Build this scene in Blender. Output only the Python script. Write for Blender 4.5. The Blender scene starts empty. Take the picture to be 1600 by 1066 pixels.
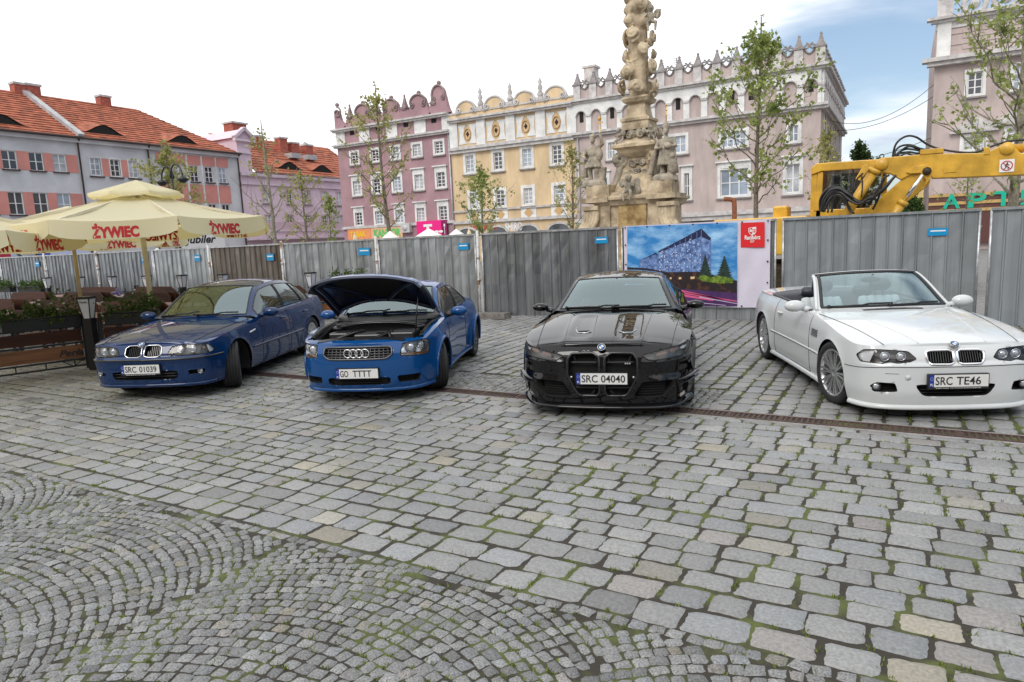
import bpy, math, random
import numpy as np
from mathutils import Vector, Matrix
rad = math.radians
C = bpy.context.scene.collection
SC = bpy.context.scene
random.seed(7); RNG = np.random.default_rng(7)

# ---------------------------------------------------------------- camera, sky, sun, exposure
# world axes follow the square: X along the house fronts, Y towards them, metres
CAM_H = 1.90
CR = np.array([0.86945, 0.49172, -0.04427]); CU = np.array([-0.03523, 0.15121, 0.98787]); CF = np.array([-0.49245, 0.85734, -0.14885])
cam_d = bpy.data.cameras.new('camera'); cam = bpy.data.objects.new('camera', cam_d); C.objects.link(cam)
cam_d.sensor_width = 36; cam_d.lens = 24; cam_d.clip_end = 3000; cam_d.clip_start = 0.05
cam.matrix_world = Matrix(((CR[0], CU[0], -CF[0], 0), (CR[1], CU[1], -CF[1], 0), (CR[2], CU[2], -CF[2], CAM_H), (0, 0, 0, 1)))
SC.camera = cam
SUN_EL, SUN_AZ = 42, 183          # azimuth of the sun, degrees from +Y towards +X
w = bpy.data.worlds.new('World'); SC.world = w; w.use_nodes = True
nt = w.node_tree; N = nt.nodes; Lk = nt.links
bg = N['Background']; bg.inputs['Strength'].default_value = 0.1
sky = N.new('ShaderNodeTexSky'); sky.sky_type = 'NISHITA'; sky.sun_disc = False
sky.sun_elevation = rad(SUN_EL); sky.sun_rotation = rad(SUN_AZ); sky.ozone_density = 1.2; sky.dust_density = 1.5
tc = N.new('ShaderNodeTexCoord')
def wn(t, **k):
    n = N.new(t)
    for a, b in k.items(): setattr(n, a, b)
    return n
def vm(op, a, b):
    n = wn('ShaderNodeMath', operation=op)
    for i, x in enumerate((a, b)):
        if isinstance(x, (int, float)): n.inputs[i].default_value = x
        else: Lk.new(x, n.inputs[i])
    return n.outputs[0]
sep = wn('ShaderNodeSeparateXYZ'); Lk.new(tc.outputs['Generated'], sep.inputs[0])
# project the view direction on a cloud layer
zz = vm('ADD', vm('MAXIMUM', sep.outputs[2], 0.0), 0.16)
cx = vm('DIVIDE', sep.outputs[0], zz); cy = vm('DIVIDE', sep.outputs[1], zz)
cmb = wn('ShaderNodeCombineXYZ'); Lk.new(cx, cmb.inputs[0]); Lk.new(cy, cmb.inputs[1])
nz = wn('ShaderNodeTexNoise'); nz.inputs['Scale'].default_value = 0.95; nz.inputs['Detail'].default_value = 8; nz.inputs['Roughness'].default_value = 0.52
nz.inputs['Distortion'].default_value = 0.35
mp = wn('ShaderNodeMapping'); mp.inputs['Location'].default_value = (3.1, 1.2, 0); mp.inputs['Scale'].default_value = (0.75, 1.0, 1.0)
Lk.new(cmb.outputs[0], mp.inputs[0]); Lk.new(mp.outputs[0], nz.inputs['Vector'])
# the overcast thins out towards +X +Y (right of the monument)
side = vm('SUBTRACT', vm('ADD', vm('MULTIPLY', sep.outputs[0], 0.85), vm('MULTIPLY', sep.outputs[1], 0.5)), vm('MULTIPLY', vm('MAXIMUM', sep.outputs[2], 0.0), 0.45))
rmp = wn('ShaderNodeMapRange'); rmp.inputs['From Min'].default_value = 0.04; rmp.inputs['From Max'].default_value = 0.36
rmp.inputs['To Min'].default_value = 0.52; rmp.inputs['To Max'].default_value = -0.015; Lk.new(side, rmp.inputs['Value'])
cov = vm('ADD', nz.outputs['Fac'], rmp.outputs[0])
cr = wn('ShaderNodeMapRange', interpolation_type='SMOOTHSTEP'); cr.inputs['From Min'].default_value = 0.40; cr.inputs['From Max'].default_value = 0.66
Lk.new(cov, cr.inputs['Value'])
nz2 = wn('ShaderNodeTexNoise'); nz2.inputs['Scale'].default_value = 1.1; nz2.inputs['Detail'].default_value = 5
Lk.new(cmb.outputs[0], nz2.inputs['Vector'])
ccol = wn('ShaderNodeMix', data_type='RGBA'); ccol.inputs['A'].default_value = (6.0, 6.9, 8.3, 1); ccol.inputs['B'].default_value = (14.0, 14.1, 14.3, 1)
sh = wn('ShaderNodeMapRange'); sh.inputs['From Min'].default_value = 0.35; sh.inputs['From Max'].default_value = 0.6
Lk.new(vm('ADD', nz2.outputs['Fac'], vm('MULTIPLY', rmp.outputs[0], 0.5)), sh.inputs['Value']); Lk.new(sh.outputs[0], ccol.inputs['Factor'])
skyb = wn('ShaderNodeMix', data_type='RGBA', blend_type='ADD'); skyb.inputs['Factor'].default_value = 1.0
skyb.inputs['B'].default_value = (1.3, 1.7, 2.1, 1); Lk.new(sky.outputs[0], skyb.inputs['A'])
mixc = wn('ShaderNodeMix', data_type='RGBA'); Lk.new(cr.outputs[0], mixc.inputs['Factor'])
Lk.new(skyb.outputs['Result'], mixc.inputs['A']); Lk.new(ccol.outputs['Result'], mixc.inputs['B'])
Lk.new(mixc.outputs['Result'], bg.inputs['Color'])
sl = bpy.data.lights.new('sun', 'SUN'); sl.energy = 1.35; sl.angle = rad(26); sl.color = (1.0, 0.96, 0.9)
so = bpy.data.objects.new('sun', sl); C.objects.link(so)
sd = Vector((math.sin(rad(SUN_AZ)) * math.cos(rad(SUN_EL)), math.cos(rad(SUN_AZ)) * math.cos(rad(SUN_EL)), math.sin(rad(SUN_EL))))
so.rotation_euler = (-sd).to_track_quat('-Z', 'Y').to_euler()
SC.view_settings.view_transform = 'Standard'; SC.view_settings.look = 'None'; SC.view_settings.gamma = 1
SC.view_settings.exposure = 0.05
SC.cycles.max_bounces = 8; SC.cycles.transparent_max_bounces = 16; SC.cycles.use_denoising = True
SC.cycles.sample_clamp_indirect = 8

# ---------------------------------------------------------------- helpers
def px(x, y):                     # a direction in the survey photograph (1600 wide)
    return CF * 1066.67 + CR * (x - 800) - CU * (y - 533)
def on_y(x, y, Y): d = px(x, y); t = Y / d[1]; return d[0] * t, CAM_H + d[2] * t      # -> X, Z on the plane Y
def on_x(x, y, X): d = px(x, y); t = X / d[0]; return d[1] * t, CAM_H + d[2] * t      # -> Y, Z on the plane X
def on_z(x, y, Z=0): d = px(x, y); t = (Z - CAM_H) / d[2]; return d[0] * t, d[1] * t  # -> X, Y on the plane Z

def pchip(xs, ys, x):
    xs = np.asarray(xs, float); ys = np.asarray(ys, float); x = np.clip(np.asarray(x, float), xs[0], xs[-1])
    if len(xs) == 2: return np.interp(x, xs, ys)
    h = np.diff(xs); d = np.diff(ys) / h; m = np.zeros_like(ys)
    for i in range(1, len(xs) - 1):
        if d[i - 1] * d[i] > 0:
            w1 = 2 * h[i] + h[i - 1]; w2 = h[i] + 2 * h[i - 1]; m[i] = (w1 + w2) / (w1 / d[i - 1] + w2 / d[i])
    m[0] = d[0]; m[-1] = d[-1]
    i = np.clip(np.searchsorted(xs, x, side='right') - 1, 0, len(xs) - 2); t = (x - xs[i]) / h[i]
    return ((2 * t**3 - 3 * t**2 + 1) * ys[i] + (t**3 - 2 * t**2 + t) * h[i] * m[i] + (-2 * t**3 + 3 * t**2) * ys[i + 1] + (t**3 - t**2) * h[i] * m[i + 1])
def crom(P, n=8, closed=False):   # Catmull-Rom through points
    P = [np.asarray(p, float) for p in P]; out = []; k = len(P)
    rng = range(k if closed else k - 1)
    for i in rng:
        p1, p2 = P[i], P[(i + 1) % k]
        p0 = P[i - 1] if (closed or i > 0) else 2 * p1 - p2
        p3 = P[(i + 2) % k] if (closed or i + 2 < k) else 2 * p2 - p1
        for j in range(n):
            t = j / n
            out.append(0.5 * ((2 * p1) + (p2 - p0) * t + (2 * p0 - 5 * p1 + 4 * p2 - p3) * t * t + (3 * p1 - p0 - 3 * p2 + p3) * t**3))
    if not closed: out.append(P[-1])
    return np.array(out)
def sstep(a, b, x): t = np.clip((np.asarray(x, float) - a) / (b - a), 0, 1); return t * t * (3 - 2 * t)

class MB:                         # collects geometry, then links it as ONE mesh object
    def __init__(s): s.v = []; s.f = []; s.m = []; s.cur = 0; s.sm = []; s.smooth = False; s.xf = None
    def add(s, V, F, m=None, smooth=None):
        b = len(s.v); V = np.asarray(V, float)
        if s.xf is not None: V = V @ s.xf[0].T + s.xf[1]
        s.v.extend(map(tuple, V))
        mm = s.cur if m is None else m; sm = s.smooth if smooth is None else smooth
        for f in F: s.f.append(tuple(int(i) + b for i in f)); s.m.append(mm); s.sm.append(sm)
    def box(s, x0, x1, y0, y1, z0, z1, m=None):
        V = [(x, y, z) for z in (z0, z1) for y in (y0, y1) for x in (x0, x1)]
        s.add(V, [(0, 2, 3, 1), (4, 5, 7, 6), (0, 1, 5, 4), (2, 6, 7, 3), (0, 4, 6, 2), (1, 3, 7, 5)], m, False)
    def bar(s, a, b, wx, wz, m=None, up=(0, 0, 1)):      # rectangular bar between two points
        a = np.asarray(a, float); b = np.asarray(b, float); t = b - a; L = np.linalg.norm(t); t = t / L
        u = np.cross(t, up); 
        if np.linalg.norm(u) < 1e-4: u = np.cross(t, (1, 0, 0))
        u /= np.linalg.norm(u); v = np.cross(u, t)
        V = [p + u * i * wx / 2 + v * j * wz / 2 for p in (a, b) for i, j in ((-1, -1), (1, -1), (1, 1), (-1, 1))]
        s.add(V, [(0, 3, 2, 1), (4, 5, 6, 7), (0, 1, 5, 4), (1, 2, 6, 5), (2, 3, 7, 6), (3, 0, 4, 7)], m, False)
    def tube(s, P, r, seg=8, closed=False, caps=True, m=None, smooth=True):
        P = np.asarray(P, float); n = len(P); r = np.full(n, r) if np.isscalar(r) else np.asarray(r, float)
        if closed: T = np.roll(P, -1, 0) - np.roll(P, 1, 0)
        else: T = np.gradient(P, axis=0)
        T /= np.maximum(np.linalg.norm(T, axis=1)[:, None], 1e-9)
        u = np.cross(T[0], (0, 0, 1)); u = np.cross(T[0], (1, 0, 0)) if np.linalg.norm(u) < 0.1 else u; u /= np.linalg.norm(u)
        V = []; a = np.arange(seg) / seg * 2 * np.pi
        for i in range(n):
            u = u - T[i] * (u @ T[i]); u /= max(np.linalg.norm(u), 1e-9); v = np.cross(T[i], u)
            V.append(P[i] + r[i] * (np.cos(a)[:, None] * u + np.sin(a)[:, None] * v))
        F = []
        for i in range(n if closed else n - 1):
            j = (i + 1) % n
            for k in range(seg): F.append((i * seg + k, i * seg + (k + 1) % seg, j * seg + (k + 1) % seg, j * seg + k))
        if caps and not closed: F += [tuple(range(seg))[::-1], tuple((n - 1) * seg + k for k in range(seg))]
        s.add(np.concatenate(V), F, m, smooth)
    def lathe(s, prof, seg=24, c=(0, 0, 0), axis='z', m=None, smooth=True, caps=True):     # prof: (radius, height)
        a = (np.arange(seg) + (0.5 if seg <= 8 else 0)) / seg * 2 * np.pi; V = []; c = np.asarray(c, float)
        k = 1 / math.cos(math.pi / seg) if seg <= 8 else 1
        for r, hh in prof:
            for t in a:
                x, y = r * k * math.cos(t), r * k * math.sin(t)
                V.append(c + (np.array((x, y, hh)) if axis == 'z' else np.array((hh, x, y)) if axis == 'x' else np.array((y, hh, x))))
        F = []
        for i in range(len(prof) - 1):
            for k2 in range(seg): F.append((i * seg + k2, i * seg + (k2 + 1) % seg, (i + 1) * seg + (k2 + 1) % seg, (i + 1) * seg + k2))
        if caps and prof[0][0] > 1e-5: F.append(tuple(range(seg))[::-1])
        if caps and prof[-1][0] > 1e-5: F.append(tuple((len(prof) - 1) * seg + k2 for k2 in range(seg)))
        s.add(V, F, m, smooth)
    def prism(s, poly, a, b, fn, m=None, smooth=False):  # polygon in (p,q) extruded from a to b, placed by fn(p,q,c)
        n = len(poly); V = [fn(p, q, c) for c in (a, b) for p, q in poly]
        s.add(V, [tuple(range(n))[::-1], tuple(range(n, 2 * n))] + [(i, (i + 1) % n, n + (i + 1) % n, n + i) for i in range(n)], m, smooth)
    def grid(s, P, m=None, smooth=True, flip=False, mask=None):
        P = np.asarray(P, float); a, b = P.shape[:2]; F = []
        for i in range(a - 1):
            for j in range(b - 1):
                if mask is not None and not mask[i, j]: continue
                q = (i * b + j, i * b + j + 1, (i + 1) * b + j + 1, (i + 1) * b + j); F.append(q[::-1] if flip else q)
        s.add(P.reshape(-1, 3), F, m, smooth)
    def ball(s, c, r, seg=12, rings=8, m=None, rot=None):
        c = np.asarray(c, float); r = np.asarray((r, r, r) if np.isscalar(r) else r, float)
        V = [(0, 0, 1)]
        for i in range(1, rings):
            t = math.pi * i / rings
            for k in range(seg): V.append((math.sin(t) * math.cos(2 * math.pi * k / seg), math.sin(t) * math.sin(2 * math.pi * k / seg), math.cos(t)))
        V.append((0, 0, -1)); V = np.array(V) * r
        if rot is not None: V = V @ np.asarray(rot).T
        F = [(0, 1 + k, 1 + (k + 1) % seg) for k in range(seg)]
        for i in range(rings - 2):
            o = 1 + i * seg
            for k in range(seg): F.append((o + k, o + seg + k, o + seg + (k + 1) % seg, o + (k + 1) % seg))
        o = 1 + (rings - 2) * seg; F += [(o + (k + 1) % seg, o + k, len(V) - 1) for k in range(seg)]
        s.add(V + c, F, m, True)
    def build(s, name, mats, parent=None, loc=None, angle=None, attrs=None):
        me = bpy.data.meshes.new(name); me.from_pydata(s.v, [], s.f)
        for mt in (mats if isinstance(mats, (list, tuple)) else [mats]): me.materials.append(mt)
        me.polygons.foreach_set('material_index', s.m); me.polygons.foreach_set('use_smooth', s.sm)
        if angle: 
            me.polygons.foreach_set('use_smooth', [True] * len(s.f)); me.set_sharp_from_angle(angle=rad(angle))
        me.update()
        o = bpy.data.objects.new(name, me); C.objects.link(o)
        if parent is not None: o.parent = parent
        if loc is not None: o.location = loc
        return o
def tag(o, label=None, cat=None, group=None, kind=None):
    if label: o['label'] = label
    if cat: o['category'] = cat
    if group: o['group'] = group
    if kind: o['kind'] = kind
    return o
def empty(name, loc=(0, 0, 0), rz=0, parent=None):
    o = bpy.data.objects.new(name, None); C.objects.link(o); o.empty_display_size = 0.2
    o.location = loc; o.rotation_euler = (0, 0, rz)
    if parent is not None: o.parent = parent
    return o
def thing(name, label, cat, loc=(0, 0, 0), rz=0, group=None): return tag(empty(name, loc, rz), label, cat, group)
def copy_tree(o, parent=None):
    c = o.copy(); C.objects.link(c); c.parent = parent
    for ch in list(o.children): copy_tree(ch, c)
    return c

_M = {}
def mat(name, col, rough=0.6, metal=0.0, coat=0.0, noise=None, bump=None, emit=0, col2=None, coord='Object', spec=0.5, stretch=None, alpha=None, trans=0, flake=0, attr=None, nthr=(0.35, 0.65), rnoise=0):
    """principled material; noise=(scale, amount) or with col2 a blend of two colours; bump=(scale, distance)"""
    if name in _M: return _M[name]
    m = bpy.data.materials.new(name); m.use_nodes = True; t = m.node_tree; b = t.nodes['Principled BSDF']; _M[name] = m
    b.inputs['Base Color'].default_value = (*col, 1); b.inputs['Roughness'].default_value = rough; b.inputs['Metallic'].default_value = metal
    b.inputs['Coat Weight'].default_value = coat; b.inputs['Coat Roughness'].default_value = 0.03; b.inputs['Specular IOR Level'].default_value = spec
    if trans: b.inputs['Transmission Weight'].default_value = trans
    if emit: b.inputs['Emission Color'].default_value = (*col, 1); b.inputs['Emission Strength'].default_value = emit
    tcn = t.nodes.new('ShaderNodeTexCoord'); vec = tcn.outputs[coord]
    if stretch:
        mpn = t.nodes.new('ShaderNodeMapping'); mpn.inputs['Scale'].default_value = stretch; t.links.new(vec, mpn.inputs[0]); vec = mpn.outputs[0]
    src = None
    if noise:
        n = t.nodes.new('ShaderNodeTexNoise'); n.inputs['Scale'].default_value = noise[0]; n.inputs['Detail'].default_value = 6; n.inputs['Roughness'].default_value = 0.6
        t.links.new(vec, n.inputs['Vector'])
        mr = t.nodes.new('ShaderNodeMapRange'); mr.inputs['From Min'].default_value = nthr[0]; mr.inputs['From Max'].default_value = nthr[1]; t.links.new(n.outputs['Fac'], mr.inputs['Value'])
        mx = t.nodes.new('ShaderNodeMix'); mx.data_type = 'RGBA'; a = noise[1]
        mx.inputs['A'].default_value = (*[c * (1 - a) for c in col], 1); mx.inputs['B'].default_value = (*(col2 or [min(1, c * (1 + a)) for c in col]), 1)
        t.links.new(mr.outputs[0], mx.inputs['Factor']); src = mx.outputs['Result']; t.links.new(src, b.inputs['Base Color'])
        if rnoise:
            mr2 = t.nodes.new('ShaderNodeMapRange'); mr2.inputs['To Min'].default_value = rough - rnoise; mr2.inputs['To Max'].default_value = rough + rnoise
            t.links.new(n.outputs['Fac'], mr2.inputs['Value']); t.links.new(mr2.outputs[0], b.inputs['Roughness'])
    if attr:                       # per-stone tint stored in the mesh
        at = t.nodes.new('ShaderNodeAttribute'); at.attribute_name = attr
        mu = t.nodes.new('ShaderNodeMix'); mu.data_type = 'RGBA'; mu.blend_type = 'MULTIPLY'; mu.inputs['Factor'].default_value = 1
        if src: t.links.new(src, mu.inputs['A'])
        else: mu.inputs['A'].default_value = (*col, 1)
        t.links.new(at.outputs['Color'], mu.inputs['B']); t.links.new(mu.outputs['Result'], b.inputs['Base Color'])
    if bump:
        n = t.nodes.new('ShaderNodeTexNoise'); n.inputs['Scale'].default_value = bump[0]; n.inputs['Detail'].default_value = 5; t.links.new(vec, n.inputs['Vector'])
        bp = t.nodes.new('ShaderNodeBump'); bp.inputs['Distance'].default_value = bump[1]; bp.inputs['Strength'].default_value = 1.0
        t.links.new(n.outputs['Fac'], bp.inputs['Height']); t.links.new(bp.outputs['Normal'], b.inputs['Normal'])
    return m
def glass(name, tint, ior=1.5, rough=0.0, sheen=(1, 1, 1)):   # thin pane: see-through with a mirror-like sheen
    if name in _M: return _M[name]
    m = bpy.data.materials.new(name); m.use_nodes = True; t = m.node_tree; t.nodes.clear(); _M[name] = m
    o = t.nodes.new('ShaderNodeOutputMaterial'); mx = t.nodes.new('ShaderNodeMixShader'); tr = t.nodes.new('ShaderNodeBsdfTransparent'); gl = t.nodes.new('ShaderNodeBsdfGlossy')
    lw = t.nodes.new('ShaderNodeLayerWeight'); lw.inputs['Blend'].default_value = 0.5; pw = t.nodes.new('ShaderNodeMath'); pw.operation = 'POWER'; pw.inputs[1].default_value = 5.0; fr = t.nodes.new('ShaderNodeMath'); fr.operation = 'MULTIPLY_ADD'; f0 = ((ior - 1) / (ior + 1)) ** 2 * 1.7
    fr.inputs[1].default_value = 1 - f0; fr.inputs[2].default_value = f0; t.links.new(lw.outputs['Facing'], pw.inputs[0]); t.links.new(pw.outputs[0], fr.inputs[0]); tr.inputs['Color'].default_value = (*tint, 1); gl.inputs['Roughness'].default_value = rough; gl.inputs['Color'].default_value = (*sheen, 1)
    t.links.new(fr.outputs[0], mx.inputs[0]); t.links.new(tr.outputs[0], mx.inputs[1]); t.links.new(gl.outputs[0], mx.inputs[2]); t.links.new(mx.outputs[0], o.inputs[0])
    return m
_T = {}
def text_geo(s, bold=0.0, shear=0.0, serif=False):
    """letters as flat outline faces in a unit box: width = aspect, height = 1"""
    k = (s, bold, shear)
    if k in _T: return _T[k]
    cu = bpy.data.curves.new('lettering', 'FONT'); cu.body = s; cu.offset = bold; cu.shear = shear; cu.resolution_u = 3
    ob = bpy.data.objects.new('lettering', cu); me = ob.to_mesh()
    V = np.zeros(len(me.vertices) * 3); me.vertices.foreach_get('co', V); V = V.reshape(-1, 3)
    F = [tuple(p.vertices) for p in me.polygons]; ob.to_mesh_clear(); bpy.data.objects.remove(ob); bpy.data.curves.remove(cu)
    lo, hi = V.min(0), V.max(0); V = V - lo; V /= (hi - lo)[1]; _T[k] = (V, F, float((hi - lo)[0] / (hi - lo)[1]))
    return _T[k]
def letters(mb, s, o, u, v, width, height, m=None, bold=0.02, shear=0, off=0.004):
    """lay the words into the rectangle o + u*[0,width] + v*[0,height]"""
    V, F, asp = text_geo(s, bold, shear); u = np.asarray(u, float); v = np.asarray(v, float); nrm = np.cross(u, v)
    P = np.asarray(o, float) + np.outer(V[:, 0] / V[:, 0].max() * width, u) + np.outer(V[:, 1] * height, v) + nrm * off
    mb.add(P, F, m, False)
# ---------------------------------------------------------------- the ground
M_SETT = mat('granite_sett', (0.215, 0.215, 0.212), 0.52, noise=(55, 0.22), bump=(38, 0.004), attr='tint', coord='Object', rnoise=0.12)
M_COB = mat('granite_cobble', (0.18, 0.18, 0.178), 0.55, noise=(120, 0.5), bump=(60, 0.004), attr='tint', rnoise=0.12)
M_JOINT = mat('mossy_joint', (0.045, 0.038, 0.028), 0.95, noise=(2.6, 0.25), col2=(0.085, 0.102, 0.026), bump=(90, 0.006), nthr=(0.48, 0.62))
M_MOSS = mat('moss_blades', (0.15, 0.19, 0.035), 0.9, noise=(4, 0.35), spec=0.2)
M_PAVE = mat('far_paving', (0.21, 0.205, 0.20), 0.8, noise=(6, 0.25), bump=(12, 0.01))
def in_view(x, y, m=4.5):
    P = np.stack([x, y, np.zeros_like(x) - CAM_H], 1); z = P @ CF; xx = P @ CR
    return (z > 0.7) & (np.abs(xx) < 0.78 * z + m)
def stones(cx, cy, a, b, rot, k, drop, dome, jit, rngs, tint):
    n = len(cx); g = np.linspace(-1, 1, k); U, Vv = np.meshgrid(g, g, indexing='ij')
    cor = rngs.normal(0, jit, (n, 2, 2, 2))                      # corner jitter
    fu = (U + 1) / 2; fv = (Vv + 1) / 2
    W = np.stack([(1 - fu) * (1 - fv), (1 - fu) * fv, fu * (1 - fv), fu * fv], -1)
    dj = np.einsum('ijc,ncd->nijd', W, cor.reshape(n, 4, 2))
    # rounded outline
    rr = 1 - 0.028 * (U * U * Vv * Vv) ** 3
    edge = np.maximum(np.abs(U), np.abs(Vv))
    ph = rngs.uniform(0, 6.28, (n, 1, 1)); wob = 1 + 0.02 * np.sin(3 * np.arctan2(Vv, U)[None] * 1.0 + ph) + rngs.normal(0, 0.012, (n, k, k)) * (edge > 0.5)
    px_ = (U * rr)[None] * wob * a[:, None, None] + dj[..., 0]; py_ = (Vv * rr)[None] * wob * b[:, None, None] + dj[..., 1]
    e2 = np.maximum(np.abs(U), np.abs(Vv)); crn = np.minimum(np.abs(U), np.abs(Vv)) * (e2 > 0.9)
    z = dome * (1 - e2 ** 2.5) - drop * (e2 > 0.95) - 0.1 * drop * (crn > 0.75)
    z = z[None] + rngs.normal(0, 0.0012, (n, k, k)) + rngs.normal(0, 0.0016, (n, 1, 1)) + rngs.normal(0, 0.004, (n, 1, 1)) * U[None] * np.minimum(a, 0.06)[:, None, None] * 4
    c, s = np.cos(rot)[:, None, None], np.sin(rot)[:, None, None]
    X = cx[:, None, None] + px_ * c - py_ * s; Y = cy[:, None, None] + px_ * s + py_ * c
    V = np.stack([X, Y, z], -1).reshape(-1, 3)
    i, j = np.meshgrid(np.arange(k - 1), np.arange(k - 1), indexing='ij'); q = np.stack([i * k + j, (i + 1) * k + j, (i + 1) * k + j + 1, i * k + j + 1], -1).reshape(-1, 4)
    F = (q[None] + (np.arange(n) * k * k)[:, None, None]).reshape(-1, 4)
    return V, F, np.repeat(tint, k * k, 0)
def stone_field(name, V, F, T, m):
    me = bpy.data.meshes.new(name); me.vertices.add(len(V)); me.vertices.foreach_set('co', V.ravel())
    me.loops.add(F.size); me.loops.foreach_set('vertex_index', F.ravel()); me.polygons.add(len(F))
    me.polygons.foreach_set('loop_start', np.arange(len(F)) * 4); me.polygons.foreach_set('use_smooth', np.ones(len(F), bool))
    at = me.attributes.new('tint', 'FLOAT_COLOR', 'POINT'); at.data.foreach_set('color', np.concatenate([T, np.ones((len(T), 1))], 1).ravel())
    me.materials.append(m); me.update(calc_edges=True)
    o = bpy.data.objects.new(name, me); C.objects.link(o); return tag(o, kind='structure')
def tints(n, warm=0.08, sp=0.14):
    v = np.clip(RNG.normal(1, sp, n), 0.66, 1.35)[:, None] * np.ones((1, 3))
    k = RNG.random(n); v[k < warm] *= (1.08, 1.03, 0.90); v[k < warm * 0.2] *= (1.05, 1.01, 0.94); v[(k > warm) & (k < warm * 1.6)] *= (1.05, 0.99, 0.96); v[k > 0.85] *= (0.96, 0.99, 1.03); v[k > 0.97] *= 0.8
    return v
def rows(u0, u1, v0, v1, pitch, lmin, lmax, first=None):
    """courses along u between v0 and v1 -> centre u, centre v, half length, half width"""
    out = []; v = v0; i = 0
    while v < v1 - 0.05:
        p = first if (first and i == 0) else pitch * RNG.uniform(0.93, 1.07)
        u = u0 - RNG.random() * lmax; wv = RNG.uniform(0, 6)
        while u < u1:
            L = RNG.uniform(lmin, lmax) * (1.15 if (first and i == 0) else 1); L = L * 1.35 if RNG.random() < 0.08 else L
            out.append((u + L / 2, v + p / 2 + 0.010 * math.sin(u * 0.9 + wv), L / 2, p / 2, L)); u += L
        v += p; i += 1
    return np.array(out)
gap = 0.006
B = rows(-18, 13, 3.02, 6.93, 0.196, 0.2, 0.30, first=0.215); k = in_view(B[:, 0], B[:, 1]); B = B[k]
hi = np.minimum(B[:, 1] + B[:, 3], 6.90); lo = B[:, 1] - B[:, 3]; B[:, 1] = (hi + lo) / 2; B[:, 3] = (hi - lo) / 2; B = B[B[:, 3] > 0.035]      # cut along the channel
V, F, T = stones(B[:, 0], B[:, 1], B[:, 2] - gap, B[:, 3] - gap, RNG.normal(0, 0.012, len(B)), 8, 0.011, 0.0045, 0.0042, RNG, tints(len(B), 0.06, 0.11))
stone_field('sett_pavement', V, F, T, M_SETT)
Cc = rows(7.2, 14.6, -26, 15, 0.215, 0.2, 0.3); Cc = Cc[in_view(Cc[:, 1], Cc[:, 0])]; lo = np.maximum(Cc[:, 0] - Cc[:, 2], 7.22); hi = Cc[:, 0] + Cc[:, 2]; Cc[:, 0] = (lo + hi) / 2; Cc[:, 2] = (hi - lo) / 2; Cc = Cc[Cc[:, 2] > 0.035]
pat = (Cc[:, 0] < 8.15) & (Cc[:, 1] > -5.6) & (Cc[:, 1] < -1.75); Cc = Cc[~pat]
V, F, T = stones(Cc[:, 1], Cc[:, 0], Cc[:, 3] - gap * 1.2, Cc[:, 2] - gap, RNG.normal(0, 0.012, len(Cc)), 6, 0.011, 0.0045, 0.0042, RNG, tints(len(Cc), 0.05, 0.11))
stone_field('parking_pavement', V, F, T, M_SETT)
# small cobbles laid in segmental arcs
arc = []
P0, WF, RS = 0.078, 2.3, 1.62
for ib in range(-8, 6):
    xc = -2.3 + ib * WF
    for jr in range(-14, 70):
        yc = -1.2 + jr * P0; th = -0.80 + RNG.uniform(0, 0.05)
        dth = P0 / RS
        while th < 0.80:
            L = RNG.uniform(0.85, 1.2) * dth; t = th + L / 2
            arc.append((xc + RS * math.sin(t), yc + RS * (math.cos(t) - 0.62), -t, L * RS / 2, P0 / 2 * math.cos(t))); th += L
arc = np.array(arc); keep = (arc[:, 1] < 3.0 - 0.085) & in_view(arc[:, 0], arc[:, 1], 2.0)
bay = np.abs(arc[:, 2]) < math.asin(WF / 2 / RS); arc = arc[keep & bay]
extra = [(gx + RNG.normal(0, 0.004), 2.972, RNG.normal(0, 0.06), 0.046, 0.04) for gx in np.arange(-11, 6, 0.092)]
for gx in np.arange(-5.6, -1.72, 0.09):                           # the cobbled patch behind the channel
    for gy in np.arange(7.27, 8.15, 0.09): extra.append((gx + RNG.normal(0, 0.006), gy + 0.03 * math.sin(gx * 3) + RNG.normal(0, 0.006), RNG.normal(0, 0.15), 0.045, 0.045))
arc = np.concatenate([arc, np.array(extra)])
sz = RNG.uniform(0.94, 1.03, len(arc))
V, F, T = stones(arc[:, 0], arc[:, 1], (arc[:, 3] - 0.003) * sz, (arc[:, 4] - 0.003) * sz, arc[:, 2] + RNG.normal(0, 0.08, len(arc)), 5, 0.009, 0.0025, 0.0042, RNG, tints(len(arc), 0.03, 0.17))
stone_field('cobble_pavement', V, F, T, M_COB)
mb = MB(); mb.add([(-30, 0, -0.0085), (15, 0, -0.0085), (15, 14.8, -0.0085), (-30, 14.8, -0.0085)], [(0, 1, 2, 3)]); tag(mb.build('joint_ground', M_JOINT), kind='structure')
mb = MB(); mb.add([(-700, -300, -0.06), (700, -300, -0.06), (700, 900, -0.06), (-700, 900, -0.06)], [(0, 1, 2, 3)]); tag(mb.build('ground', M_PAVE), kind='structure')
mb = MB(); mb.add([(-60, 14.9, -0.02), (60, 14.9, -0.02), (60, 90, -0.02), (-60, 90, -0.02)], [(0, 1, 2, 3)]); tag(mb.build('square_pavement', M_PAVE), kind='structure')
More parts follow.
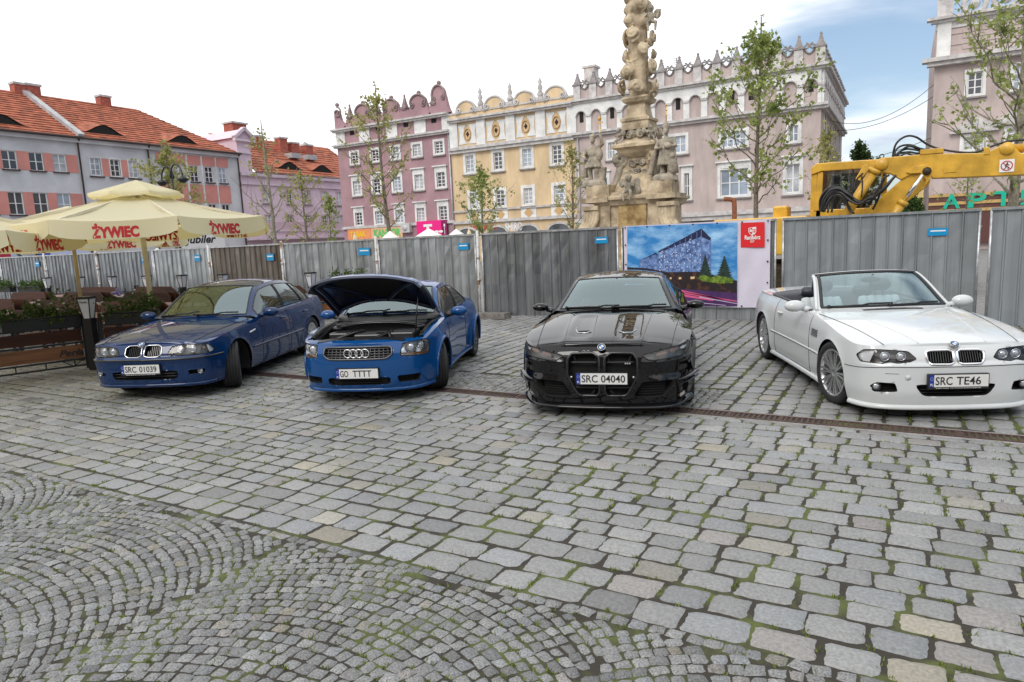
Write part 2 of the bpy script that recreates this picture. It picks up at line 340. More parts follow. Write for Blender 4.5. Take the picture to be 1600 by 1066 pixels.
# moss tufts in the joints
tv = []; tf = []
js = np.concatenate([np.stack([B[:, 0] + B[:, 2], B[:, 1]], 1), np.stack([B[:, 0], B[:, 1] - B[:, 3]], 1), np.stack([B[:, 0] + B[:, 2] * 0.6, B[:, 1] + B[:, 3]], 1), np.stack([Cc[:, 1] + Cc[:, 3], Cc[:, 0]], 1), np.stack([Cc[:, 1] - Cc[:, 3], Cc[:, 0] + 0.5 * Cc[:, 2]], 1), np.stack([arc[:, 0], arc[:, 1] + 0.043], 1)[::2]])
wgt = 0.5 + 0.5 * np.sin(js[:, 0] * 1.3 + 2 * np.sin(js[:, 1] * 0.9)) * np.cos(js[:, 1] * 1.7 + js[:, 0] * 0.6)
js = js[(RNG.random(len(js)) < wgt ** 1.5 * 0.85 + 0.10) & (np.hypot(js[:, 0], js[:, 1]) < 13)]
for x, y in js:
    horiz = RNG.random() < 0.5
    for q in range(RNG.integers(7, 17)):
        bx, by = x + RNG.normal(0, 0.022 if horiz else 0.009), y + RNG.normal(0, 0.009 if horiz else 0.03); hh = RNG.uniform(0.006, 0.02); an = RNG.uniform(0, 6.28); wd = RNG.uniform(0.003, 0.007); ln = RNG.normal(0, 0.008, 2)
        b0 = len(tv); tv += [(bx - wd * math.cos(an), by - wd * math.sin(an), -0.012), (bx + wd * math.cos(an), by + wd * math.sin(an), -0.012), (bx + ln[0], by + ln[1], -0.004 + hh)]; tf.append((b0, b0 + 1, b0 + 2))
me = bpy.data.meshes.new('moss'); me.from_pydata(tv, [], tf); me.materials.append(M_MOSS); o = bpy.data.objects.new('moss', me); C.objects.link(o); tag(o, 'yellow green moss and grass growing in the paving joints', 'moss', kind='stuff')
# drainage channel
M_RUST = mat('rusty_iron', (0.085, 0.05, 0.042), 0.7, metal=0.35, noise=(30, 0.35), bump=(60, 0.002))
M_DARK = mat('dark_gap', (0.012, 0.012, 0.012), 0.9)
mb = MB()
mb.box(-13, 9, 6.955, 6.985, -0.03, 0.003); mb.box(-13, 9, 7.135, 7.165, -0.03, 0.003)
for i in range(430): 
    x = -13 + i * 0.051; mb.box(x, x + 0.021, 6.985, 7.135, -0.02, 0.0)
for i in range(44): x = -13 + i * 0.5; mb.box(x - 0.02, x + 0.02, 6.984, 7.136, -0.02, 0.002)
o = tag(mb.build('drain_grate', M_RUST), 'long rusty slotted drain channel across the paving before the cars', 'drain')
mb = MB(); mb.box(-13, 9, 6.98, 7.14, -0.05, -0.0225); mb.build('channel_bed', M_DARK, o)
mb = MB(); mb.box(-13, 9, 6.90, 6.9545, -0.05, -0.004); mb.box(-13, 9, 7.1655, 7.215, -0.05, -0.004); mb.build('kerb', mat('grey_concrete', (0.25, 0.24, 0.23), 0.85, noise=(20, 0.2), bump=(60, 0.003)), o)
# ---------------------------------------------------------------- houses round the square
class Face:                       # a house front: u along it (left to right), d outwards, z up
    def __init__(s, o, U, Nn): s.o = np.array(o, float); s.U = np.array(U, float); s.N = np.array(Nn, float)
    def __call__(s, u, d, z): return s.o + s.U * u + s.N * d + np.array((0, 0, z))
    def box(s, mb, u0, u1, d0, d1, z0, z1, m=None):
        V = [s(u, d, z) for z in (z0, z1) for d in (d1, d0) for u in (u0, u1)]
        mb.add(V, [(0, 2, 3, 1), (4, 5, 7, 6), (0, 1, 5, 4), (2, 6, 7, 3), (0, 4, 6, 2), (1, 3, 7, 5)], m, False)
    def poly(s, mb, P, d0, d1, m=None): mb.prism(P, d1, d0, lambda p, q, c: s(p, c, q), m)
M_WHITE = mat('white_plaster', (0.68, 0.68, 0.67), 0.85, noise=(1.2, 0.16), bump=(12, 0.006))
M_TRIM = mat('pale_stone_trim', (0.50, 0.48, 0.47), 0.85, noise=(2.5, 0.22), bump=(10, 0.01))
M_SILL = mat('weathered_sill', (0.25, 0.23, 0.225), 0.85, noise=(3, 0.25))
M_WFRM = mat('window_frame_white', (0.78, 0.78, 0.78), 0.5)
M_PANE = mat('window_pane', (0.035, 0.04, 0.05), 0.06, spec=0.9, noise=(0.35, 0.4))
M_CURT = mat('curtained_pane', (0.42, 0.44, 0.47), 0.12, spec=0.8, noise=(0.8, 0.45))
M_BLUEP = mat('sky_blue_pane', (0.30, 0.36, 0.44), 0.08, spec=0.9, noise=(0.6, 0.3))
M_TILE = mat('clay_tiles', (0.36, 0.112, 0.06), 0.88, noise=(1.6, 0.42), bump=(9, 0.03), coord='Object')
M_BRICK = mat('chimney_brick', (0.36, 0.10, 0.07), 0.9, noise=(5, 0.3), bump=(20, 0.02))
M_METAL = mat('zinc_sheet', (0.42, 0.42, 0.43), 0.55, metal=0.3, noise=(1.5, 0.2))
M_PIPE = mat('brown_pipe', (0.06, 0.035, 0.03), 0.6)
M_BLACK = mat('black_iron', (0.012, 0.012, 0.013), 0.5)
def row_of(on, val, zx, rects):
    """survey a row of openings -> [(u0, u1)], z0, z1"""
    us = []; zt = []; zb = []; ww = []
    for x0, x1, y0, y1 in rects:
        xm, ym = (x0 + x1) / 2, (y0 + y1) / 2
        u, a = on(*zx(xm, y0), val); _, b = on(*zx(xm, y1), val); l, _ = on(*zx(x0, ym), val); r, _ = on(*zx(x1, ym), val)
        us.append(u); zt.append(a); zb.append(b); ww.append(r - l)
    w_ = float(np.median(ww)) / 2
    return [(u - w_, u + w_) for u in us], float(np.mean(zb)), float(np.mean(zt))
def wall_with_holes(mb, F, u0, u1, z0, z1, holes, dep=0.16, m=0, mr=None):
    us = sorted({u0, u1, *[h[0] for h in holes], *[h[1] for h in holes]}); zs = sorted({z0, z1, *[h[2] for h in holes], *[h[3] for h in holes]})
    for a, b in zip(us, us[1:]):
        for c, d in zip(zs, zs[1:]):
            mu, mz = (a + b) / 2, (c + d) / 2
            if any(h[0] < mu < h[1] and h[2] < mz < h[3] for h in holes): continue
            mb.add([F(a, 0, c), F(b, 0, c), F(b, 0, d), F(a, 0, d)], [(0, 1, 2, 3)], m, False)
    for a, b, c, d in holes:
        q = [F(a, 0, c), F(b, 0, c), F(b, 0, d), F(a, 0, d), F(a, -dep, c), F(b, -dep, c), F(b, -dep, d), F(a, -dep, d)]
        mb.add(q, [(0, 4, 5, 1), (1, 5, 6, 2), (2, 6, 7, 3), (3, 7, 4, 0)], m if mr is None else mr, False)
def window(root, F, u0, u1, z0, z1, nx=2, ny=3, sw=0.14, hood=False, sill=True, dep=0.16, trim=None, pane=None, arch=0, sillm=None):
    """opening u0..u1; surround of width sw outside it"""
    fr = MB(); f = 0.06
    for a, b in ((u0, u0 + f), (u1 - f, u1)): F.box(fr, a, b, -dep, -dep + 0.07, z0, z1)
    for a, b in ((z0, z0 + f), (z1 - f, z1)): F.box(fr, u0 + f, u1 - f, -dep, -dep + 0.068, a, b)
    for i in range(1, nx): c = u0 + (u1 - u0) * i / nx; F.box(fr, c - 0.035, c + 0.035, -dep, -dep + 0.06, z0 + f, z1 - f)
    for i in range(1, ny): c = z0 + (z1 - z0) * i / ny; F.box(fr, u0 + f, u1 - f, -dep, -dep + 0.055, c - 0.025, c + 0.025)
    o = fr.build('window', M_WFRM, root)
    p = MB(); p.add([F(u0, -dep + 0.02, z0), F(u1, -dep + 0.02, z0), F(u1, -dep + 0.02, z1), F(u0, -dep + 0.02, z1)], [(0, 1, 2, 3)])
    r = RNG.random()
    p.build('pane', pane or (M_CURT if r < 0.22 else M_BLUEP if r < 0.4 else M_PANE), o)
    if sw:
        s = MB(); t = 0.045
        F.box(s, u0 - sw, u0, -0.02, t, z0, z1 + sw); F.box(s, u1, u1 + sw, -0.02, t, z0, z1 + sw); F.box(s, u0, u1, -0.02, t, z1, z1 + sw)
        F.box(s, u0 - sw, u1 + sw, -0.02, t - 0.003, z0 - sw * 0.7, z0)
        if hood: F.box(s, u0 - sw, u1 + sw, 0, 0.05, z1 + sw, z1 + sw + 0.28); F.box(s, u0 - sw - 0.12, u1 + sw + 0.12, 0, 0.22, z1 + sw + 0.28, z1 + sw + 0.38)
        s.build('surround', trim or M_WHITE, o)
    if sill:
        s = MB(); F.box(s, u0 - sw - 0.08, u1 + sw + 0.08, 0, 0.17, z0 - sw * 0.7 - 0.1, z0 - sw * 0.7); s.build('sill', sillm or M_SILL, o)
    return o
def roof_plane(mb, a, b, c, d, n=16, m=0, lift=0.07):
    """eave a->b, ridge d->c; courses of tiles"""
    a, b, c, d = (np.array(p, float) for p in (a, b, c, d)); nr = np.cross(b - a, d - a); nr /= np.linalg.norm(nr)
    for i in range(n):
        t0, t1 = i / n, (i + 1) / n; l0, r0, l1, r1 = a + (d - a) * t0, b + (c - b) * t0, a + (d - a) * t1, b + (c - b) * t1
        mb.add([l0 + nr * lift, r0 + nr * lift, r1, l1, l0, r0], [(0, 1, 2, 3), (4, 5, 1, 0)], m, False)
def pyramid(mb, F, u, d, z, s, h, ph, m=0, mt=None):
    """square pedestal with a cap and a pointed top"""
    F.box(mb, u - s, u + s, d - 2 * s, d, z, z + h, m); F.box(mb, u - s * 1.25, u + s * 1.25, d - 2.25 * s, d + 0.25 * s, z + h, z + h + 0.12 * ph, m if mt is None else mt)
    c = F(u, d - s, z + h + 0.12 * ph); mb.lathe([(s * 0.98, 0), (s * 0.55, 0.35 * ph), (s * 0.22, 0.72 * ph), (s * 0.3, 0.78 * ph), (s * 0.2, 0.85 * ph), (0, 0.92 * ph)], 4, c, m=m if mt is None else mt, smooth=False)
def spiral(mb, F, u, z, r, d, rt, turns=1.6, sgn=1, a0=0, m=0):
    t = np.linspace(0, 1, int(18 * turns)); a = a0 + sgn * t * turns * 2 * np.pi; rr = r * (1 - 0.8 * t)
    mb.tube([F(u + rr[i] * math.cos(a[i]), d, z + rr[i] * math.sin(a[i])) for i in range(len(t))], rt, 5, m=m)
def sign_board(name, label, F, u0, u1, z0, z1, back, words, wm, d=0.06, bold=0.02, th=0.1, pad=0.12, cat='sign', shear=0, group=None):
    root = MB()
    if back is not None: F.box(root, u0, u1, d, d + th, z0, z1)
    l = MB(); dd = d + th if back is not None else d
    for s, a, b, c, e in words: letters(l, s, F(a, dd, c), F.U, np.array((0, 0, 1.0)), b - a, e - c, bold=bold, off=0.012, shear=shear)
    if back is not None: o = root.build(name, back); l.build('lettering', wm, o)
    else: o = l.build(name, wm)
    return tag(o, label, cat, group)
FY = 50.0
fS = Face((0, FY, 0), (1, 0, 0), (0, -1, 0))
z2 = lambda x, y: (510 + x / 3.902, 110 + y / 3.902)
z3 = lambda x, y: (880 + x / 2.9604, y / 2.9604)
z6 = lambda x, y: (1400 + x / 3.0457, y / 3.0457)
z1_ = lambda x, y: (x / 2.963, 100 + y / 2.963)
# ---- purple house
M_PUR = mat('purple_render', (0.36, 0.222, 0.245), 0.9, noise=(0.5, 0.14), bump=(14, 0.006))
M_PURD = mat('purple_stone', (0.25, 0.19, 0.185), 0.9, noise=(3, 0.3), bump=(10, 0.015))
h = thing('town_house', 'purple four storey town house with curled gables along its roof line', 'house', (0, 0, 0))
uL = on_y(531, 280, FY)[0]; uR = on_y(708, 290, FY)[0]
zc0 = on_y(*z2(400, 412), FY)[1]; zc1 = on_y(*z2(400, 311), FY)[1]
rows_ = [([(135, 203, 490, 580), (257, 330, 475, 560), (383, 450, 455, 550), (515, 583, 435, 530), (648, 718, 415, 515)], False),
         ([(150, 215, 665, 770), (270, 335, 650, 760), (395, 460, 635, 745), (523, 597, 620, 728), (660, 730, 605, 718)], True),
         ([(163, 227, 858, 955), (285, 350, 848, 945), (410, 475, 838, 938), (540, 605, 823, 928), (675, 743, 808, 920)], True)]
holes = []; wins = []
for rc, hood in rows_:
    us, a, b = row_of(on_y, FY, z2, rc)
    for u0, u1 in us: q = (u0 + 0.2, u1 - 0.2, a + 0.12, b - 0.2); holes.append(q); wins.append((q, hood))
mb = MB(); wall_with_holes(mb, fS, uL, uR, 0, zc0, holes); fS.box(mb, uL, uR, -12, -0.001, zc0 - 0.001, zc1); fS.box(mb, uL, uR, -12, -11.9, 0, zc0)
mb.add([fS(uL, 0, 0), fS(uL, 0, zc0), fS(uL, -12, zc0), fS(uL, -12, 0)], [(0, 1, 2, 3)])
mb.build('wall', M_PUR, h)
for q, hood in wins: window(h, fS, *q, hood=hood, sw=0.2, nx=2, ny=4)
mb = MB()
for z, t, o_ in ((zc0, 0.3, 0.32), (zc1, 0.3, 0.38)): fS.box(mb, uL - 0.2, uR, 0, o_, z - t, z - t * 0.5); fS.box(mb, uL - 0.3, uR, 0, o_ + 0.14, z - t * 0.5, z)
zg = on_y(*z2(445, 943), FY)[1]; fS.box(mb, uL, uR, 0, 0.2, zg - 0.12, zg + 0.12)
mb.build('cornice', M_TRIM, h)
bays = [on_y(*z2(x, y), FY)[0] for x, y in ((85, 410), (234, 390), (400, 360), (573, 335), (742, 315))]
for i, u in enumerate(bays): mb = MB(); fS.box(mb, max(uL, u - 0.62), min(uR, u + 0.62), 0, 0.1, zc0, zc1 - 0.3); mb.build('attic_pilaster', M_WHITE, h)
for u in [(a + b) / 2 for a, b in zip(bays, bays[1:])]:
    mb = MB(); fS.box(mb, u - 0.26, u + 0.26, 0.0, 0.02, zc0 + 0.75, zc0 + 1.6); mb.build('attic_opening', M_DARK, h)
crest = MB(); trim_ = MB()
def ogee(u, z, w, hh):
    pts = [(u - w, z)] + [(u - w + w * 0.45 * t, z + hh * 0.55 * t ** 2.2) for t in np.linspace(0.1, 1, 6)] + [(u + w * 0.5 * math.cos(a), z + hh * 0.62 + hh * 0.3 * math.sin(a)) for a in np.linspace(math.pi, 0, 11)] + [(u + w - w * 0.45 * t, z + hh * 0.55 * t ** 2.2) for t in np.linspace(1, 0.1, 6)] + [(u + w, z)]
    fS.poly(crest, pts, -0.3, 0.12)
    trim_.tube([fS(u + w * 0.52 * math.cos(a), 0.16, z + hh * 0.62 + hh * 0.31 * math.sin(a)) for a in np.linspace(math.pi * 1.15, -0.15 * math.pi, 16)], 0.1, 6)
    for sg in (-1, 1): spiral(trim_, fS, u + sg * w * 0.42, z + hh * 0.5, w * 0.17, 0.17, 0.07, 1.2, sg, 1.57)
    trim_.ball(fS(u, -0.1, z + hh * 1.02), 0.2, 8, 6); trim_.lathe([(0.1, 0), (0.06, 0.3)], 6, fS(u, -0.1, z + hh * 0.92))
def spire(u, z, hh):
    pts = [(u - 1.0, z), (u - 0.6, z + hh * 0.12), (u - 0.42, z + hh * 0.38), (u + 0.42, z + hh * 0.38), (u + 0.6, z + hh * 0.12), (u + 1.0, z)]
    fS.poly(crest, pts, -0.3, 0.1); pyramid(trim_, fS, u, 0.2, z + hh * 0.38, 0.24, 0.1, hh * 0.62)
ck = [on_y(*z2(x, y), FY)[0] for x, y in ((72, 350), (148, 335), (228, 325), (313, 312), (400, 300), (482, 290), (567, 280), (658, 268), (752, 258))]
for i, u in enumerate(ck):
    if i in (2, 4, 6): ogee(u, zc1, 1.55, 2.0)
    elif i == 8: ogee(uR - 0.95, zc1, 1.25, 2.5)
    elif i == 0: fS.poly(crest, [(uL, zc1), (uL, zc1 + 1.7), (uL + 0.5, zc1 + 1.7), (uL + 0.75, zc1 + 0.8), (uL + 1.5, zc1)], -0.3, 0.1); spiral(trim_, fS, uL + 0.45, zc1 + 1.5, 0.5, 0.14, 0.09, 1.4, -1, 1.57); trim_.ball(fS(uL + 0.3, -0.1, zc1 + 2.25), 0.2, 8, 6)
    else: spire(u, zc1, 2.0)
fS.box(crest, uL, uR, -0.3, 0.05, zc1, zc1 + 0.25)
o = crest.build('crest', M_PUR, h); trim_.build('finial', M_PURD, o)
mb = MB(); pa = on_y(*z2(500, 965), FY); fS.box(mb, pa[0] - 0.5, pa[0] + 0.5, 0.05, 0.5, pa[1] - 0.35, pa[1] + 0.45); mb.lathe([(0.3, 0), (0.3, 0.02)], 16, fS(pa[0], 0.51, pa[1] + 0.05), 'y', 0); mb.build('air_conditioner', mat('grey_unit', (0.5, 0.5, 0.5), 0.5), h)
zb_ = on_y(*z2(195, 1000), FY)[1]
s0 = on_y(*z2(137, 985), FY)[0]; s1 = on_y(*z2(278, 980), FY)[0]; s2 = on_y(*z2(470, 970), FY)[0]; s3 = on_y(*z2(565, 960), FY)[0]; s4 = on_y(*z2(716, 955), FY)[0]; s5 = on_y(*z2(745, 950), FY)[0]
z0 = zg - 1.35; zt = zg - 0.15
sign_board('shop_sign', 'orange shop board reading TABAK on the purple house', fS, s0, s1, z0, zt, mat('orange_board', (0.75, 0.28, 0.12), 0.6, noise=(1, 0.1)), [('TABAK', s0 + 0.25, s1 - 0.6, z0 + 0.45, zt - 0.2)], mat('yellow_letters', (0.85, 0.5, 0.02), 0.5), bold=0.05)
sign_board('shop_sign', 'pale orange board with green KANTOR lettering on the purple house', fS, s1 + 0.02, s2, z0, zt, mat('peach_board', (0.74, 0.42, 0.26), 0.6, noise=(1, 0.1)), [('KANTOR', s1 + 0.35, s2 - 0.2, z0 + 0.3, zt - 0.12)], mat('green_letters', (0.10, 0.5, 0.13), 0.5), bold=0.05)
sign_board('shop_sign', 'magenta shop board with white letter T above the parasols', fS, s3, s4, z0 - 0.1, zt + 0.35, mat('magenta_board', (0.80, 0.01, 0.22), 0.4), [('T', (s3 + s4) / 2 - 0.6, (s3 + s4) / 2 + 0.35, z0 + 0.35, zt + 0.05), ('..', (s3 + s4) / 2 + 0.6, (s3 + s4) / 2 + 1.5, z0 + 0.45, z0 + 0.68)], M_WFRM, d=0.1, th=0.25, bold=0.05)
sign_board('shop_sign', 'dark plum shop board with a small white T beside the magenta one', fS, s4 + 0.05, s5, z0 - 0.1, zt + 0.35, mat('plum_board', (0.22, 0.01, 0.09), 0.4), [('T', s4 + 0.2, s5 - 0.15, z0 + 0.3, zt)], M_WFRM, d=0.1, th=0.2, bold=0.05)
m = MB(); m.tube([fS(uR - 0.12, 0.12, 0), fS(uR - 0.12, 0.12, zc0 - 0.3)], 0.07, 8); m.build('downpipe', M_METAL, h)
# ---- yellow house
M_YEL = mat('yellow_render', (0.62, 0.47, 0.29), 0.9, noise=(0.7, 0.15), stretch=(1.6, 1, 0.5), bump=(14, 0.006))
h = thing('town_house', 'yellow town house with round gables and white ornament panels in its attic', 'house', (0, 0, 0))
yL = uR; yR = on_y(899, 250, FY)[0]
a0 = on_y(*z2(1150, 430), FY)[1]; a1 = on_y(*z2(1150, 247), FY)[1]
holes = []; wins = []
for rc in ([(830, 910, 505, 632), (1003, 1080, 482, 617), (1178, 1260, 460, 598), (1358, 1445, 437, 578)], [(858, 935, 735, 850), (1018, 1092, 715, 835), (1183, 1270, 695, 830), (1370, 1455, 680, 812)]):
    us, a, b = row_of(on_y, FY, z2, rc)
    for u0, u1 in us: holes.append((u0 + 0.24, u1 - 0.2, a + 0.14, b - 0.24))
zS = on_y(*z2(1150, 908), FY)[1]
ars = [on_y(*z2(x, y), FY)[0] for x, y in ((860, 980), (1045, 970), (1230, 955), (1420, 940))]
mb = MB(); wall_with_holes(mb, fS, yL, yR, 0, a0, holes + [(u - 0.95, u + 0.95, 0, 2.5) for u in ars]); fS.box(mb, yL, yR, -12, -0.001, a0 - 0.001, a1); mb.build('wall', M_YEL, h)
for q in holes: window(h, fS, *q, sw=0.24, nx=2, ny=4)
for u in ars:
    d = MB(); fS.poly(d, [(u - 1.15, 0), (u - 1.15, 2.3)] + [(u + 1.15 * math.cos(a), 2.3 + 0.75 * math.sin(a)) for a in np.linspace(math.pi, 0, 13)] + [(u + 1.15, 0), (u + 0.95, 0), (u + 0.95, 2.3)] + [(u + 0.95 * math.cos(a), 2.3 + 0.58 * math.sin(a)) for a in np.linspace(0, math.pi, 13)] + [(u - 0.95, 0)], 0, 0.12)
    o = d.build('archway', M_TRIM, h); g = MB(); fS.poly(g, [(u - 0.95, 0), (u + 0.95, 0)] + [(u + 0.95 * math.cos(a), 2.3 + 0.58 * math.sin(a)) for a in np.linspace(0, math.pi, 13)], -0.12, 0.03); g.build('pane', M_PANE, o)
mb = MB()
for z, t, o_ in ((a0, 0.5, 0.3), (a1, 0.3, 0.4)): fS.box(mb, yL, yR, 0, o_, z - t, z - t * 0.5); fS.box(mb, yL, yR, 0, o_ + 0.15, z - t * 0.5, z)
zb1 = on_y(*z2(1150, 838), FY)[1]; fS.box(mb, yL, yR, 0, 0.16, zb1 - 0.1, zb1 + 0.06); fS.box(mb, yL, yR, 0, 0.24, zS - 0.14, zS + 0.1)
mb.build('cornice', M_TRIM, h)
mb = MB(); oz = MB(); dk = MB()
for (u0, u1, *_r) in holes[4:]:
    c = (u0 + u1) / 2; mb = MB(); fS.box(mb, u0 - 0.3, u1 + 0.3, 0, 0.05, zS + 0.1, zb1 - 0.1); mb.build('apron_panel', M_WHITE, h); fS.poly(oz, [(c - 0.42, (zS + zb1) / 2), (c, (zS + zb1) / 2 - 0.42), (c + 0.42, (zS + zb1) / 2), (c, (zS + zb1) / 2 + 0.42)], 0.05, 0.08)
pil = [on_y(*z2(x, y), FY)[0] for x, y in ((778, 385), (945, 365), (1125, 340), (1308, 310), (1500, 285))]
for i, u in enumerate(pil): m_ = MB(); fS.box(m_, max(yL, u - 0.42), min(yR, u + 0.42), 0, 0.16, a0, a1 - 0.3); m_.build('attic_pilaster', M_WHITE, h)
zm = (a0 + a1 - 0.3) / 2; hh = (a1 - 0.3 - a0) * 0.39
for l, r in zip(pil, pil[1:]):
    mb = MB(); c = (l + r) / 2; wv = (r - l) / 2 - 0.47
    for sg in (-1, 1):
        P = [(c + sg * 0.28 * 0, zm)]; P = [(c + sg * wv, zm + hh), (c + sg * wv * 0.86, zm + hh * 0.35), (c + sg * wv * 0.86, zm - hh * 0.35), (c + sg * wv, zm - hh), (c + sg * 0.1 * wv, zm - hh), (c + sg * 0.34 * wv, zm - hh * 0.6), (c + sg * 0.46 * wv, zm), (c + sg * 0.34 * wv, zm + hh * 0.6), (c + sg * 0.1 * wv, zm + hh)]
        fS.poly(mb, P if sg < 0 else P[::-1], 0, 0.05)
    mb.build('attic_panel', M_WHITE, h)
    oz.tube([fS(c + 0.32 * math.cos(a), 0.06, zm + 0.45 * math.sin(a)) for a in np.linspace(0, 2 * np.pi, 20)[:-1]], 0.06, 5, closed=True)
    fS.poly(dk, [(c - 0.16, zm), (c, zm - 0.24), (c + 0.16, zm), (c, zm + 0.24)], 0, 0.03)
oz.build('ornament', mat('ochre_ornament', (0.55, 0.36, 0.17), 0.9), h); dk.build('attic_opening', mat('dark_opening', (0.04, 0.015, 0.012), 0.9), h)
mb = MB(); tr = MB(); fS.box(mb, yL, yR, -0.4, 0.1, a1, a1 + 0.5)
for l, r in zip(pil, pil[1:]):
    c = (l + r) / 2 + 0.0; R = 0.88
    fS.poly(mb, [(c + R * math.cos(a), a1 + 0.5 + 0.82 * math.sin(a)) for a in np.linspace(math.pi, 0, 15)], -0.4, 0.14)
    tr.tube([fS(c + (R + 0.06) * math.cos(a), 0.12, a1 + 0.5 + 0.86 * math.sin(a)) for a in np.linspace(math.pi * 1.08, -0.08 * math.pi, 18)], 0.11, 6)
    for sg in (-1, 1): spiral(tr, fS, c + sg * (R - 0.2), a1 + 0.62, 0.24, 0.2, 0.07, 1.3, -sg, 0 if sg > 0 else math.pi)
fS.box(tr, yL, yR, -0.42, 0.18, a1 + 0.38, a1 + 0.5)
for u in pil[1:-1]: fS.box(tr, u - 0.3, u + 0.3, -0.3, 0.2, a1 + 0.5, a1 + 0.75); tr.lathe([(0.16, 0), (0.26, 0.25), (0.12, 0.5), (0.2, 0.7), (0.1, 1.0), (0.16, 1.15), (0, 1.55)], 8, fS(u, -0.05, a1 + 0.75))
o = mb.build('crest', M_YEL, h); tr.build('finial', M_TRIM, o)
r0 = on_y(*z2(880, 950), FY)[0]; r1 = on_y(*z2(1040, 940), FY)[0]; r2 = on_y(*z2(1090, 940), FY)[0]; r3 = on_y(*z2(1195, 930), FY)[0]
sign_board('shop_sign', 'red restaurant lettering on the yellow house wall', fS, r0, r1, zS - 0.8, zS - 0.2, None, [('RESTAURACJA', r0, r1, zS - 0.85, zS - 0.35)], mat('red_letters', (0.5, 0.02, 0.02), 0.5), d=0.02, bold=0.04)
sign_board('shop_sign', 'white SHIRO letters on the yellow house wall', fS, r2, r3, zS - 1.0, zS - 0.2, None, [('SHIRO', r2, r3, zS - 0.95, zS - 0.2)], M_WFRM, d=0.02, bold=0.04)
# ---- brown corner house
M_BRN = mat('taupe_render', (0.46, 0.38, 0.36), 0.9, noise=(0.7, 0.17), stretch=(1.6, 1, 0.5), bump=(14, 0.006))
h = thing('town_house', 'taupe corner house with a white arcaded attic and a row of stone spikes', 'house', (0, 0, 0))
bL = yR; bR = on_y(1283, 162, FY)[0]; bz0 = on_y(*z3(600, 550), FY)[1]; bz1 = on_y(*z3(600, 385), FY)[1]
fE = Face((bR, FY, 0), (0, 1, 0), (1, 0, 0)); EL = 17.5
def R3(*rc): return row_of(on_y, FY, z3, list(rc))
holes = []; spec = []
for rc, hood, n in (((445, 580, 618, 715), False, 4), ((715, 860, 595, 685), False, 4), ((1027, 1105, 565, 662), False, 2), ((196, 250, 645, 740), False, 2), ((545, 597, 765, 925), True, 2), ((712, 870, 745, 912), True, 3), ((1015, 1112, 720, 898), True, 2), ((160, 215, 790, 930), True, 2)):
    us, a, b = R3(rc); q = (us[0][0] + 0.22, us[0][1] - 0.22, a + 0.1, b - (0.55 if hood else 0.22)); holes.append(q); spec.append((hood, n))
mb = MB(); wall_with_holes(mb, fS, bL, bR, 0, bz0, holes); fS.box(mb, bL, bR, -EL, -0.002, bz0, bz1)
eh = [(2.2 + 3.9 * i, 3.3 + 3.9 * i, z, z + 1.7) for i in range(4) for z in (4.4, 7.6)]
wall_with_holes(mb, fE, 0, EL, 0, bz0, eh); mb.build('wall', M_BRN, h)
for q, (hood, n) in zip(holes, spec): window(h, fS, *q, nx=n, ny=2, sw=0.2, hood=hood, pane=M_BLUEP if not hood else None)
for q in eh: window(h, fE, *q, nx=2, ny=2, sw=0.18)
mb = MB()
for F_, u0, u1 in ((fS, bL, bR + 0.45), (fE, -0.0, EL)):
    for z, t, o_ in ((bz0, 0.35, 0.25), (bz1, 0.3, 0.3)): F_.box(mb, u0, u1, 0.0, o_, z - t, z - t * 0.5); F_.box(mb, u0, u1, 0.0, o_ + 0.18, z - t * 0.5, z + 0.002 * (F_ is fS))
zg = on_y(*z3(850, 980), FY)[1]; fS.box(mb, bL, bR, 0, 0.4, zg - 0.15, zg + 0.15); fS.box(mb, bL, bR, 0, 0.25, zg - 0.45, zg - 0.15); mb.build('cornice', M_TRIM, h)
att = MB(); arc_ = MB(); dk = MB()
def arcade(F_, u0, u1, n, dark):
    p = (u1 - u0) / n; zb, zt = bz0, bz1 - 0.3; sp = zb + (zt - zb) * 0.55; w2 = p * 0.33
    for i in range(n):
        c = u0 + p * (i + 0.5); A = [(c + w2 * math.cos(a), sp + w2 * math.sin(a)) for a in np.linspace(math.pi, 0, 11)]
        F_.poly(att, [(c - p / 2, zb), (c - w2, zb), (c - w2, sp)] + A[1:6] + [(c, zt), (c - p / 2, zt)], 0, 0.16)
        F_.poly(att, [(c + p / 2, zb), (c + p / 2, zt), (c, zt)] + A[5:-1] + [(c + w2, sp), (c + w2, zb)], 0, 0.16)
        arc_.tube([F_(x, 0.17, z) for x, z in A], 0.045, 5); F_.box(arc_, c + w2 + 0.02, c + p - w2 - 0.02, 0.16, 0.24, sp - 0.05, sp + 0.1)
        if i in dark: F_.box(dk, c - 0.16, c + 0.16, 0.0, 0.02, zb + 0.75, zb + 1.5)
arcade(fS, bL, bR, 14, {0, 2, 4, 6, 9, 10, 13}); arcade(fE, 0, EL, 12, set())
att.build('attic_arcade', M_WHITE, h); arc_.build('arch_moulding', M_TRIM, h); dk.build('attic_opening', M_DARK, h)
par = MB(); fin = MB()
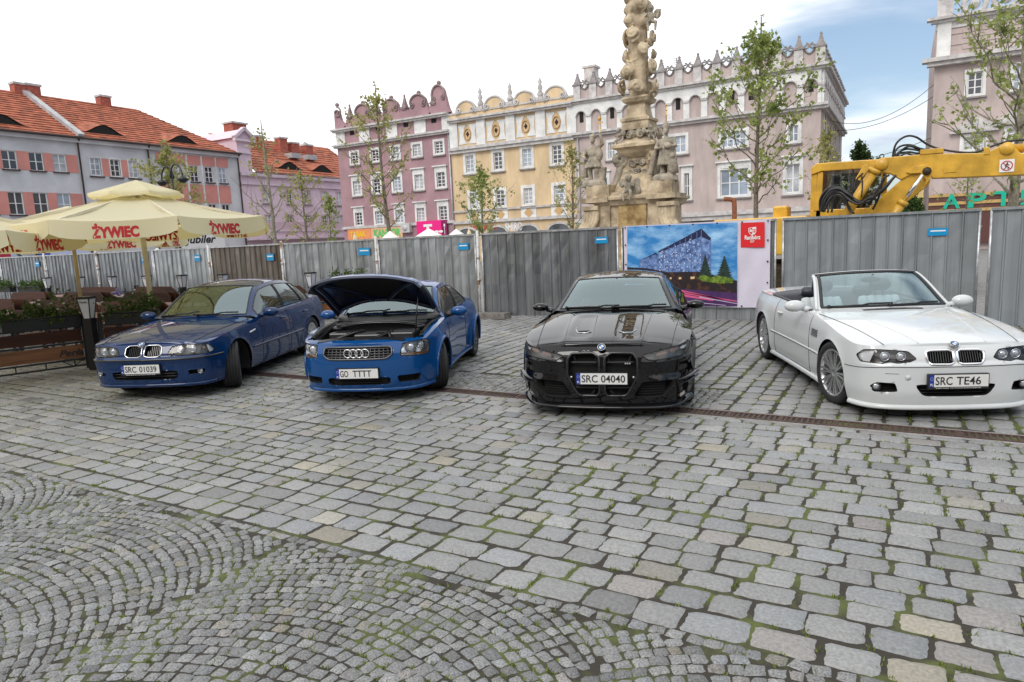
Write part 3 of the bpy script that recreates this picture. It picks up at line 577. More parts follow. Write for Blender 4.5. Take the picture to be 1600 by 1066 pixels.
def parapet(F_, u0, u1, n):
    p = (u1 - u0) / n
    F_.box(par, u0, u1, -0.35, -0.05, bz1, bz1 + 0.75)
    for i in range(n + 1):
        u = u0 + p * i; pyramid(fin, F_, u, 0.1, bz1, 0.28, 1.05, 0.95, 0, 1)
        if i < n:
            c = u + p / 2
            fin.tube([F_(c + x * (p / 2 - 0.3), 0.0, bz1 + 0.75 + 0.5 * x * x) for x in np.linspace(-1, 1, 11)], 0.06, 5, m=1)
            F_.poly(par, [(c - p / 2 + 0.25, bz1 + 0.75)] + [(c + x * (p / 2 - 0.28), bz1 + 0.75 + 0.48 * x * x) for x in np.linspace(-1, 1, 9)] + [(c + p / 2 - 0.25, bz1 + 0.75)], -0.3, -0.07)
            for sg in (-1, 1): spiral(fin, F_, c + sg * (p / 2 - 0.45), bz1 + 1.2, 0.2, 0.02, 0.06, 1.2, sg, 1.57, 1)
parapet(fS, bL + 0.3, bR - 0.1, 13); parapet(fE, 0.1 + 1.3, EL, 12)
o = par.build('parapet', M_BRN, h); fin.build('finial', [M_TRIM, M_SILL], o)
mb = MB(); c = on_y(*z3(130, 350), FY + 5); mb.box(c[0] - 0.45, c[0] + 0.45, FY + 4.5, FY + 5.5, bz1 - 1, c[1] + 0.55); mb.box(c[0] - 0.6, c[0] + 0.6, FY + 4.4, FY + 5.6, c[1] + 0.55, c[1] + 0.7); mb.build('chimney', M_TRIM, h)
mb = MB()
for x, y in ((455, 285), (525, 270), (478, 320)):
    a = on_y(*z3(x, y), FY + 4); mb.tube([(a[0], FY + 4, bz1 - 0.5), (a[0], FY + 4, a[1])], 0.035, 5)
    for k in range(4): mb.bar((a[0] - 0.35 + 0.05 * k, FY + 4, a[1] - 0.15 * k), (a[0] + 0.35 - 0.05 * k, FY + 4, a[1] - 0.15 * k), 0.03, 0.03)
mb.build('aerial', M_BLACK, h)
q0 = on_y(*z3(590, 1008), FY)[0]; q1 = on_y(*z3(760, 1000), FY)[0]
sign_board('shop_sign', 'dark shop board with white lettering behind the banner', fS, q0, q1, zg - 1.2, zg - 0.5, mat('dark_board', (0.03, 0.02, 0.018), 0.5), [('Lodów Gal', q0 + 0.3, q1 - 0.3, zg - 1.05, zg - 0.6)], M_WFRM, d=0.05, th=0.12)
m = MB(); m.tube([fS(bL + 0.3, 0.12, 0), fS(bL + 0.3, 0.12, bz0 - 0.3)], 0.07, 8); m.build('downpipe', M_METAL, h)
# ---- right corner house
h = thing('town_house', 'taupe corner house with a rusticated attic above the chemist shop', 'house', (0, 0, 0))
KL = on_y(1456, 200, FY)[0]; KR = KL + 16; kz0 = on_y(*z6(300, 268), FY)[1]; kz1 = on_y(*z6(300, 75), FY)[1]; kz2 = on_y(*z6(300, 130), FY)[1]
holes = []
for rc in ((330, 430, 332, 458), (548, 640, 300, 432), (306, 436, 640, 722), (515, 640, 600, 690)):
    us, a, b = row_of(on_y, FY, z6, [rc]); holes.append((us[0][0] + 0.15, us[0][1] - 0.15, a + 0.1, b - 0.12))
step = holes[1][0] - holes[0][0]; holes += [(q[0] + step * k, q[1] + step * k, q[2], q[3]) for q in (holes[1], holes[3]) for k in (1, 2)]
mb = MB(); wall_with_holes(mb, fS, KL, KR, 0, kz0, holes); fS.box(mb, KL, KR, -14, -0.002, kz0, kz1)
mb.add([fS(KL, 0, 0), fS(KL, 0, kz0), fS(KL, -14, kz0), fS(KL, -14, 0)], [(0, 1, 2, 3)])
for i in range(5):      # rusticated courses in the attic
    zr = kz0 + 0.05 + i * (kz2 - kz0 - 0.1) / 5
    for j in range(9): fS.box(mb, KL + 0.5 + j * 1.75 + (0.85 if i % 2 else 0), min(KR, KL + 2.21 + j * 1.75 + (0.85 if i % 2 else 0)), 0, 0.05, zr, zr + (kz2 - kz0 - 0.1) / 5 - 0.04)
mb.build('wall', M_BRN, h)
for i, q in enumerate(holes):
    o = window(h, fS, *q, nx=2, ny=3, sw=0.17)
    if i in (2, 3, 6, 7):
        s = MB(); c = (q[0] + q[1]) / 2; wd = (q[1] - q[0]) / 2 + 0.6; zz_ = q[3] + 0.35
        fS.poly(s, [(c - wd, zz_), (c + wd, zz_), (c + wd, zz_ + 0.15), (c, zz_ + 0.85), (c - wd, zz_ + 0.15)], 0, 0.14); fS.box(s, c - wd - 0.1, c + wd + 0.1, 0, 0.3, zz_ - 0.12, zz_ - 0.001); s.build('pediment', M_TRIM, o)
mb = MB()
for z, t, o_ in ((kz0, 0.45, 0.5), (kz1, 0.3, 0.35)): fS.box(mb, KL - o_ * 0.8, KR, 0, o_, z - t, z - t * 0.5); fS.box(mb, KL - o_ - 0.15, KR, 0, o_ + 0.2, z - t * 0.5, z)
mb.build('cornice', M_TRIM, h)
mb = MB(); fS.box(mb, KL, KR, 0, 0.08, kz2, kz1 - 0.3)
mb.build('attic_frieze', M_WHITE, h)
for k in range(4): mb = MB(); fS.box(mb, KL + 0.05 + k * 4.3, KL + 0.75 + k * 4.3, 0, 0.2, kz0, kz1 - 0.3); mb.build('attic_pilaster', M_WHITE, h)
mb = MB()
for k in range(14): fS.box(mb, KL + 1.0 + k * 1.12, KL + 1.65 + k * 1.12, 0.07, 0.1, kz2 + 0.25, kz1 - 0.5)
mb.build('attic_opening', M_BRN, h)
mb = MB()
for k in range(4):
    u = KL + 0.4 + k * 4.3; fS.box(mb, u - 0.4, u + 0.4, -0.7, 0.1, kz1, kz1 + 1.0); mb.lathe([(0.3, 0), (0.45, 0.4), (0.2, 0.9), (0.3, 1.2), (0.1, 1.5), (0, 1.7)], 10, fS(u, -0.3, kz1 + 1.0))
    for sg in (0, 1):
        c = u + 1.45 + sg * 1.5; mb.tube([fS(c + 0.55 * math.cos(a), 0, kz1 + 0.5 + 0.55 * math.sin(a)) for a in np.linspace(0, 2 * np.pi, 15)[:-1]], 0.18, 6, closed=True); mb.ball(fS(c, 0, kz1 + 0.5), 0.28, 8, 6)
mb.build('crest', M_TRIM, h)
sa = on_y(1455, 306, FY)[1]; sb = on_y(1455, 331, FY)[1]; sgm = mat('brown_fascia', (0.10, 0.035, 0.03), 0.6); 
mb = MB(); fS.box(mb, KL, KR, 0, 0.3, 0.4, sa)
o = tag(mb.build('shop_sign', sgm), 'brown striped fascia with big green chemist letters on the right corner house', 'sign')
s = MB()
for z in (sa - 0.05, (sa + sb) / 2 - 0.05, sb): fS.box(s, KL, KR, 0.3, 0.36, z - 0.09, z + 0.09)
s.build('stripe', mat('gold_stripe', (0.5, 0.33, 0.12), 0.5), o)
l = MB(); u0 = on_y(1472, 320, FY)[0]
for k, ch in enumerate('APTEKA'): letters(l, ch, fS(u0 + k * 1.28, 0.37, sb + 0.12), fS.U, np.array((0, 0, 1.0)), 0.92, sa - sb - 0.1, bold=0.03, off=0.03)
l.build('lettering', mat('teal_letters', (0.0, 0.42, 0.28), 0.4), o)
wires = MB()
for za_, zb2, sg_ in ((9.3, 9.9, 1.0), (8.6, 9.2, 0.6), (6.2, 6.8, 0.3)): wires.tube([(bR + (KL - bR) * t, FY + 6 - 6 * t, za_ + (zb2 - za_) * t - sg_ * 4 * t * (1 - t)) for t in np.linspace(0, 1, 17)], 0.018, 4)
tag(wires.build('cable', M_BLACK), 'thin black cables strung across the side street', 'cable')
# ---- yellow wall at the end of the side street
mb = MB(); fx = on_y(1418, 300, 92)[0]; mb.box(fx, fx + 12, 92, 98, 0, 6.6); mb.box(fx - 0.3, fx + 12.3, 91.7, 98.3, 6.6, 7.0); tag(mb.build('house', mat('far_yellow', (0.62, 0.46, 0.20), 0.9, noise=(0.6, 0.12))), 'plain pale yellow house at the far end of the side street', 'house')

# ---- left side of the square (plane X = -58, facing +X)
LX = -58.0; fW = Face((LX, 0, 0), (0, 1, 0), (1, 0, 0))
M_GRY = mat('grey_roughcast', (0.56, 0.56, 0.585), 0.95, noise=(0.5, 0.13), bump=(16, 0.012))
M_GRY2 = mat('pale_roughcast', (0.55, 0.54, 0.56), 0.95, noise=(0.5, 0.12), bump=(16, 0.012))
M_RED = mat('coral_panel', (0.60, 0.25, 0.215), 0.9, noise=(0.8, 0.10), bump=(16, 0.008))
hA, hB, hC = [on_x(x, y, LX)[0] for x, y in ((122, 218), (230, 227), (372, 250))]
ze = 11.35; zr = 15.9; rdep = 7.2
def chimney(root, x, y, z0, z1, s=0.6, name='chimney', cap=True):
    m = MB(); m.box(x - s * 0.8, x + s * 0.8, y - s, y + s, z0, z1); o = m.build(name, M_BRICK, root)
    if cap: c = MB(); c.box(x - s * 0.95, x + s * 0.95, y - s * 1.15, y + s * 1.15, z1, z1 + 0.18); c.build('cap', M_TRIM, o)
def eyebrow(root, y, z):
    t = (z - ze) / (zr - ze); x = LX - rdep * t; P = []
    for i, v in enumerate(np.linspace(-1, 1, 17)):
        hh = 0.75 * (0.5 + 0.5 * math.cos(math.pi * v)); P.append([(x + 0.45, y + v * 1.9, z + 0.1 + hh * 0.95 - (0.0)), (x - 1.6, y + v * 1.9, z + 1.15 + hh * 0.12)])
    m = MB(); m.grid(np.array(P)); o = m.build('dormer', M_TILE, root)
    g = MB(); g.add([(x + 0.38, y + v * 1.7, z + 0.05) for v in (-1, 1)] + [(x + 0.38, y + v * 1.7, z + 0.08 + 0.7 * (0.5 + 0.5 * math.cos(math.pi * v))) for v in np.linspace(1, -1, 13)], [tuple(range(15))]); g.build('pane', M_DARK, o)
def left_house(label, y0, y1, wallm, rowsW, panels, drain, nx=2, ny=3, extra_holes=(), sw=0.0):
    h = thing('town_house', label, 'house', (0, 0, 0)); holes = list(extra_holes)
    for us, a, b in rowsW: holes += [(u0, u1, a, b) for u0, u1 in us]
    mb = MB(); wall_with_holes(mb, fW, y0, y1, 0, ze, holes); mb.build('wall', wallm, h)
    for q in holes: window(h, fW, *q, nx=nx, ny=ny, sw=sw, sillm=M_PIPE)
    for q in panels: m = MB(); fW.box(m, q[0], q[1], -0.02, 0.03, q[2], q[3]); m.build('coral_panel', M_RED, h)
    m = MB(); fW.box(m, y0, y1, 0, 0.35, ze - 0.35, ze - 0.05); fW.box(m, y0, y1, 0, 0.5, ze - 0.05, ze + 0.05); m.build('cornice', M_GRY2, h)
    m = MB(); m.tube([fW(y0, 0.55, ze + 0.02), fW(y1, 0.55, ze + 0.02)], 0.11, 6); m.tube([fW(drain, 0.15, 0), fW(drain, 0.15, ze - 0.4), fW(drain, 0.5, ze)], 0.075, 6); m.build('gutter', M_PIPE, h)
    return h
def RW(rects): return row_of(on_x, LX, z1_, rects)
r1 = RW([(0, 76, 400, 487), (130, 196, 408, 492), (240, 303, 418, 502)]); r2 = RW([(32, 104, 590, 692), (150, 217, 596, 700), (263, 322, 600, 705)])
gaps = lambda us, a, b, y0, y1: [(l[1], r[0], a, b) for l, r in zip(us, us[1:])] + [(y0, us[0][0], a, b)] * (us[0][0] > y0) + [(us[-1][1], y1, a, b)]
per = r1[0][1][0] - r1[0][0][0]
def ext(r, n): us, a, b = r; return ([(us[0][0] - per * k, us[0][1] - per * k) for k in range(n, 0, -1)] + us, a, b)
yA0 = r1[0][0][0] - per * 4 - 1
r1x, r2x = ext(r1, 4), ext(r2, 4)
hs1 = left_house('grey town house with coral panels and square windows at the far left', yA0, hA, M_GRY, [r1x, r2x], gaps(*r1x, yA0, hA - 0.3) + gaps(*r2x, yA0, hA - 0.3), hA - 0.15, nx=2, ny=2)
m = MB(); roof_plane(m, fW(yA0, 0.55, ze), fW(hA, 0.55, ze), (LX - rdep, hA, zr), (LX - rdep, yA0, zr), 18); m.build('roof', M_TILE, hs1)
eyebrow(hs1, on_x(5, 188, LX)[0], ze + 0.5)
m = MB(); a = np.array((LX + 0.5, hA, ze + 0.1)); b = np.array((LX - rdep, hA, zr + 0.1)); m.bar(a, b, 0.5, 0.5); m.build('party_wall', M_METAL, hs1)
cy_, cz_ = on_x(29, 138, LX - rdep); chimney(hs1, LX - rdep, cy_, zr - 1, zr + 0.55, 0.5)
cy_, cz_ = on_x(52, 138, LX - rdep); chimney(hs1, LX - rdep, cy_ - 0.2, zr - 1, zr + 0.6, 0.55)
b1 = RW([(413, 462, 432, 515), (507, 551, 442, 520), (593, 635, 452, 527)])
perb = b1[0][1][0] - b1[0][0][0]; b2 = ([(u0, u1) for u0, u1 in b1[0]], b1[1] - 3.6, b1[2] - 3.6)
hs2 = left_house('grey town house with three arched windows behind the beer umbrella', hA, hB, M_GRY, [b1, b2], [(l[1], r[0], a_, b_) for us, a_, b_ in (b1, b2) for l, r in zip(us, us[1:])], hB - 0.1, ny=3, sw=0.1)
m = MB(); roof_plane(m, fW(hA, 0.55, ze), fW(hB, 0.55, ze), (LX - rdep, hB, zr), (LX - rdep, hA, zr), 18); m.build('roof', M_TILE, hs2)
eyebrow(hs2, on_x(169, 207, LX)[0], ze + 0.6); cy_, _ = on_x(161, 155, LX - rdep); chimney(hs2, LX - rdep, cy_, zr - 1, zr + 0.6, 0.5)
c1 = RW([(740, 772, 455, 530), (808, 842, 460, 535), (878, 916, 470, 540), (945, 987, 482, 556), (1010, 1048, 488, 562)]); c2 = (c1[0], c1[1] - 3.7, c1[2] - 3.5)
pan = [(u0 - 0.25, u1 + 0.25, c1[2] + 0.05, ze - 0.5) for u0, u1 in c1[0]] + [(u0 - 0.25, u1 + 0.25, c2[2] + 0.1, c1[1] - 0.25) for u0, u1 in c1[0]]
hs3 = left_house('pale grey town house with tall coral window strips next to the pink house', hB, hC, M_GRY, [c1, c2], pan, hC - 0.15, ny=3)
m = MB()
for l, r in zip(c1[0], c1[0][1:]): m = MB(); fW.box(m, l[1] + 0.3, r[0] - 0.3, 0, 0.12, c2[1] - 0.3, ze - 0.4); m.build('pilaster', M_WHITE, hs3)
m = MB(); yh = hC - 5.5; roof_plane(m, fW(hB, 0.55, ze), fW(hC, 0.55, ze), (LX - rdep, yh, zr), (LX - rdep, hB, zr), 18)
m.add([fW(hC, 0.55, ze), (LX - 2 * rdep, hC, ze), (LX - rdep, yh, zr)], [(0, 1, 2)], None, False); m.build('roof', M_TILE, hs3)
eyebrow(hs3, on_x(290, 226, LX)[0], ze + 0.5)
zt_ = 3.3
f0 = fW
sign_board('shop_sign', 'pale blue shop front with a clock and dark letters under the parasols', fW, on_x(0, 390, LX)[0] - 3, hA - 0.3, 0.3, zt_ + 1.3, mat('pale_blue_front', (0.50, 0.56, 0.78), 0.6), [('ZAKŁAD', on_x(58, 392, LX)[0], on_x(75, 394, LX)[0] + 0.8, zt_ - 0.7, zt_ - 0.1)], M_BLACK, d=0.02, th=0.12)
m = MB(); c = on_x(40, 388, LX); m.lathe([(0.85, 0), (0.85, 0.08), (0.72, 0.1)], 24, fW(c[0], 0.16, c[1]), 'x'); o = tag(m.build('wall_clock', mat('clock_ring', (0.06, 0.09, 0.09), 0.5)), 'round clock sign on the pale blue shop front at far left', 'clock')
m = MB(); m.lathe([(0.7, 0.1), (0.7, 0.115)], 24, fW(c[0], 0.16, c[1]), 'x'); m.build('dial', M_WFRM, o); m = MB(); m.bar(fW(c[0], 0.29, c[1] - 0.05), fW(c[0], 0.29, c[1] + 0.5), 0.08, 0.03); m.bar(fW(c[0], 0.29, c[1]), fW(c[0] + 0.05, 0.29, c[1] - 0.4), 0.09, 0.03); m.build('hand', M_BLACK, o)
d0, d1 = on_x(58, 402, LX)[0], on_x(77, 402, LX)[0]; sign_board('shop_sign', 'deep blue board under the dark letters at far left', fW, d0, d1, 1.5, zt_ - 0.9, mat('blue_board', (0.02, 0.08, 0.42), 0.5), [('24h', d0 + 0.3, d0 + 1.3, 1.7, 2.2)], M_WFRM, d=0.16, th=0.06)
d0, d1 = on_x(-8, 402, LX)[0], on_x(15, 402, LX)[0]; sign_board('shop_sign', 'small dark red board at the far left edge behind the fence', fW, d0, d1, 1.4, zt_ - 0.9, mat('red_board', (0.42, 0.02, 0.04), 0.5), [('Kwiaty', d0 + 1.4, d1 - 0.2, 1.75, 2.1)], M_WFRM, d=0.16, th=0.06)
d0, d1 = on_x(305, 378, LX)[0], on_x(330, 380, LX)[0]; sign_board('shop_sign', 'white shop board with ornate dark JUBILER lettering behind the large umbrella', fW, d0 - 2, d1 + 1.5, zt_ - 1.4, zt_ + 0.5, M_WFRM, [('Jubiler', d0 - 1.2, d1 + 0.5, zt_ - 0.8, zt_ + 0.2)], M_BLACK, d=0.02, bold=0.03, shear=0.3)
# ---- pink houses
M_PNK = mat('pink_render', (0.70, 0.55, 0.63), 0.9, noise=(0.5, 0.08), bump=(14, 0.006)); M_PNK2 = mat('pink_plinth', (0.58, 0.42, 0.48), 0.9, noise=(0.5, 0.1))
h = thing('town_house', 'pink town house with a pedimented gable and a tiled roof with dormers', 'house', (0, 0, 0))
p0, p1 = hC, on_x(534, 300, LX)[0] + 6; gz1 = on_x(392, 218, LX)[1]; pe = on_x(440, 272, LX)[1]; g1 = on_x(394, 260, LX)[0]
pw1 = RW([(1210, 1245, 578, 640), (1325, 1350, 578, 640), (1408, 1432, 585, 645), (1485, 1510, 592, 652), (1558, 1580, 597, 657)]); pw2 = RW([(1228, 1255, 700, 762), (1328, 1354, 700, 760), (1412, 1437, 700, 762), (1490, 1516, 702, 762), (1562, 1586, 702, 764)])
holes = [(u0, u1, r[1], r[2]) for r in (pw1, pw2) for u0, u1 in r[0]]
mb = MB(); wall_with_holes(mb, fW, p0, p1, 0, pe, holes); fW.box(mb, p0, g1, -8, -0.001, pe, gz1); mb.build('wall', M_PNK, h)
for q in holes: window(h, fW, *q, nx=2, ny=3, sw=0.14, trim=M_PNK2)
mb = MB(); gm = (p0 + g1) / 2; ga = on_x(365, 200, LX)[1]
fW.poly(mb, [(p0 - 0.3, gz1), (g1 + 0.3, gz1), (gm, ga)], -8, 0.02); mb.build('gable', M_PNK, h)
mb = MB()
for u in (p0 - 0.4, g1 + 0.4): mb.bar(fW(u, 0.2, gz1), fW(gm, 0.2, ga + 0.05), 0.5, 0.28)
fW.box(mb, p0 - 0.4, g1 + 0.4, 0, 0.4, gz1 - 0.35, gz1 - 0.1); fW.box(mb, p0, g1, 0, 0.2, gz1 - 1.5, gz1 - 1.35)
fW.box(mb, p0, p1, 0, 0.35, pe - 0.45, pe - 0.15); fW.box(mb, p0, p1, 0, 0.2, pe - 1.3, pe - 1.15)
zf = on_x(470, 360, LX)[1]; fW.box(mb, p0, p1, 0, 0.2, zf - 0.1, zf + 0.1); zf2 = on_x(470, 372, LX)[1]; fW.box(mb, p0, p1, 0, 0.9, zf2 - 0.1, zf2 + 0.05)
mb.build('cornice', mat('pink_trim', (0.62, 0.52, 0.58), 0.9, noise=(1, 0.1)), h)
mb = MB(); fW.box(mb, p0, p1, 0, 0.05, zf + 0.1, zf + 0.9); fW.box(mb, p0, p1, 0, 0.05, 0, zf2 - 0.1); mb.build('plinth', M_PNK2, h)
rz = pe + 4.6
mb = MB(); roof_plane(mb, fW(g1, 0.4, pe), fW(p1 - 1, 0.4, pe), (LX - 6.5, p1 - 1, rz), (LX - 6.5, g1, rz), 14); mb.build('roof', M_TILE, h)
ze_b = ze; ze, zr, rdep = pe, rz, 6.5
for x in (1355, 1505): eyebrow(h, on_x(x / 2.963, 265, LX)[0], pe + 0.6)
for x, y in ((1192, 345), (1300, 352), (1355, 375), (1420, 385)): yy, z = on_x(x / 2.963, 100 + y / 2.963, LX - 4.5); chimney(h, LX - 4.5, yy, pe + 1.5, z + 0.1, 0.55)
yy, z = on_x(1088 / 2.963, 100 + 290 / 2.963, LX - 5); chimney(h, LX - 5, yy, pe + 1.5, z + 0.2, 0.9)
for x in (1350, 1425):
    yy, z = on_x(x / 2.963, 100 + 430 / 2.963, LX - 3); m = MB(); m.box(LX - 3.4, LX - 2.2, yy - 0.7, yy + 0.7, pe + 2.2, pe + 2.75); m.build('skylight', M_METAL, h)
mb = MB(); pts = [on_x(x / 2.963, 100 + y / 2.963, LX - 8) for x, y in ((1385, 395), (1410, 360), (1500, 410), (1560, 495), (1600, 560))]
mb.prism([(p1 - 14, pe)] + [(a, b) for a, b in pts] + [(pts[-1][0], pe)], LX - 8.4, LX - 8.0, lambda p, q, c: np.array((c, p, q))); mb.build('party_wall', M_WHITE, h)
# ---------------------------------------------------------------- hoarding, banner
def on_d(x, y, D): d = px(x, y); t = D / (d[0] * -0.498 + d[1] * 0.867); return np.array((d[0] * t, d[1] * t, CAM_H + d[2] * t))
GY = 14.2
def sheet_mat(name, col, metal, rough, streak, dirt=(0.16, 0.12, 0.09), damt=0.5):
    m = mat(name, col, rough, metal=metal, noise=(1.0, 0.18), stretch=(7.0, 1.0, 0.16), col2=tuple(min(1, c * (1 + streak)) for c in col), nthr=(0.36, 0.62), rnoise=0.12)
    t = m.node_tree; b = t.nodes['Principled BSDF']; src = b.inputs['Base Color'].links[0].from_socket      # dirt creeping up from the foot and blotches
    tcn = t.nodes.new('ShaderNodeTexCoord'); n = t.nodes.new('ShaderNodeTexNoise'); n.inputs['Scale'].default_value = 1.1; n.inputs['Detail'].default_value = 8; t.links.new(tcn.outputs['Object'], n.inputs['Vector'])
    mr = t.nodes.new('ShaderNodeMapRange'); mr.inputs['From Min'].default_value = 0.48; mr.inputs['From Max'].default_value = 0.75; mr.inputs['To Max'].default_value = damt; t.links.new(n.outputs['Fac'], mr.inputs['Value'])
    mx = t.nodes.new('ShaderNodeMix'); mx.data_type = 'RGBA'; mx.inputs['B'].default_value = (*dirt, 1); t.links.new(mr.outputs[0], mx.inputs['Factor']); t.links.new(src, mx.inputs['A']); t.links.new(mx.outputs['Result'], b.inputs['Base Color'])
    return m
M_S1 = sheet_mat('galvanised_sheet', (0.26, 0.275, 0.29), 0.85, 0.34, 0.4, damt=0.3); M_S2 = sheet_mat('painted_sheet', (0.26, 0.285, 0.30), 0.35, 0.45, 0.12, damt=0.10); M_S3 = sheet_mat('dirty_sheet', (0.15, 0.13, 0.11), 0.6, 0.45, 0.5, (0.10, 0.065, 0.045), 0.85)
M_S4 = sheet_mat('dull_sheet', (0.34, 0.36, 0.37), 0.75, 0.36, 0.4, damt=0.14)
M_TUBE = mat('galvanised_tube', (0.42, 0.43, 0.44), 0.4, metal=0.7, noise=(8, 0.3)); M_CONC = mat('concrete_foot', (0.17, 0.155, 0.14), 0.95, noise=(9, 0.3), bump=(40, 0.008))
M_STK = mat('blue_sticker', (0.0, 0.25, 0.52), 0.4)
def fence_panel(x0, x1, m, label, sticker=None, rib=0.232, H=2.05, y=GY):
    root = thing('metal_fence', label, 'fence', (x0, y, 0), 0, 'corrugated hoarding panels along the square'); W = x1 - x0
    s = MB(); P = []; n = max(3, int(round(W / rib))); p = W / n
    for i in range(n):
        a = i * p; P += [(a, 0), (a + p * 0.80, 0), (a + p * 0.86, -0.028), (a + p * 0.93, -0.028), (a + p * 0.99, 0)]
    P.append((W, 0)); rng = np.random.default_rng(int(abs(x0) * 100))
    zs = np.linspace(0.07, H - 0.03, 9); bow = rng.normal(0, 0.004, (9, len(P)))
    s.grid([[(a, b + bow[k, i], z) for i, (a, b) in enumerate(P)] for k, z in enumerate(zs)], smooth=False); s.build('sheet', m, root)
    s = MB(); s.box(0, W, -0.045, 0.03, H - 0.045, H); s.box(0, W, 0.005, 0.03, 0.05, 0.1); s.build('rail', M_TUBE if m is not M_S2 else M_S2, root)
    for a in (0.012, W - 0.012):
        s = MB(); s.tube([(a, -0.02, 0.0), (a, -0.02, H)], 0.021, 8); s.build('post', M_TUBE, root)
    if sticker:
        s = MB(); c, zc, sw, sh = sticker; s.box(c - sw / 2, c + sw / 2, -0.034, -0.03, zc - sh / 2, zc + sh / 2); o = s.build('sticker', M_STK, root)
        l = MB(); l.box(c - sw * 0.38, c + sw * 0.38, -0.036, -0.034, zc + sh * 0.05, zc + sh * 0.22); l.build('lettering', M_WFRM, o)
    return root
FP = [(-39.2, -35.75, M_S1, 'leftmost hoarding panel, far behind the beer garden', None), (-35.7, -32.25, M_S1, 'pale hoarding panel at the left edge of the photo', None), (-32.2, -28.75, M_S1, 'hoarding panel behind the far planter and nearest the photo left edge but one', (2.9, 1.72, 0.3, 0.2)),
      (-28.7, -25.25, M_S1, 'hoarding panel behind the wooden umbrella post', None), (-25.2, -21.95, M_S1, 'hoarding panel between two umbrella posts in the beer garden', (2.8, 1.7, 0.28, 0.2)),
      (-21.9, -19.0, M_S4, 'grey hoarding panel right of the white umbrella post', (2.3, 1.72, 0.28, 0.2)), (-18.95, -15.75, M_S3, 'brown stained hoarding panel above the blue saloon', (2.7, 1.66, 0.3, 0.2)), (-15.7, -12.2, M_S4, 'streaky hoarding panel right of the white sapling stake', (3.1, 1.72, 0.4, 0.2)),
      (-12.12, -9.05, M_S4, 'hoarding panel behind the open bonnet', (2.72, 1.75, 0.3, 0.16)), (-8.88, -5.38, M_S1, 'shiny dark hoarding panel left of the banner', (3.12, 1.77, 0.3, 0.14)), (-5.3, -2.14, M_S4, 'hoarding panel that carries the printed banner', None),
      (-2.02, 1.14, M_S2, 'grey painted hoarding panel right of the banner', (2.55, 1.68, 0.3, 0.13)), (1.28, 4.75, M_S2, 'grey painted hoarding panel at the right edge', None), (4.85, 8.3, M_S2, 'grey painted hoarding panel outside the right edge', None)]
for q in FP: fence_panel(*q)
M_STRIPE = mat('peeling_white_paint', (0.62, 0.61, 0.59), 0.7, noise=(7, 0.0), col2=(0.25, 0.13, 0.07), stretch=(1, 1, 0.6), nthr=(0.52, 0.6))
for x, lab in ((-8.965, 'peeling white post in the hoarding gap beside the concrete block'), (-15.73, 'peeling white post behind the roof of the blue saloon'), (-12.16, 'peeling white post above the open bonnet'), (-19.0, 'white post right of the umbrella pole in the hoarding'), (-25.2, 'thin white post left of the umbrella pole'), (-28.72, 'thin white post behind the small lantern')):
    s = MB(); s.tube([(x - 0.02, GY - 0.06, 0.05), (x, GY - 0.05, 2.12)], 0.033, 8)
    for z in (0.9, 1.45): s.tube([(x, GY - 0.055, z), (x, GY - 0.055, z + 0.05)], 0.05, 8)
    tag(s.build('fence_post', M_STRIPE), lab, 'post', 'posts in the hoarding gaps')
for x, y, lab in ((-8.55, 14.02, 'concrete block under the hoarding post between the two middle cars'), (-5.3, 14.25, 'concrete block behind the black car')):
    s = MB(); s.prism([(-0.42, 0), (0.42, 0), (0.4, 0.14), (-0.4, 0.14)], y - 0.16, y + 0.16, lambda p, q, c: np.array((x + p, c, q))); tag(s.build('concrete_block', M_CONC), lab, 'block')
# printed banner on the panel
z7 = lambda x, y: (960 + x / 5.7143, 330 + y / 5.7143)
BY = GY - 0.075
def bp(x, y): return on_y(*z7(x, y), BY)
bx0, bx1 = bp(88, 400)[0], bp(1390, 400)[0]; bz1 = (bp(600, 108)[1] + bp(1300, 78)[1]) / 2 ; bz0 = bp(900, 858)[1]
def bmap(x, y): return bp(x, y)
o = MB(); nx_, nz_ = 40, 20; gx = np.linspace(bx0, bx1, nx_); gz_ = np.linspace(bz0, bz1, nz_)
wr = lambda x, z: 0.006 * math.sin(x * 5 + z * 2) * math.sin(z * 3.1) - 0.012 * math.exp(-((x - (bx0 + bx1) / 2) / 0.5) ** 2) * (z - bz0) / (bz1 - bz0) + 0.008 * math.sin(x * 11 - z * 6) * math.exp(-(x - bx1 + 0.4) ** 2 * 4)
o.grid([[(x, BY + wr(x, z), z) for x in gx] for z in gz_])
M_BAN = mat('banner_white', (0.62, 0.58, 0.68), 0.45, noise=(2, 0.05)); ban = tag(o.build('banner', M_BAN), 'printed banner of a glass building at dusk fixed to the hoarding', 'banner')
def pprint(name, polys, m, off, parent=ban):
    b = MB()
    for P in polys:
        V = []
        for x, y in P: X, Z = bmap(x, y); V.append((X, BY - off, Z))
        b.add(V, [tuple(range(len(V)))[::-1]])
    return b.build(name, m, parent)
M_BSKY = mat('printed_sky', (0.03, 0.27, 0.68), 0.45, noise=(2.4, 0.25), col2=(0.42, 0.68, 0.92), stretch=(0.7, 1, 1.6), nthr=(0.42, 0.72))
L0, R0 = 118, 1098
pic = pprint('printed_picture', [[(L0, 140), (640, 118), (R0, 100), (R0, 845), (L0, 845)]], M_BSKY, 0.022)
M_BB = mat('printed_glass_building', (0.05, 0.10, 0.30), 0.45, noise=(14, 0.3), col2=(0.22, 0.36, 0.66)); M_BN = mat('printed_navy', (0.01, 0.015, 0.06), 0.45); M_BD = mat('printed_dusk', (0.02, 0.012, 0.015), 0.45, noise=(9, 0.2), col2=(0.14, 0.05, 0.02), nthr=(0.5, 0.75))
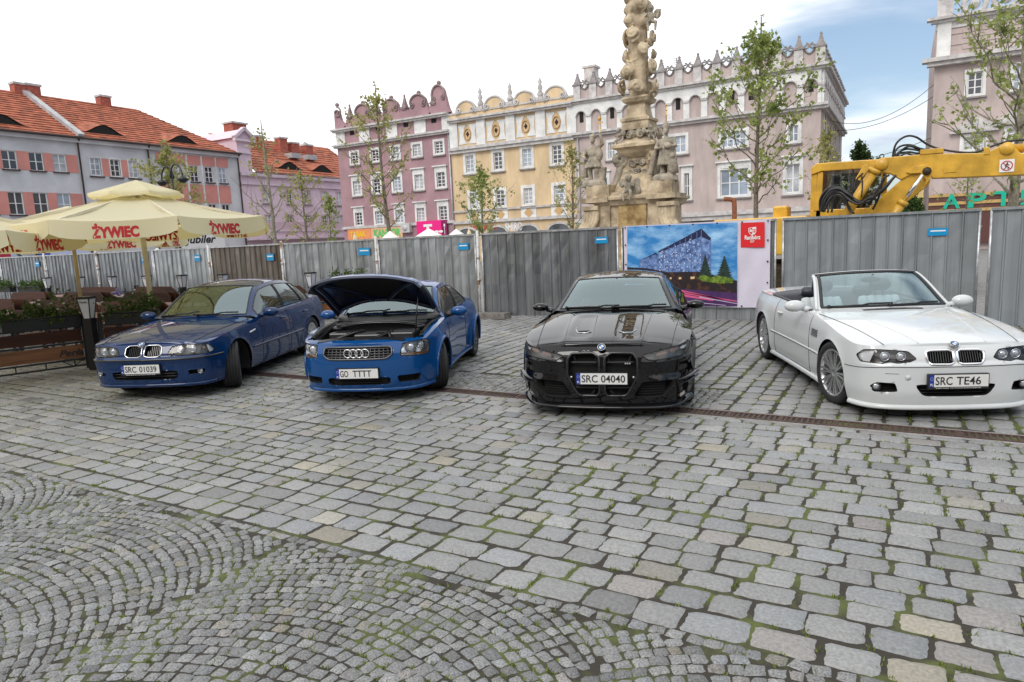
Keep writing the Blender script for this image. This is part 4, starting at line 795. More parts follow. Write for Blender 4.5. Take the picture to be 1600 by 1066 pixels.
pprint('printed_building', [[(400, 352), (780, 160), (780, 640), (480, 640), (400, 520)], [(780, 160), (862, 245), (862, 600), (780, 600)], [(228, 440), (372, 372), (400, 400), (400, 540), (228, 520)]], M_BB, 0.025, pic)
pprint('printed_roof', [[(392, 362), (780, 155), (866, 243), (858, 262), (780, 230), (600, 290), (400, 372)], [(225, 446), (372, 370), (402, 392), (372, 384)]], M_BN, 0.028, pic)
rg = np.random.default_rng(3); sp = []; bars = []
for k in range(150):
    x = rg.uniform(400, 780); y = rg.uniform(360 - (x - 400) * 0.42, 560); sp.append([(x, y), (x + rg.uniform(4, 12), y - 2), (x + 8, y + rg.uniform(5, 16)), (x, y + 6)])
for x in (440, 490, 540, 590, 640, 690, 740, 780, 862, 228, 260, 300, 340): t = 372 - (x - 392) * 0.53 if x > 400 and x < 800 else 250 if x > 800 else 440 - (x - 228) * 0.45; bars.append([(x - 3, t), (x + 3, t), (x + 3, 540), (x - 3, 540)])
pprint('printed_lights', sp, mat('printed_light', (0.55, 0.62, 0.80), 0.45), 0.030, pic); pprint('printed_mullion', bars, mat('printed_steel', (0.10, 0.17, 0.42), 0.45), 0.0315, pic)
pprint('printed_street', [[(L0, 500), (300, 510), (480, 545), (760, 540), (R0, 620), (R0, 740), (560, 700), (L0, 700)]], M_BD, 0.033, pic)
pprint('printed_road', [[(L0, 690), (560, 690), (R0, 730), (R0, 845), (L0, 845)]], mat('printed_road_purple', (0.06, 0.02, 0.10), 0.45, noise=(3, 0.3)), 0.034, pic)
pprint('printed_light_trail', [[(570, 695), (1000, 790), (1000, 798), (570, 712)], [(600, 715), (R0, 800), (R0, 808), (640, 740)], [(560, 730), (900, 790), (880, 800), (560, 752)]], mat('printed_pink', (0.62, 0.10, 0.22), 0.45), 0.0355, pic)
pprint('printed_light_streak', [[(760, 760), (R0, 822), (R0, 827), (760, 768)], [(640, 800), (1000, 838), (1000, 842), (640, 806)]], mat('printed_pale', (0.55, 0.45, 0.62), 0.45), 0.0365, pic)
def conifer(c, t, b, w): 
    P = []; n = 9
    for i in range(n): f = (i + 1) / n; P += [(c - w * f * 0.55, t + (b - t) * (f - 0.06)), (c - w * f, t + (b - t) * f)]
    return [(c, t)] + P + [(2 * c - x, y) for x, y in P[::-1]]
pprint('printed_tree', [conifer(815, 385, 600, 75), conifer(985, 395, 590, 80)], mat('printed_dark_green', (0.008, 0.022, 0.018), 0.45, noise=(12, 0.3), col2=(0.02, 0.05, 0.035)), 0.037, pic)
pprint('printed_hedge', [[(740, 600), (790, 565), (860, 590), (930, 575), (1010, 590), (1070, 600), (1060, 640), (980, 645), (900, 640), (800, 625)]], mat('printed_hedge_green', (0.05, 0.12, 0.01), 0.45, noise=(14, 0.4), col2=(0.20, 0.30, 0.03)), 0.038, pic)
pprint('printed_window_glow', [[(580, 590), (602, 588), (602, 606), (580, 608)], [(684, 585), (720, 582), (720, 604), (684, 606)], [(500, 590), (515, 589), (515, 606), (500, 607)]], mat('printed_glow', (0.7, 0.5, 0.25), 0.45), 0.0385, pic)
red = pprint('printed_red_square', [[(1130, 105), (1343, 98), (1343, 322), (1130, 325)]], mat('banner_red', (0.66, 0.015, 0.02), 0.45), 0.022)
W_ = pprint('printed_shield', [[(1200, 150), (1268, 140), (1268, 185), (1255, 205), (1234, 214), (1212, 206), (1200, 190)]], M_WFRM, 0.026, red)
pprint('printed_crest', [[(1206, 155), (1234, 150), (1234, 207), (1214, 200), (1206, 188)], [(1238, 163), (1262, 158), (1262, 184), (1248, 196)]], mat('banner_red', (0.66, 0.015, 0.02)), 0.029, red)
pprint('printed_crest_mark', [[(1211, 168), (1222, 160), (1230, 172), (1230, 190), (1219, 182), (1212, 190)], [(1243, 168), (1257, 165), (1250, 182)]], M_WFRM, 0.031, red)
l = MB(); a, b = bmap(1166, 256), bmap(1306, 246); letters(l, 'Racibórz', (a[0], BY - 0.026, a[1]), (1, 0, 0), (0, 0, 1), b[0] - a[0], 0.085, bold=0.03); a, b = bmap(1216, 282), bmap(1252, 280); letters(l, '1217', (a[0], BY - 0.026, a[1]), (1, 0, 0), (0, 0, 1), b[0] - a[0], 0.05, bold=0.02); l.build('lettering', M_WFRM, red)
s = MB()
for k in range(7):
    for z in (bz0 + 0.03, bz1 - 0.03): x = bx0 + 0.04 + k * (bx1 - bx0 - 0.08) / 6; s.lathe([(0.016, 0), (0.016, 0.008)], 8, (x, BY - 0.03, z), 'y')
for z in np.linspace(bz0 + 0.5, bz1 - 0.4, 3):
    for x in (bx0 + 0.04, bx1 - 0.04): s.lathe([(0.016, 0), (0.016, 0.008)], 8, (x, BY - 0.03, z), 'y')
s.build('grommet', M_BLACK, ban)
# ---------------------------------------------------------------- monument column
M_STONE = mat('weathered_sandstone', (0.46, 0.36, 0.235), 0.92, noise=(1.8, 0.48), col2=(0.60, 0.49, 0.34), bump=(9, 0.03)); M_STONE2 = mat('grey_sandstone', (0.36, 0.32, 0.26), 0.95, noise=(2.4, 0.5), col2=(0.46, 0.40, 0.31), bump=(12, 0.03)); M_GOLD = mat('gilding', (0.7, 0.42, 0.08), 0.35, metal=0.8)
M_OCHRE = mat('ochre_tablet', (0.40, 0.25, 0.09), 0.9, noise=(3, 0.5), col2=(0.50, 0.36, 0.17))
QY = 28.75; z5 = lambda x, y: (900 + x / 5.92, 170 + y / 5.92)
def qx(x, y=500): return on_y(*z5(x, y), QY)[0]
def qz(y, x=590): return on_y(*z5(x, y), QY)[1]
QX = qx(592, 500); mon = thing('monument', 'tall sandstone plague column wreathed in carved clouds above a statue pedestal', 'monument', (QX, QY, 0))
def loc(m, prof, seg=4): m.lathe(prof, seg, (0, 0, 0), smooth=False)
zA = on_y(*z5(590, 795), QY - 1.7)[1] - 0.05; zB = on_y(*z5(590, 700), QY - 1.6)[1] - 0.22; zC = qz(345); zD = qz(300); zE = qz(190); zF = qz(100); zG = on_y(990, 154, QY)[1]
hw = lambda x0, x1, y=500: (qx(x1, y) - qx(x0, y)) / 2
W1 = hw(280, 960) * 0.85
m = MB(); loc(m, [(W1 + 0.4, 0), (W1 + 0.4, 0.5), (W1 + 0.1, 0.7), (W1 + 0.02, 0.9), (W1, zA - 0.35), (W1 + 0.12, zA - 0.3), (W1 + 0.2, zA - 0.12), (W1 + 0.3, zA - 0.08), (W1 + 0.3, zA + 0.02), (W1 + 0.1, zA + 0.1), (W1 + 0.08, zB - 0.12), (W1 - 0.1, zB)])
for sg in (-1, 1): m.box(sg * (W1 - 0.05) - 0.5, sg * (W1 - 0.05) + 0.5, -W1 - 0.15, -W1 + 0.9, 0, zA - 0.3); m.box(sg * (W1 + 0.05) - 0.6, sg * (W1 + 0.05) + 0.6, -W1 - 0.4, -W1 + 1.1, zA - 0.15, zA + 0.05); m.box(sg * (W1 - 0.05) - 0.5, sg * (W1 - 0.05) + 0.5, -W1 - 0.2, -W1 + 0.9, zA + 0.05, zB + 0.32)
base = m.build('pedestal', M_STONE, mon)
for sg in (-1, 1):
    m = MB(); x = sg * (W1 + 0.24)
    for k in range(5): xx = x + (k - 2) * 0.13; m.tube(crom([(xx * 1.0, -W1 - 0.2, zA - 0.45), (xx, -W1 - 0.25, zA - 0.7), (xx + sg * 0.06, -W1 - 0.3, zA - 1.0), (xx + sg * 0.4, -W1 - 0.5, zA - 1.5)], 6), [0.11] * 19, 6)
    m.box(x - 0.36, x + 0.36, -W1 - 0.38, -W1 + 0.3, zA - 0.45, zA - 0.28); m.build('console', M_STONE, mon)
m = MB(); m.box(qx(490) - QX, qx(745) - QX, -W1 - 0.06, -W1, 0.6, qz(890)); m.build('inscription_panel', M_OCHRE, mon)
for a, b in ((340, 412), (822, 905)):
    m = MB(); xa, xb = qx(a) - QX, qx(b) - QX; m.box(xa, xb, -W1 - 0.05, -W1, 0.6, qz(880)); rg = np.random.default_rng(a)
    for k in range(16): spiral(m, Face((0, 0, 0), (1, 0, 0), (0, -1, 0)), rg.uniform(xa + 0.12, xb - 0.12), rg.uniform(1.0, qz(895)), 0.11, W1 + 0.06, 0.028, 1.3, rg.choice((-1, 1)), rg.uniform(0, 6))
    m.build('relief_panel', M_STONE2, mon)
wb, wt = hw(440, 800), hw(492, 672)
m = MB(); prof = [(wb + 0.1, zB), (wb, zB + 0.12)] + [(wt + (wb - wt) * (1 - t) ** 1.7, zB + 0.12 + (zC - 0.45 - zB) * t) for t in np.linspace(0.08, 1, 10)]; loc(m, prof)
cw = hw(375, 775); loc(m, [(wt + 0.05, zC - 0.5), (cw - 0.25, zC - 0.3), (cw - 0.2, zC - 0.18), (cw, zC - 0.1), (cw, zC + 0.02), (cw - 0.15, zC + 0.08), (wt + 0.15, zC + 0.2), (wt + 0.05, zD + 0.1)]); m.build('socle', M_STONE, mon)
m = MB(); rg = np.random.default_rng(5)
for k in range(22): spiral(m, Face((0, 0, 0), (1, 0, 0), (0, -1, 0)), rg.uniform(-0.42, 0.42), rg.uniform(zB + 0.45, zC - 0.6), 0.11, wt + 0.14, 0.035, 1.3, rg.choice((-1, 1)), rg.uniform(0, 6))
m.build('relief_panel', M_STONE2, mon)
for sx in (-1, 1):
    for sy in (-1, 1):
        m = MB(); f = lambda p, z: np.array((sx * p, sy * p * 0.8, z))
        m.tube([f(wt + 0.26 + 0.26 * (1 - 0.75 * t) * math.cos(a), zC - 0.56 + 0.25 * (1 - 0.75 * t) * math.sin(a)) for t, a in ((i / 26, -1.2 - i / 26 * 9.5) for i in range(27))][::-1] + [f(p, z) for p, z in crom([(wt + 0.26, zC - 0.72), (wt + 0.27, zC - 0.95), (wt + 0.42, zB + 0.42), (wb + 0.18, zB + 0.22), (wb + 0.3, zB + 0.16)], 5)], 0.15, 7)
        m.ball(f(wb + 0.2, zB + 0.14), 0.17, 10, 7); m.build('volute', M_STONE2 if sx < 0 else M_STONE, mon)
def remesh(o, v, sm=6):
    r = o.modifiers.new('fuse', 'REMESH'); r.mode = 'VOXEL'; r.voxel_size = v; r.use_smooth_shade = True
    s = o.modifiers.new('soften', 'SMOOTH'); s.iterations = sm; s.factor = 0.5
    return o
def putto(m, c, s, ang):
    R = lambda x, y, z: np.array(c) + s * np.array((x * math.cos(ang) - y * math.sin(ang), x * math.sin(ang) + y * math.cos(ang), z))
    m.ball(R(0, 0, 0.35), s * np.array((0.2, 0.18, 0.26))); m.ball(R(0, -0.06, 0.74), 0.17 * s); m.ball(R(0, -0.02, 0.8), s * np.array((0.18, 0.17, 0.13)))
    m.ball(R(-0.08, -0.24, 0.73), 0.03 * s, 6, 5); m.ball(R(0, -0.235, 0.72), 0.035 * s, 6, 5)
    for sg in (-1, 1):
        m.tube([R(sg * 0.1, -0.05, 0.15), R(sg * 0.2, -0.28, 0.08), R(sg * 0.16, -0.3, -0.28), R(sg * 0.16, -0.38, -0.32)], [0.1 * s, 0.09 * s, 0.06 * s, 0.05 * s], 7)
        m.tube([R(sg * 0.18, 0, 0.52), R(sg * 0.3, -0.14, 0.36), R(sg * 0.14, -0.28, 0.45)], [0.07 * s, 0.06 * s, 0.045 * s], 7); m.ball(R(sg * 0.36, 0.14, 0.55), s * np.array((0.2, 0.06, 0.24)))
m = MB()
for sx in (-1, 1):
    for sy in (-1, 1): putto(m, (sx * (cw - 0.3), sy * (cw - 0.3), zD - 0.02), 0.6, math.atan2(sy, sx) + math.pi / 2)
remesh(m.build('cherub_group', M_STONE2, mon), 0.035, 2)
m = MB(); putto(m, (0.08, -W1 - 0.3, zA + 0.1), 0.85, 0); m.ball((0.36, -W1 - 0.12, zA + 0.25), (0.2, 0.12, 0.24)); remesh(m.build('cherub', M_STONE2, mon), 0.035, 2)
m = MB(); rr = hw(465, 690); 
for k in range(8): a = k * math.pi / 4 + 0.39; m.ball((rr * 0.82 * math.cos(a), rr * 0.82 * math.sin(a), (zD + zE) / 2 + 0.05), (0.22, 0.22, 0.26)); spiral(m, Face((0, 0, 0), (-math.sin(a), math.cos(a), 0), (math.cos(a), math.sin(a), 0)), 0, (zD + zE) / 2 - 0.05, 0.15, rr * 0.82 + 0.2, 0.045, 1.4)
m.lathe([(rr * 0.75, zD), (rr * 0.9, (zD + zE) / 2), (rr * 0.95, zE)], 16); m.build('capital', M_STONE2, mon)
m = MB(); w2 = hw(470, 665); loc(m, [(w2 + 0.12, zE - 0.05), (w2 + 0.1, zF - 0.12), (w2 + 0.16, zF - 0.1), (w2 + 0.16, zF), (w2 - 0.02, zF + 0.08), (w2 - 0.1, zG - 0.3), (w2 + 0.05, zG - 0.22), (w2 + 0.12, zG - 0.08), (w2 + 0.05, zG)]); m.build('shaft', M_STONE, mon)
# the cloud wreathed column
m = MB(); rg = np.random.default_rng(11); fz = lambda y: on_y(990, y, QY)[1]
bd = [zG] + [fz(y) for y in (124, 98, 76, 46, 24, 2, -20, -42, -64, -88, -112)]; Rm = [.76, .75, .62, .60, .56, .55, .53, .52, .50, .48, .46]; prof = []
for i, R in enumerate(Rm):
    for t in np.linspace(0.02, 0.98, 9): prof.append((R * (0.66 + 0.30 * math.sin(math.pi * t) ** 0.55), bd[i] + (bd[i + 1] - bd[i]) * t))
pr = np.array(prof); aa = np.linspace(0, 2 * np.pi, 49)
zsh = lambda a, z: 0.08 * np.sin(a + 2.3 * z) + 0.04 * np.sin(2 * a + 3.1 * z)
rm_ = lambda a, z: 1 + 0.09 * np.sin(3 * a + 2.7 * z) + 0.06 * np.sin(5 * a - 4.3 * z)
m.grid([[(r * rm_(a, z) * math.cos(a), r * rm_(a, z) * math.sin(a), z + zsh(a, z)) for a in aa] for r, z in prof]); m.lathe([(.42, zG - .05), (.36, bd[-1])], 14)
for i, R in enumerate(Rm):
    z0_, z1_v = bd[i], bd[i + 1]; zc_ = (z0_ + z1_v) / 2; hh = (z1_v - z0_) / 2
    for k in range(4):                                            # rolled cloud edges with spiral ends
        a0_ = k * math.pi / 2 + i * 1.1 + rg.uniform(-0.25, 0.25); sg = rg.choice((-1, 1)); t = np.linspace(0, 1, 34); rad_ = hh * 0.92 * (1 - 0.88 * t); an = rg.uniform(0, 6) + sg * t * 12.5
        zz_ = zc_ + rad_ * np.sin(an); ang_ = a0_ + rad_ * np.cos(an) / R; rr_ = np.interp(zz_, pr[:, 1], pr[:, 0]) * rm_(ang_, zz_) + 0.035 + 0.035 * t; zz_ = zz_ + zsh(ang_, zz_)
        m.tube(np.stack([rr_ * np.cos(ang_), rr_ * np.sin(ang_), zz_], 1), 0.062, 6); m.ball((rr_[-1] * math.cos(a0_) * 0.9, rr_[-1] * math.sin(a0_) * 0.9, zz_[-1]), (0.1, 0.1, 0.1), 8, 6)
    for k in range(2): a = rg.uniform(0, 6.28); m.ball(((R * .74) * math.cos(a), (R * .74) * math.sin(a), zc_ + rg.uniform(-.5, .5) * hh), (rg.uniform(.14, .24), rg.uniform(.14, .24), rg.uniform(.12, .2)), 10, 7)
col_ = m.build('cloud_column', M_STONE, mon); remesh(col_, 0.034, 2)
m = MB(); putto(m, (0.62, -0.25, fz(48)), 0.85, 0.5); m.tube([(0.9, -0.3, fz(40)), (1.05, -0.3, fz(26))], 0.06, 6); remesh(m.build('cherub', M_STONE2, mon), 0.035, 2)
# two saints on the corner blocks: one robed and caped with a gilded star staff, one in armour raising an arm
def saint(name, label, xw, lean, capes, arm_up):
    root = thing('statue', label, 'statue', (QX + xw, QY - W1 + 0.3, zB + 0.3), 0); m = MB()
    m.lathe([(0.55, 0), (0.52, 0.18), (0.4, 0.28), (0.2, 0.3)], 9)
    for sg in (-1, 1): m.tube([(sg * 0.14 + lean, 0, 0.25), (sg * 0.17 + lean, -0.1 * (sg > 0), 0.65), (sg * 0.12 + lean, 0, 1.05)], [0.1, 0.11, 0.15], 9); m.ball((sg * 0.17 + lean, -0.1, 0.3), (0.08, 0.17, 0.06))
    m.ball((lean, 0, 1.1), (0.26, 0.2, 0.2)); m.ball((lean * 1.2, 0, 1.45), (0.27, 0.19, 0.3)); m.tube([(lean * 1.2, 0, 1.65), (lean * 1.3, -0.02, 1.86)], [0.09, 0.08], 8)
    hx = lean * 1.35; m.ball((hx, -0.03, 1.98), (0.12, 0.14, 0.16)); m.ball((hx, -0.18, 1.96), (0.025, 0.04, 0.035), 6, 5); m.ball((hx, -0.14, 1.88), (0.07, 0.06, 0.07))
    for sg in (-1, 1): m.ball((hx + sg * 0.05, -0.14, 2.01), 0.022, 6, 5)
    if capes:
        for k in range(12):
            a = math.pi * (0.05 + 0.9 * k / 11); m.tube([(lean * 1.2 + 0.25 * math.cos(a), 0.18 * math.sin(a), 1.65), (lean + 0.42 * math.cos(a) - 0.1, 0.32 * math.sin(a), 1.0), (lean + 0.55 * math.cos(a) - 0.16, 0.4 * math.sin(a), 0.3)], [0.07, 0.09, 0.12], 6)
        for k in range(9): a = -math.pi * k / 8; m.tube([(lean + 0.2 * math.cos(a), 0.18 * math.sin(a), 1.3), (lean + 0.3 * math.cos(a), 0.24 * math.sin(a), 0.62)], [0.06, 0.08], 6)
        m.lathe([(0.13, 2.06), (0.14, 2.14), (0.1, 2.26), (0.02, 2.32)], 8, (hx, -0.02, 0)); m.ball((lean + 0.36, -0.3, 0.55), (0.2, 0.16, 0.3)); m.ball((lean + 0.36, -0.32, 0.95), 0.12)
        arms = [[(-0.28, 0, 1.62), (-0.4, -0.12, 1.3), (-0.14, -0.28, 1.3)], [(0.28, 0, 1.62), (0.42, -0.14, 1.32), (0.2, -0.3, 1.36)]]; m.ball((lean + 0.15, -0.28, 1.36), (0.16, 0.1, 0.12))
    else:
        for k in range(13): a = 2 * math.pi * k / 13; m.tube([(lean + 0.22 * math.cos(a), 0.18 * math.sin(a), 1.12), (lean + 0.36 * math.cos(a), 0.28 * math.sin(a), 0.78)], [0.08, 0.07], 6)
        m.ball((hx, 0.0, 2.08), (0.16, 0.19, 0.11)); m.ball((hx, 0.12, 2.16), (0.05, 0.16, 0.1)); m.tube([(-0.3, 0.12, 1.55), (-0.42, 0.2, 1.0), (-0.5, 0.2, 0.45)], [0.1, 0.14, 0.16], 7)
        arms = [[(0.26, 0, 1.62), (0.46, -0.06, 1.72), (0.36, -0.08, 2.12)], [(-0.28, 0, 1.6), (-0.42, -0.1, 1.28), (-0.22, -0.26, 1.14)]]; m.ball((lean + 0.32, -0.1, 1.3), (0.16, 0.16, 0.26)); m.tube([(0.35, 0.05, 0.25), (0.42, 0.05, 0.8)], 0.16, 7)
    for A in arms:
        A = [np.array(p) + (lean * 1.2, 0, 0) for p in A]; m.tube(A, [0.1, 0.08, 0.055], 8); hd = A[-1]; m.ball(hd, (0.05, 0.05, 0.06), 8, 6)
        for f in range(5): m.tube([hd + (0.025 * (f - 2), -0.02, 0.03), hd + (0.03 * (f - 2), -0.05, 0.1 - 0.012 * abs(f - 2))], 0.014, 5)
    o = m.build('figure', M_STONE2, root); remesh(o, 0.026, 2)
    g = MB(); gx_ = hx if capes else lean * 1.2 + 0.36
    if capes:
        g.tube([(hx, 0, 2.2), (hx, 0, 2.95)], 0.02, 6)
        for z_ in (2.55, 2.75, 2.95): g.lathe([(0, -0.05), (0.05, 0), (0, 0.05)], 6, (hx, 0, z_))
    else:
        g.tube([(gx_, -0.08, 1.1), (gx_, -0.08, 2.85)], 0.02, 6); g.bar((gx_ - 0.14, -0.08, 2.6), (gx_ + 0.14, -0.08, 2.6), 0.04, 0.04); g.lathe([(0, -0.12), (0.07, 0), (0, 0.16)], 6, (gx_, -0.08, 2.75))
    g.build('gilded_staff', M_GOLD, root); return root
saint('a', 'stone saint in armour with one arm raised, left corner of the monument', qx(250) - QX, 0.0, False, True)
saint('b', 'stone saint in a long cape and mitre, right corner of the monument', qx(895) - QX, 0.05, True, False)
# ---------------------------------------------------------------- excavator behind the hoarding
M_EXY = mat('excavator_yellow', (0.58, 0.33, 0.03), 0.42, coat=0.2, noise=(2.2, 0.22), rnoise=0.12, bump=(30, 0.002)); M_HOSE = mat('rubber_hose', (0.015, 0.015, 0.016), 0.45); M_CHR = mat('chrome_rod', (0.75, 0.75, 0.76), 0.12, metal=1.0); M_DIRTY = mat('greasy_steel', (0.05, 0.035, 0.02), 0.5, metal=0.5, noise=(10, 0.4))
z4 = lambda x, y: (1230 + x / 4.3243, 180 + y / 4.3243)
XY = 20.6
ex = thing('excavator', 'yellow excavator with its boom raised behind the hoarding', 'excavator', (on_y(*z4(560, 600), XY)[0], XY, 0)); ox = np.array(ex.location)
def ep(x, y, d=0.0): a = on_y(*z4(x, y), XY); return np.array((a[0], XY + d, a[1])) - ox
def eprism(m, P, d0, d1): m.prism([tuple(ep(*p)[[0, 2]]) for p in P], d1, d0, lambda p, q, c: np.array((p, c, q)))
def bev(o, wd=0.02): b = o.modifiers.new('bevel', 'BEVEL'); b.width = wd; b.segments = 2; b.limit_method = 'ANGLE'; b.angle_limit = rad(40); return o
m = MB(); eprism(m, [(590, 340), (600, 310), (640, 292), (965, 265), (1330, 262), (1460, 200), (1510, 205), (1570, 262), (2100, 235), (2600, 205), (2600, 375), (2100, 395), (1600, 407), (1140, 425), (980, 430), (960, 400), (930, 350), (770, 440), (700, 400), (620, 385)], -0.22, 0.22); arm = bev(m.build('arm', M_EXY, ex))
m = MB(); eprism(m, [(520, 655), (300, 1000), (560, 1000), (720, 655), (960, 470), (975, 370), (940, 342), (870, 350), (770, 440)], -0.17, 0.17); bev(m.build('boom', M_EXY, ex))
m = MB(); eprism(m, [(805, 390), (860, 350), (940, 340), (975, 370), (970, 430), (930, 480), (935, 440), (900, 395), (830, 400)], -0.28, -0.2); bev(m.build('pivot_plate', M_EXY, ex), 0.01)
m = MB(); m.lathe([(0.0, -0.34), (0.1, -0.34), (0.1, 0.3)], 14, ep(942, 384), 'y'); m.build('pivot_pin', M_DIRTY, ex)
m = MB(); m.lathe([(0.0, -0.30), (0.13, -0.30), (0.15, -0.26), (0.15, 0.3)], 16, ep(640, 338), 'y'); m.lathe([(0.0, -0.27), (0.13, -0.27), (0.15, -0.24), (0.15, 0.24)], 16, ep(1478, 232), 'y'); m.build('pin_boss', M_EXY, arm)
m = MB(); m.box(*(lambda a, b: (a[0], b[0], -0.235, -0.22, b[2], a[2]))(ep(1055, 362), ep(1140, 388))); m.build('maker_plate', M_EXY, arm)
m = MB(); m.lathe([(0, 0), (0.06, 0.0), (0.06, 0.05)], 12, ep(1130, 428), 'z'); m.build('grease_cap', M_DIRTY, arm)
# no-walking sign
a, b = ep(1428, 305), ep(1523, 388); c = (a + b) / 2; S = (b[0] - a[0]) / 2
m = MB(); m.box(c[0] - S, c[0] + S, -0.235, -0.226, c[2] - S, c[2] + S); sg_ = m.build('warning_sign', M_WFRM, arm)
m = MB(); m.tube([(c[0] + S * 0.74 * math.cos(t), -0.237, c[2] + S * 0.74 * math.sin(t)) for t in np.linspace(0, 6.283, 33)[:-1]], S * 0.085, 5, closed=True); m.bar((c[0] - S * 0.52, -0.238, c[2] + S * 0.52), (c[0] + S * 0.52, -0.238, c[2] - S * 0.52), 0.012, S * 0.14, up=(0, 1, 0)); m.build('red_ring', mat('sign_red', (0.5, 0.01, 0.01), 0.5), sg_)
m = MB(); q = lambda x, z: (c[0] + S * x, -0.2365, c[2] + S * z)
m.ball(q(0.05, 0.46), S * 0.11, 8, 6)
for P in (((0.02, 0.34), (-0.02, -0.02)), ((-0.02, -0.02), (0.2, -0.28), (0.18, -0.56)), ((-0.02, -0.02), (-0.14, -0.3), (-0.34, -0.52)), ((0.02, 0.3), (-0.2, 0.12), (-0.22, -0.08)), ((0.02, 0.3), (0.22, 0.1), (0.34, 0.06))): m.tube([q(*p) for p in P], S * 0.075, 6)
m.build('walking_figure', M_BLACK, sg_)
# cylinders
def cyl(a, b, r, rod, frac, da, name='hydraulic_cylinder'):
    A, B = ep(*a, da), ep(*b, da); t = (B - A) / np.linalg.norm(B - A); K = A + (B - A) * frac
    m = MB(); m.tube([A, K], r, 16); m.tube([K - t * 0.12, K], r * 1.22, 16); m.tube([A, A + t * 0.1], r * 1.12, 16); o = m.build(name, M_EXY, ex)
    if rod: m = MB(); m.tube([K, B], rod, 14); m.build('piston_rod', M_CHR, o)
    return o
cyl((330, 790), (600, 370), 0.12, 0, 1.0, -0.42); cyl((640, 790), (912, 410), 0.105, 0.05, 0.56, -0.40)
o = MB(); a, b = ep(1530, 225), ep(2300, 160); o.tube([a, b], 0.1, 14); o.build('hydraulic_cylinder', M_EXY, ex)
m = MB(); eprism(m, [(470, 440), (520, 350), (548, 345), (560, 375), (500, 450)], -0.6, -0.5); bev(m.build('valve_block', M_EXY, ex), 0.01)
rg = np.random.default_rng(2)
def hose(P, r=0.022, d=-0.3, par=ex): m = MB(); m.tube(crom([ep(x, y, d + (0.05 * rg.normal() if i not in (0, len(P) - 1) else 0)) for i, (x, y) in enumerate(P)], 8), r, 7); m.build('hose', M_HOSE, par)
for P in ([(716, 385), (712, 300), (735, 200), (800, 148), (870, 155), (960, 205), (1080, 240), (1260, 255), (1400, 205), (1500, 178), (1600, 170)], [(728, 390), (725, 270), (760, 215), (830, 205), (900, 230), (985, 245)], [(738, 395), (735, 280), (790, 235), (850, 235), (930, 250), (1000, 250)], [(748, 400), (748, 290), (775, 240), (830, 215), (910, 240), (960, 262)], [(756, 400), (755, 300), (800, 262), (860, 275), (930, 262), (980, 250)], [(722, 390), (742, 275), (820, 250), (880, 262), (960, 240)]): hose(P, 0.026, -0.1)
for k in range(6): hose([(235 + 6 * k, 655), (240 + 9 * k, 570 + 5 * k), (285 + 8 * k, 505 + 7 * k), (350 + 4 * k, 490 + 8 * k), (420, 530 + 8 * k), (490, 580 + 5 * k), (560, 590 - 6 * k), (640, 510 + 4 * k), (735, 415)], 0.03, -0.5 - 0.05 * (k % 3))
for k in range(2): hose([(290 + 25 * k, 660), (300 + 25 * k, 590), (345 + 8 * k, 545), (400, 575), (430 + 8 * k, 640), (460, 665)], 0.028, -0.65)
hose([(510, 560), (516, 480), (512, 420)], 0.018, -0.62); hose([(460, 520), (475, 450), (520, 400)], 0.018, -0.62); hose([(580, 640), (620, 560), (650, 440), (690, 410)], 0.03, -0.35); hose([(560, 580), (650, 450), (660, 400)], 0.03, -0.3)
m = MB(); a = ep(975, 250); m.box(a[0] - 0.25, a[0] + 0.25, -0.24, 0.2, a[2] - 0.06, a[2] + 0.06); a = ep(1342, 258); m.box(a[0] - 0.06, a[0] + 0.06, -0.24, 0.2, a[2] - 0.05, a[2] + 0.12); bev(m.build('hose_clamp', M_EXY, arm), 0.01)
# cab
cabm = MB(); D0, D1 = 0.5, 1.95
def cbox(x0, y0, x1, y1, d0, d1): a, b = ep(x0, y0), ep(x1, y1); cabm.box(min(a[0], b[0]), max(a[0], b[0]), d0, d1, min(a[2], b[2]), max(a[2], b[2]))
eprism(cabm, [(145, 352), (190, 318), (665, 285), (672, 345), (220, 372), (148, 400)], D0 - 0.08, D1 + 0.05)
for P in ([(148, 400), (190, 385), (185, 660), (140, 640)], [(192, 376), (232, 374), (214, 700), (175, 700)], [(630, 345), (665, 345), (665, 700), (630, 700)]):
    eprism(cabm, P, D0 - 0.03, D0 + 0.08); eprism(cabm, P, D1 - 0.08, D1)
eprism(cabm, [(140, 640), (670, 620), (670, 1100), (140, 1100)], D0 - 0.03, D1); cab = bev(cabm.build('cab', M_EXY, ex), 0.02)
g = MB(); g.prism([tuple(ep(*p)[[0, 2]]) for p in ((228, 372), (640, 346), (640, 655), (212, 655))], D0, D0 + 0.012, lambda p, q, c: np.array((p, c, q))); g.build('cab_window', glass('cab_glass', (0.84, 0.86, 0.85)), cab)
g = MB(); g.prism([tuple(ep(*p)[[0, 2]]) for p in ((150, 405), (186, 392), (182, 640), (146, 625))], D0, D1, lambda p, q, c: np.array((p, c, q))); g.build('cab_window', glass('cab_glass_dark', (0.25, 0.27, 0.27)), cab)
g = MB(); g.prism([tuple(ep(*p)[[0, 2]]) for p in ((228, 372), (640, 346), (640, 655), (212, 655))], D1 - 0.012, D1, lambda p, q, c: np.array((p, c, q))); g.build('cab_window', glass('cab_glass', (0.84, 0.86, 0.85)), cab)
m = MB(); a, b = ep(285, 400), ep(335, 655); m.box(a[0], b[0], D0 + 0.3, D1 - 0.5, b[2] - 0.3, a[2]); m.build('driver_seat', M_BLACK, cab); m = MB(); m.tube([ep(438, 350, D0 - 0.02), ep(436, 655, D0 - 0.02)], 0.02, 6); m.build('window_bar', M_BLACK, cab)
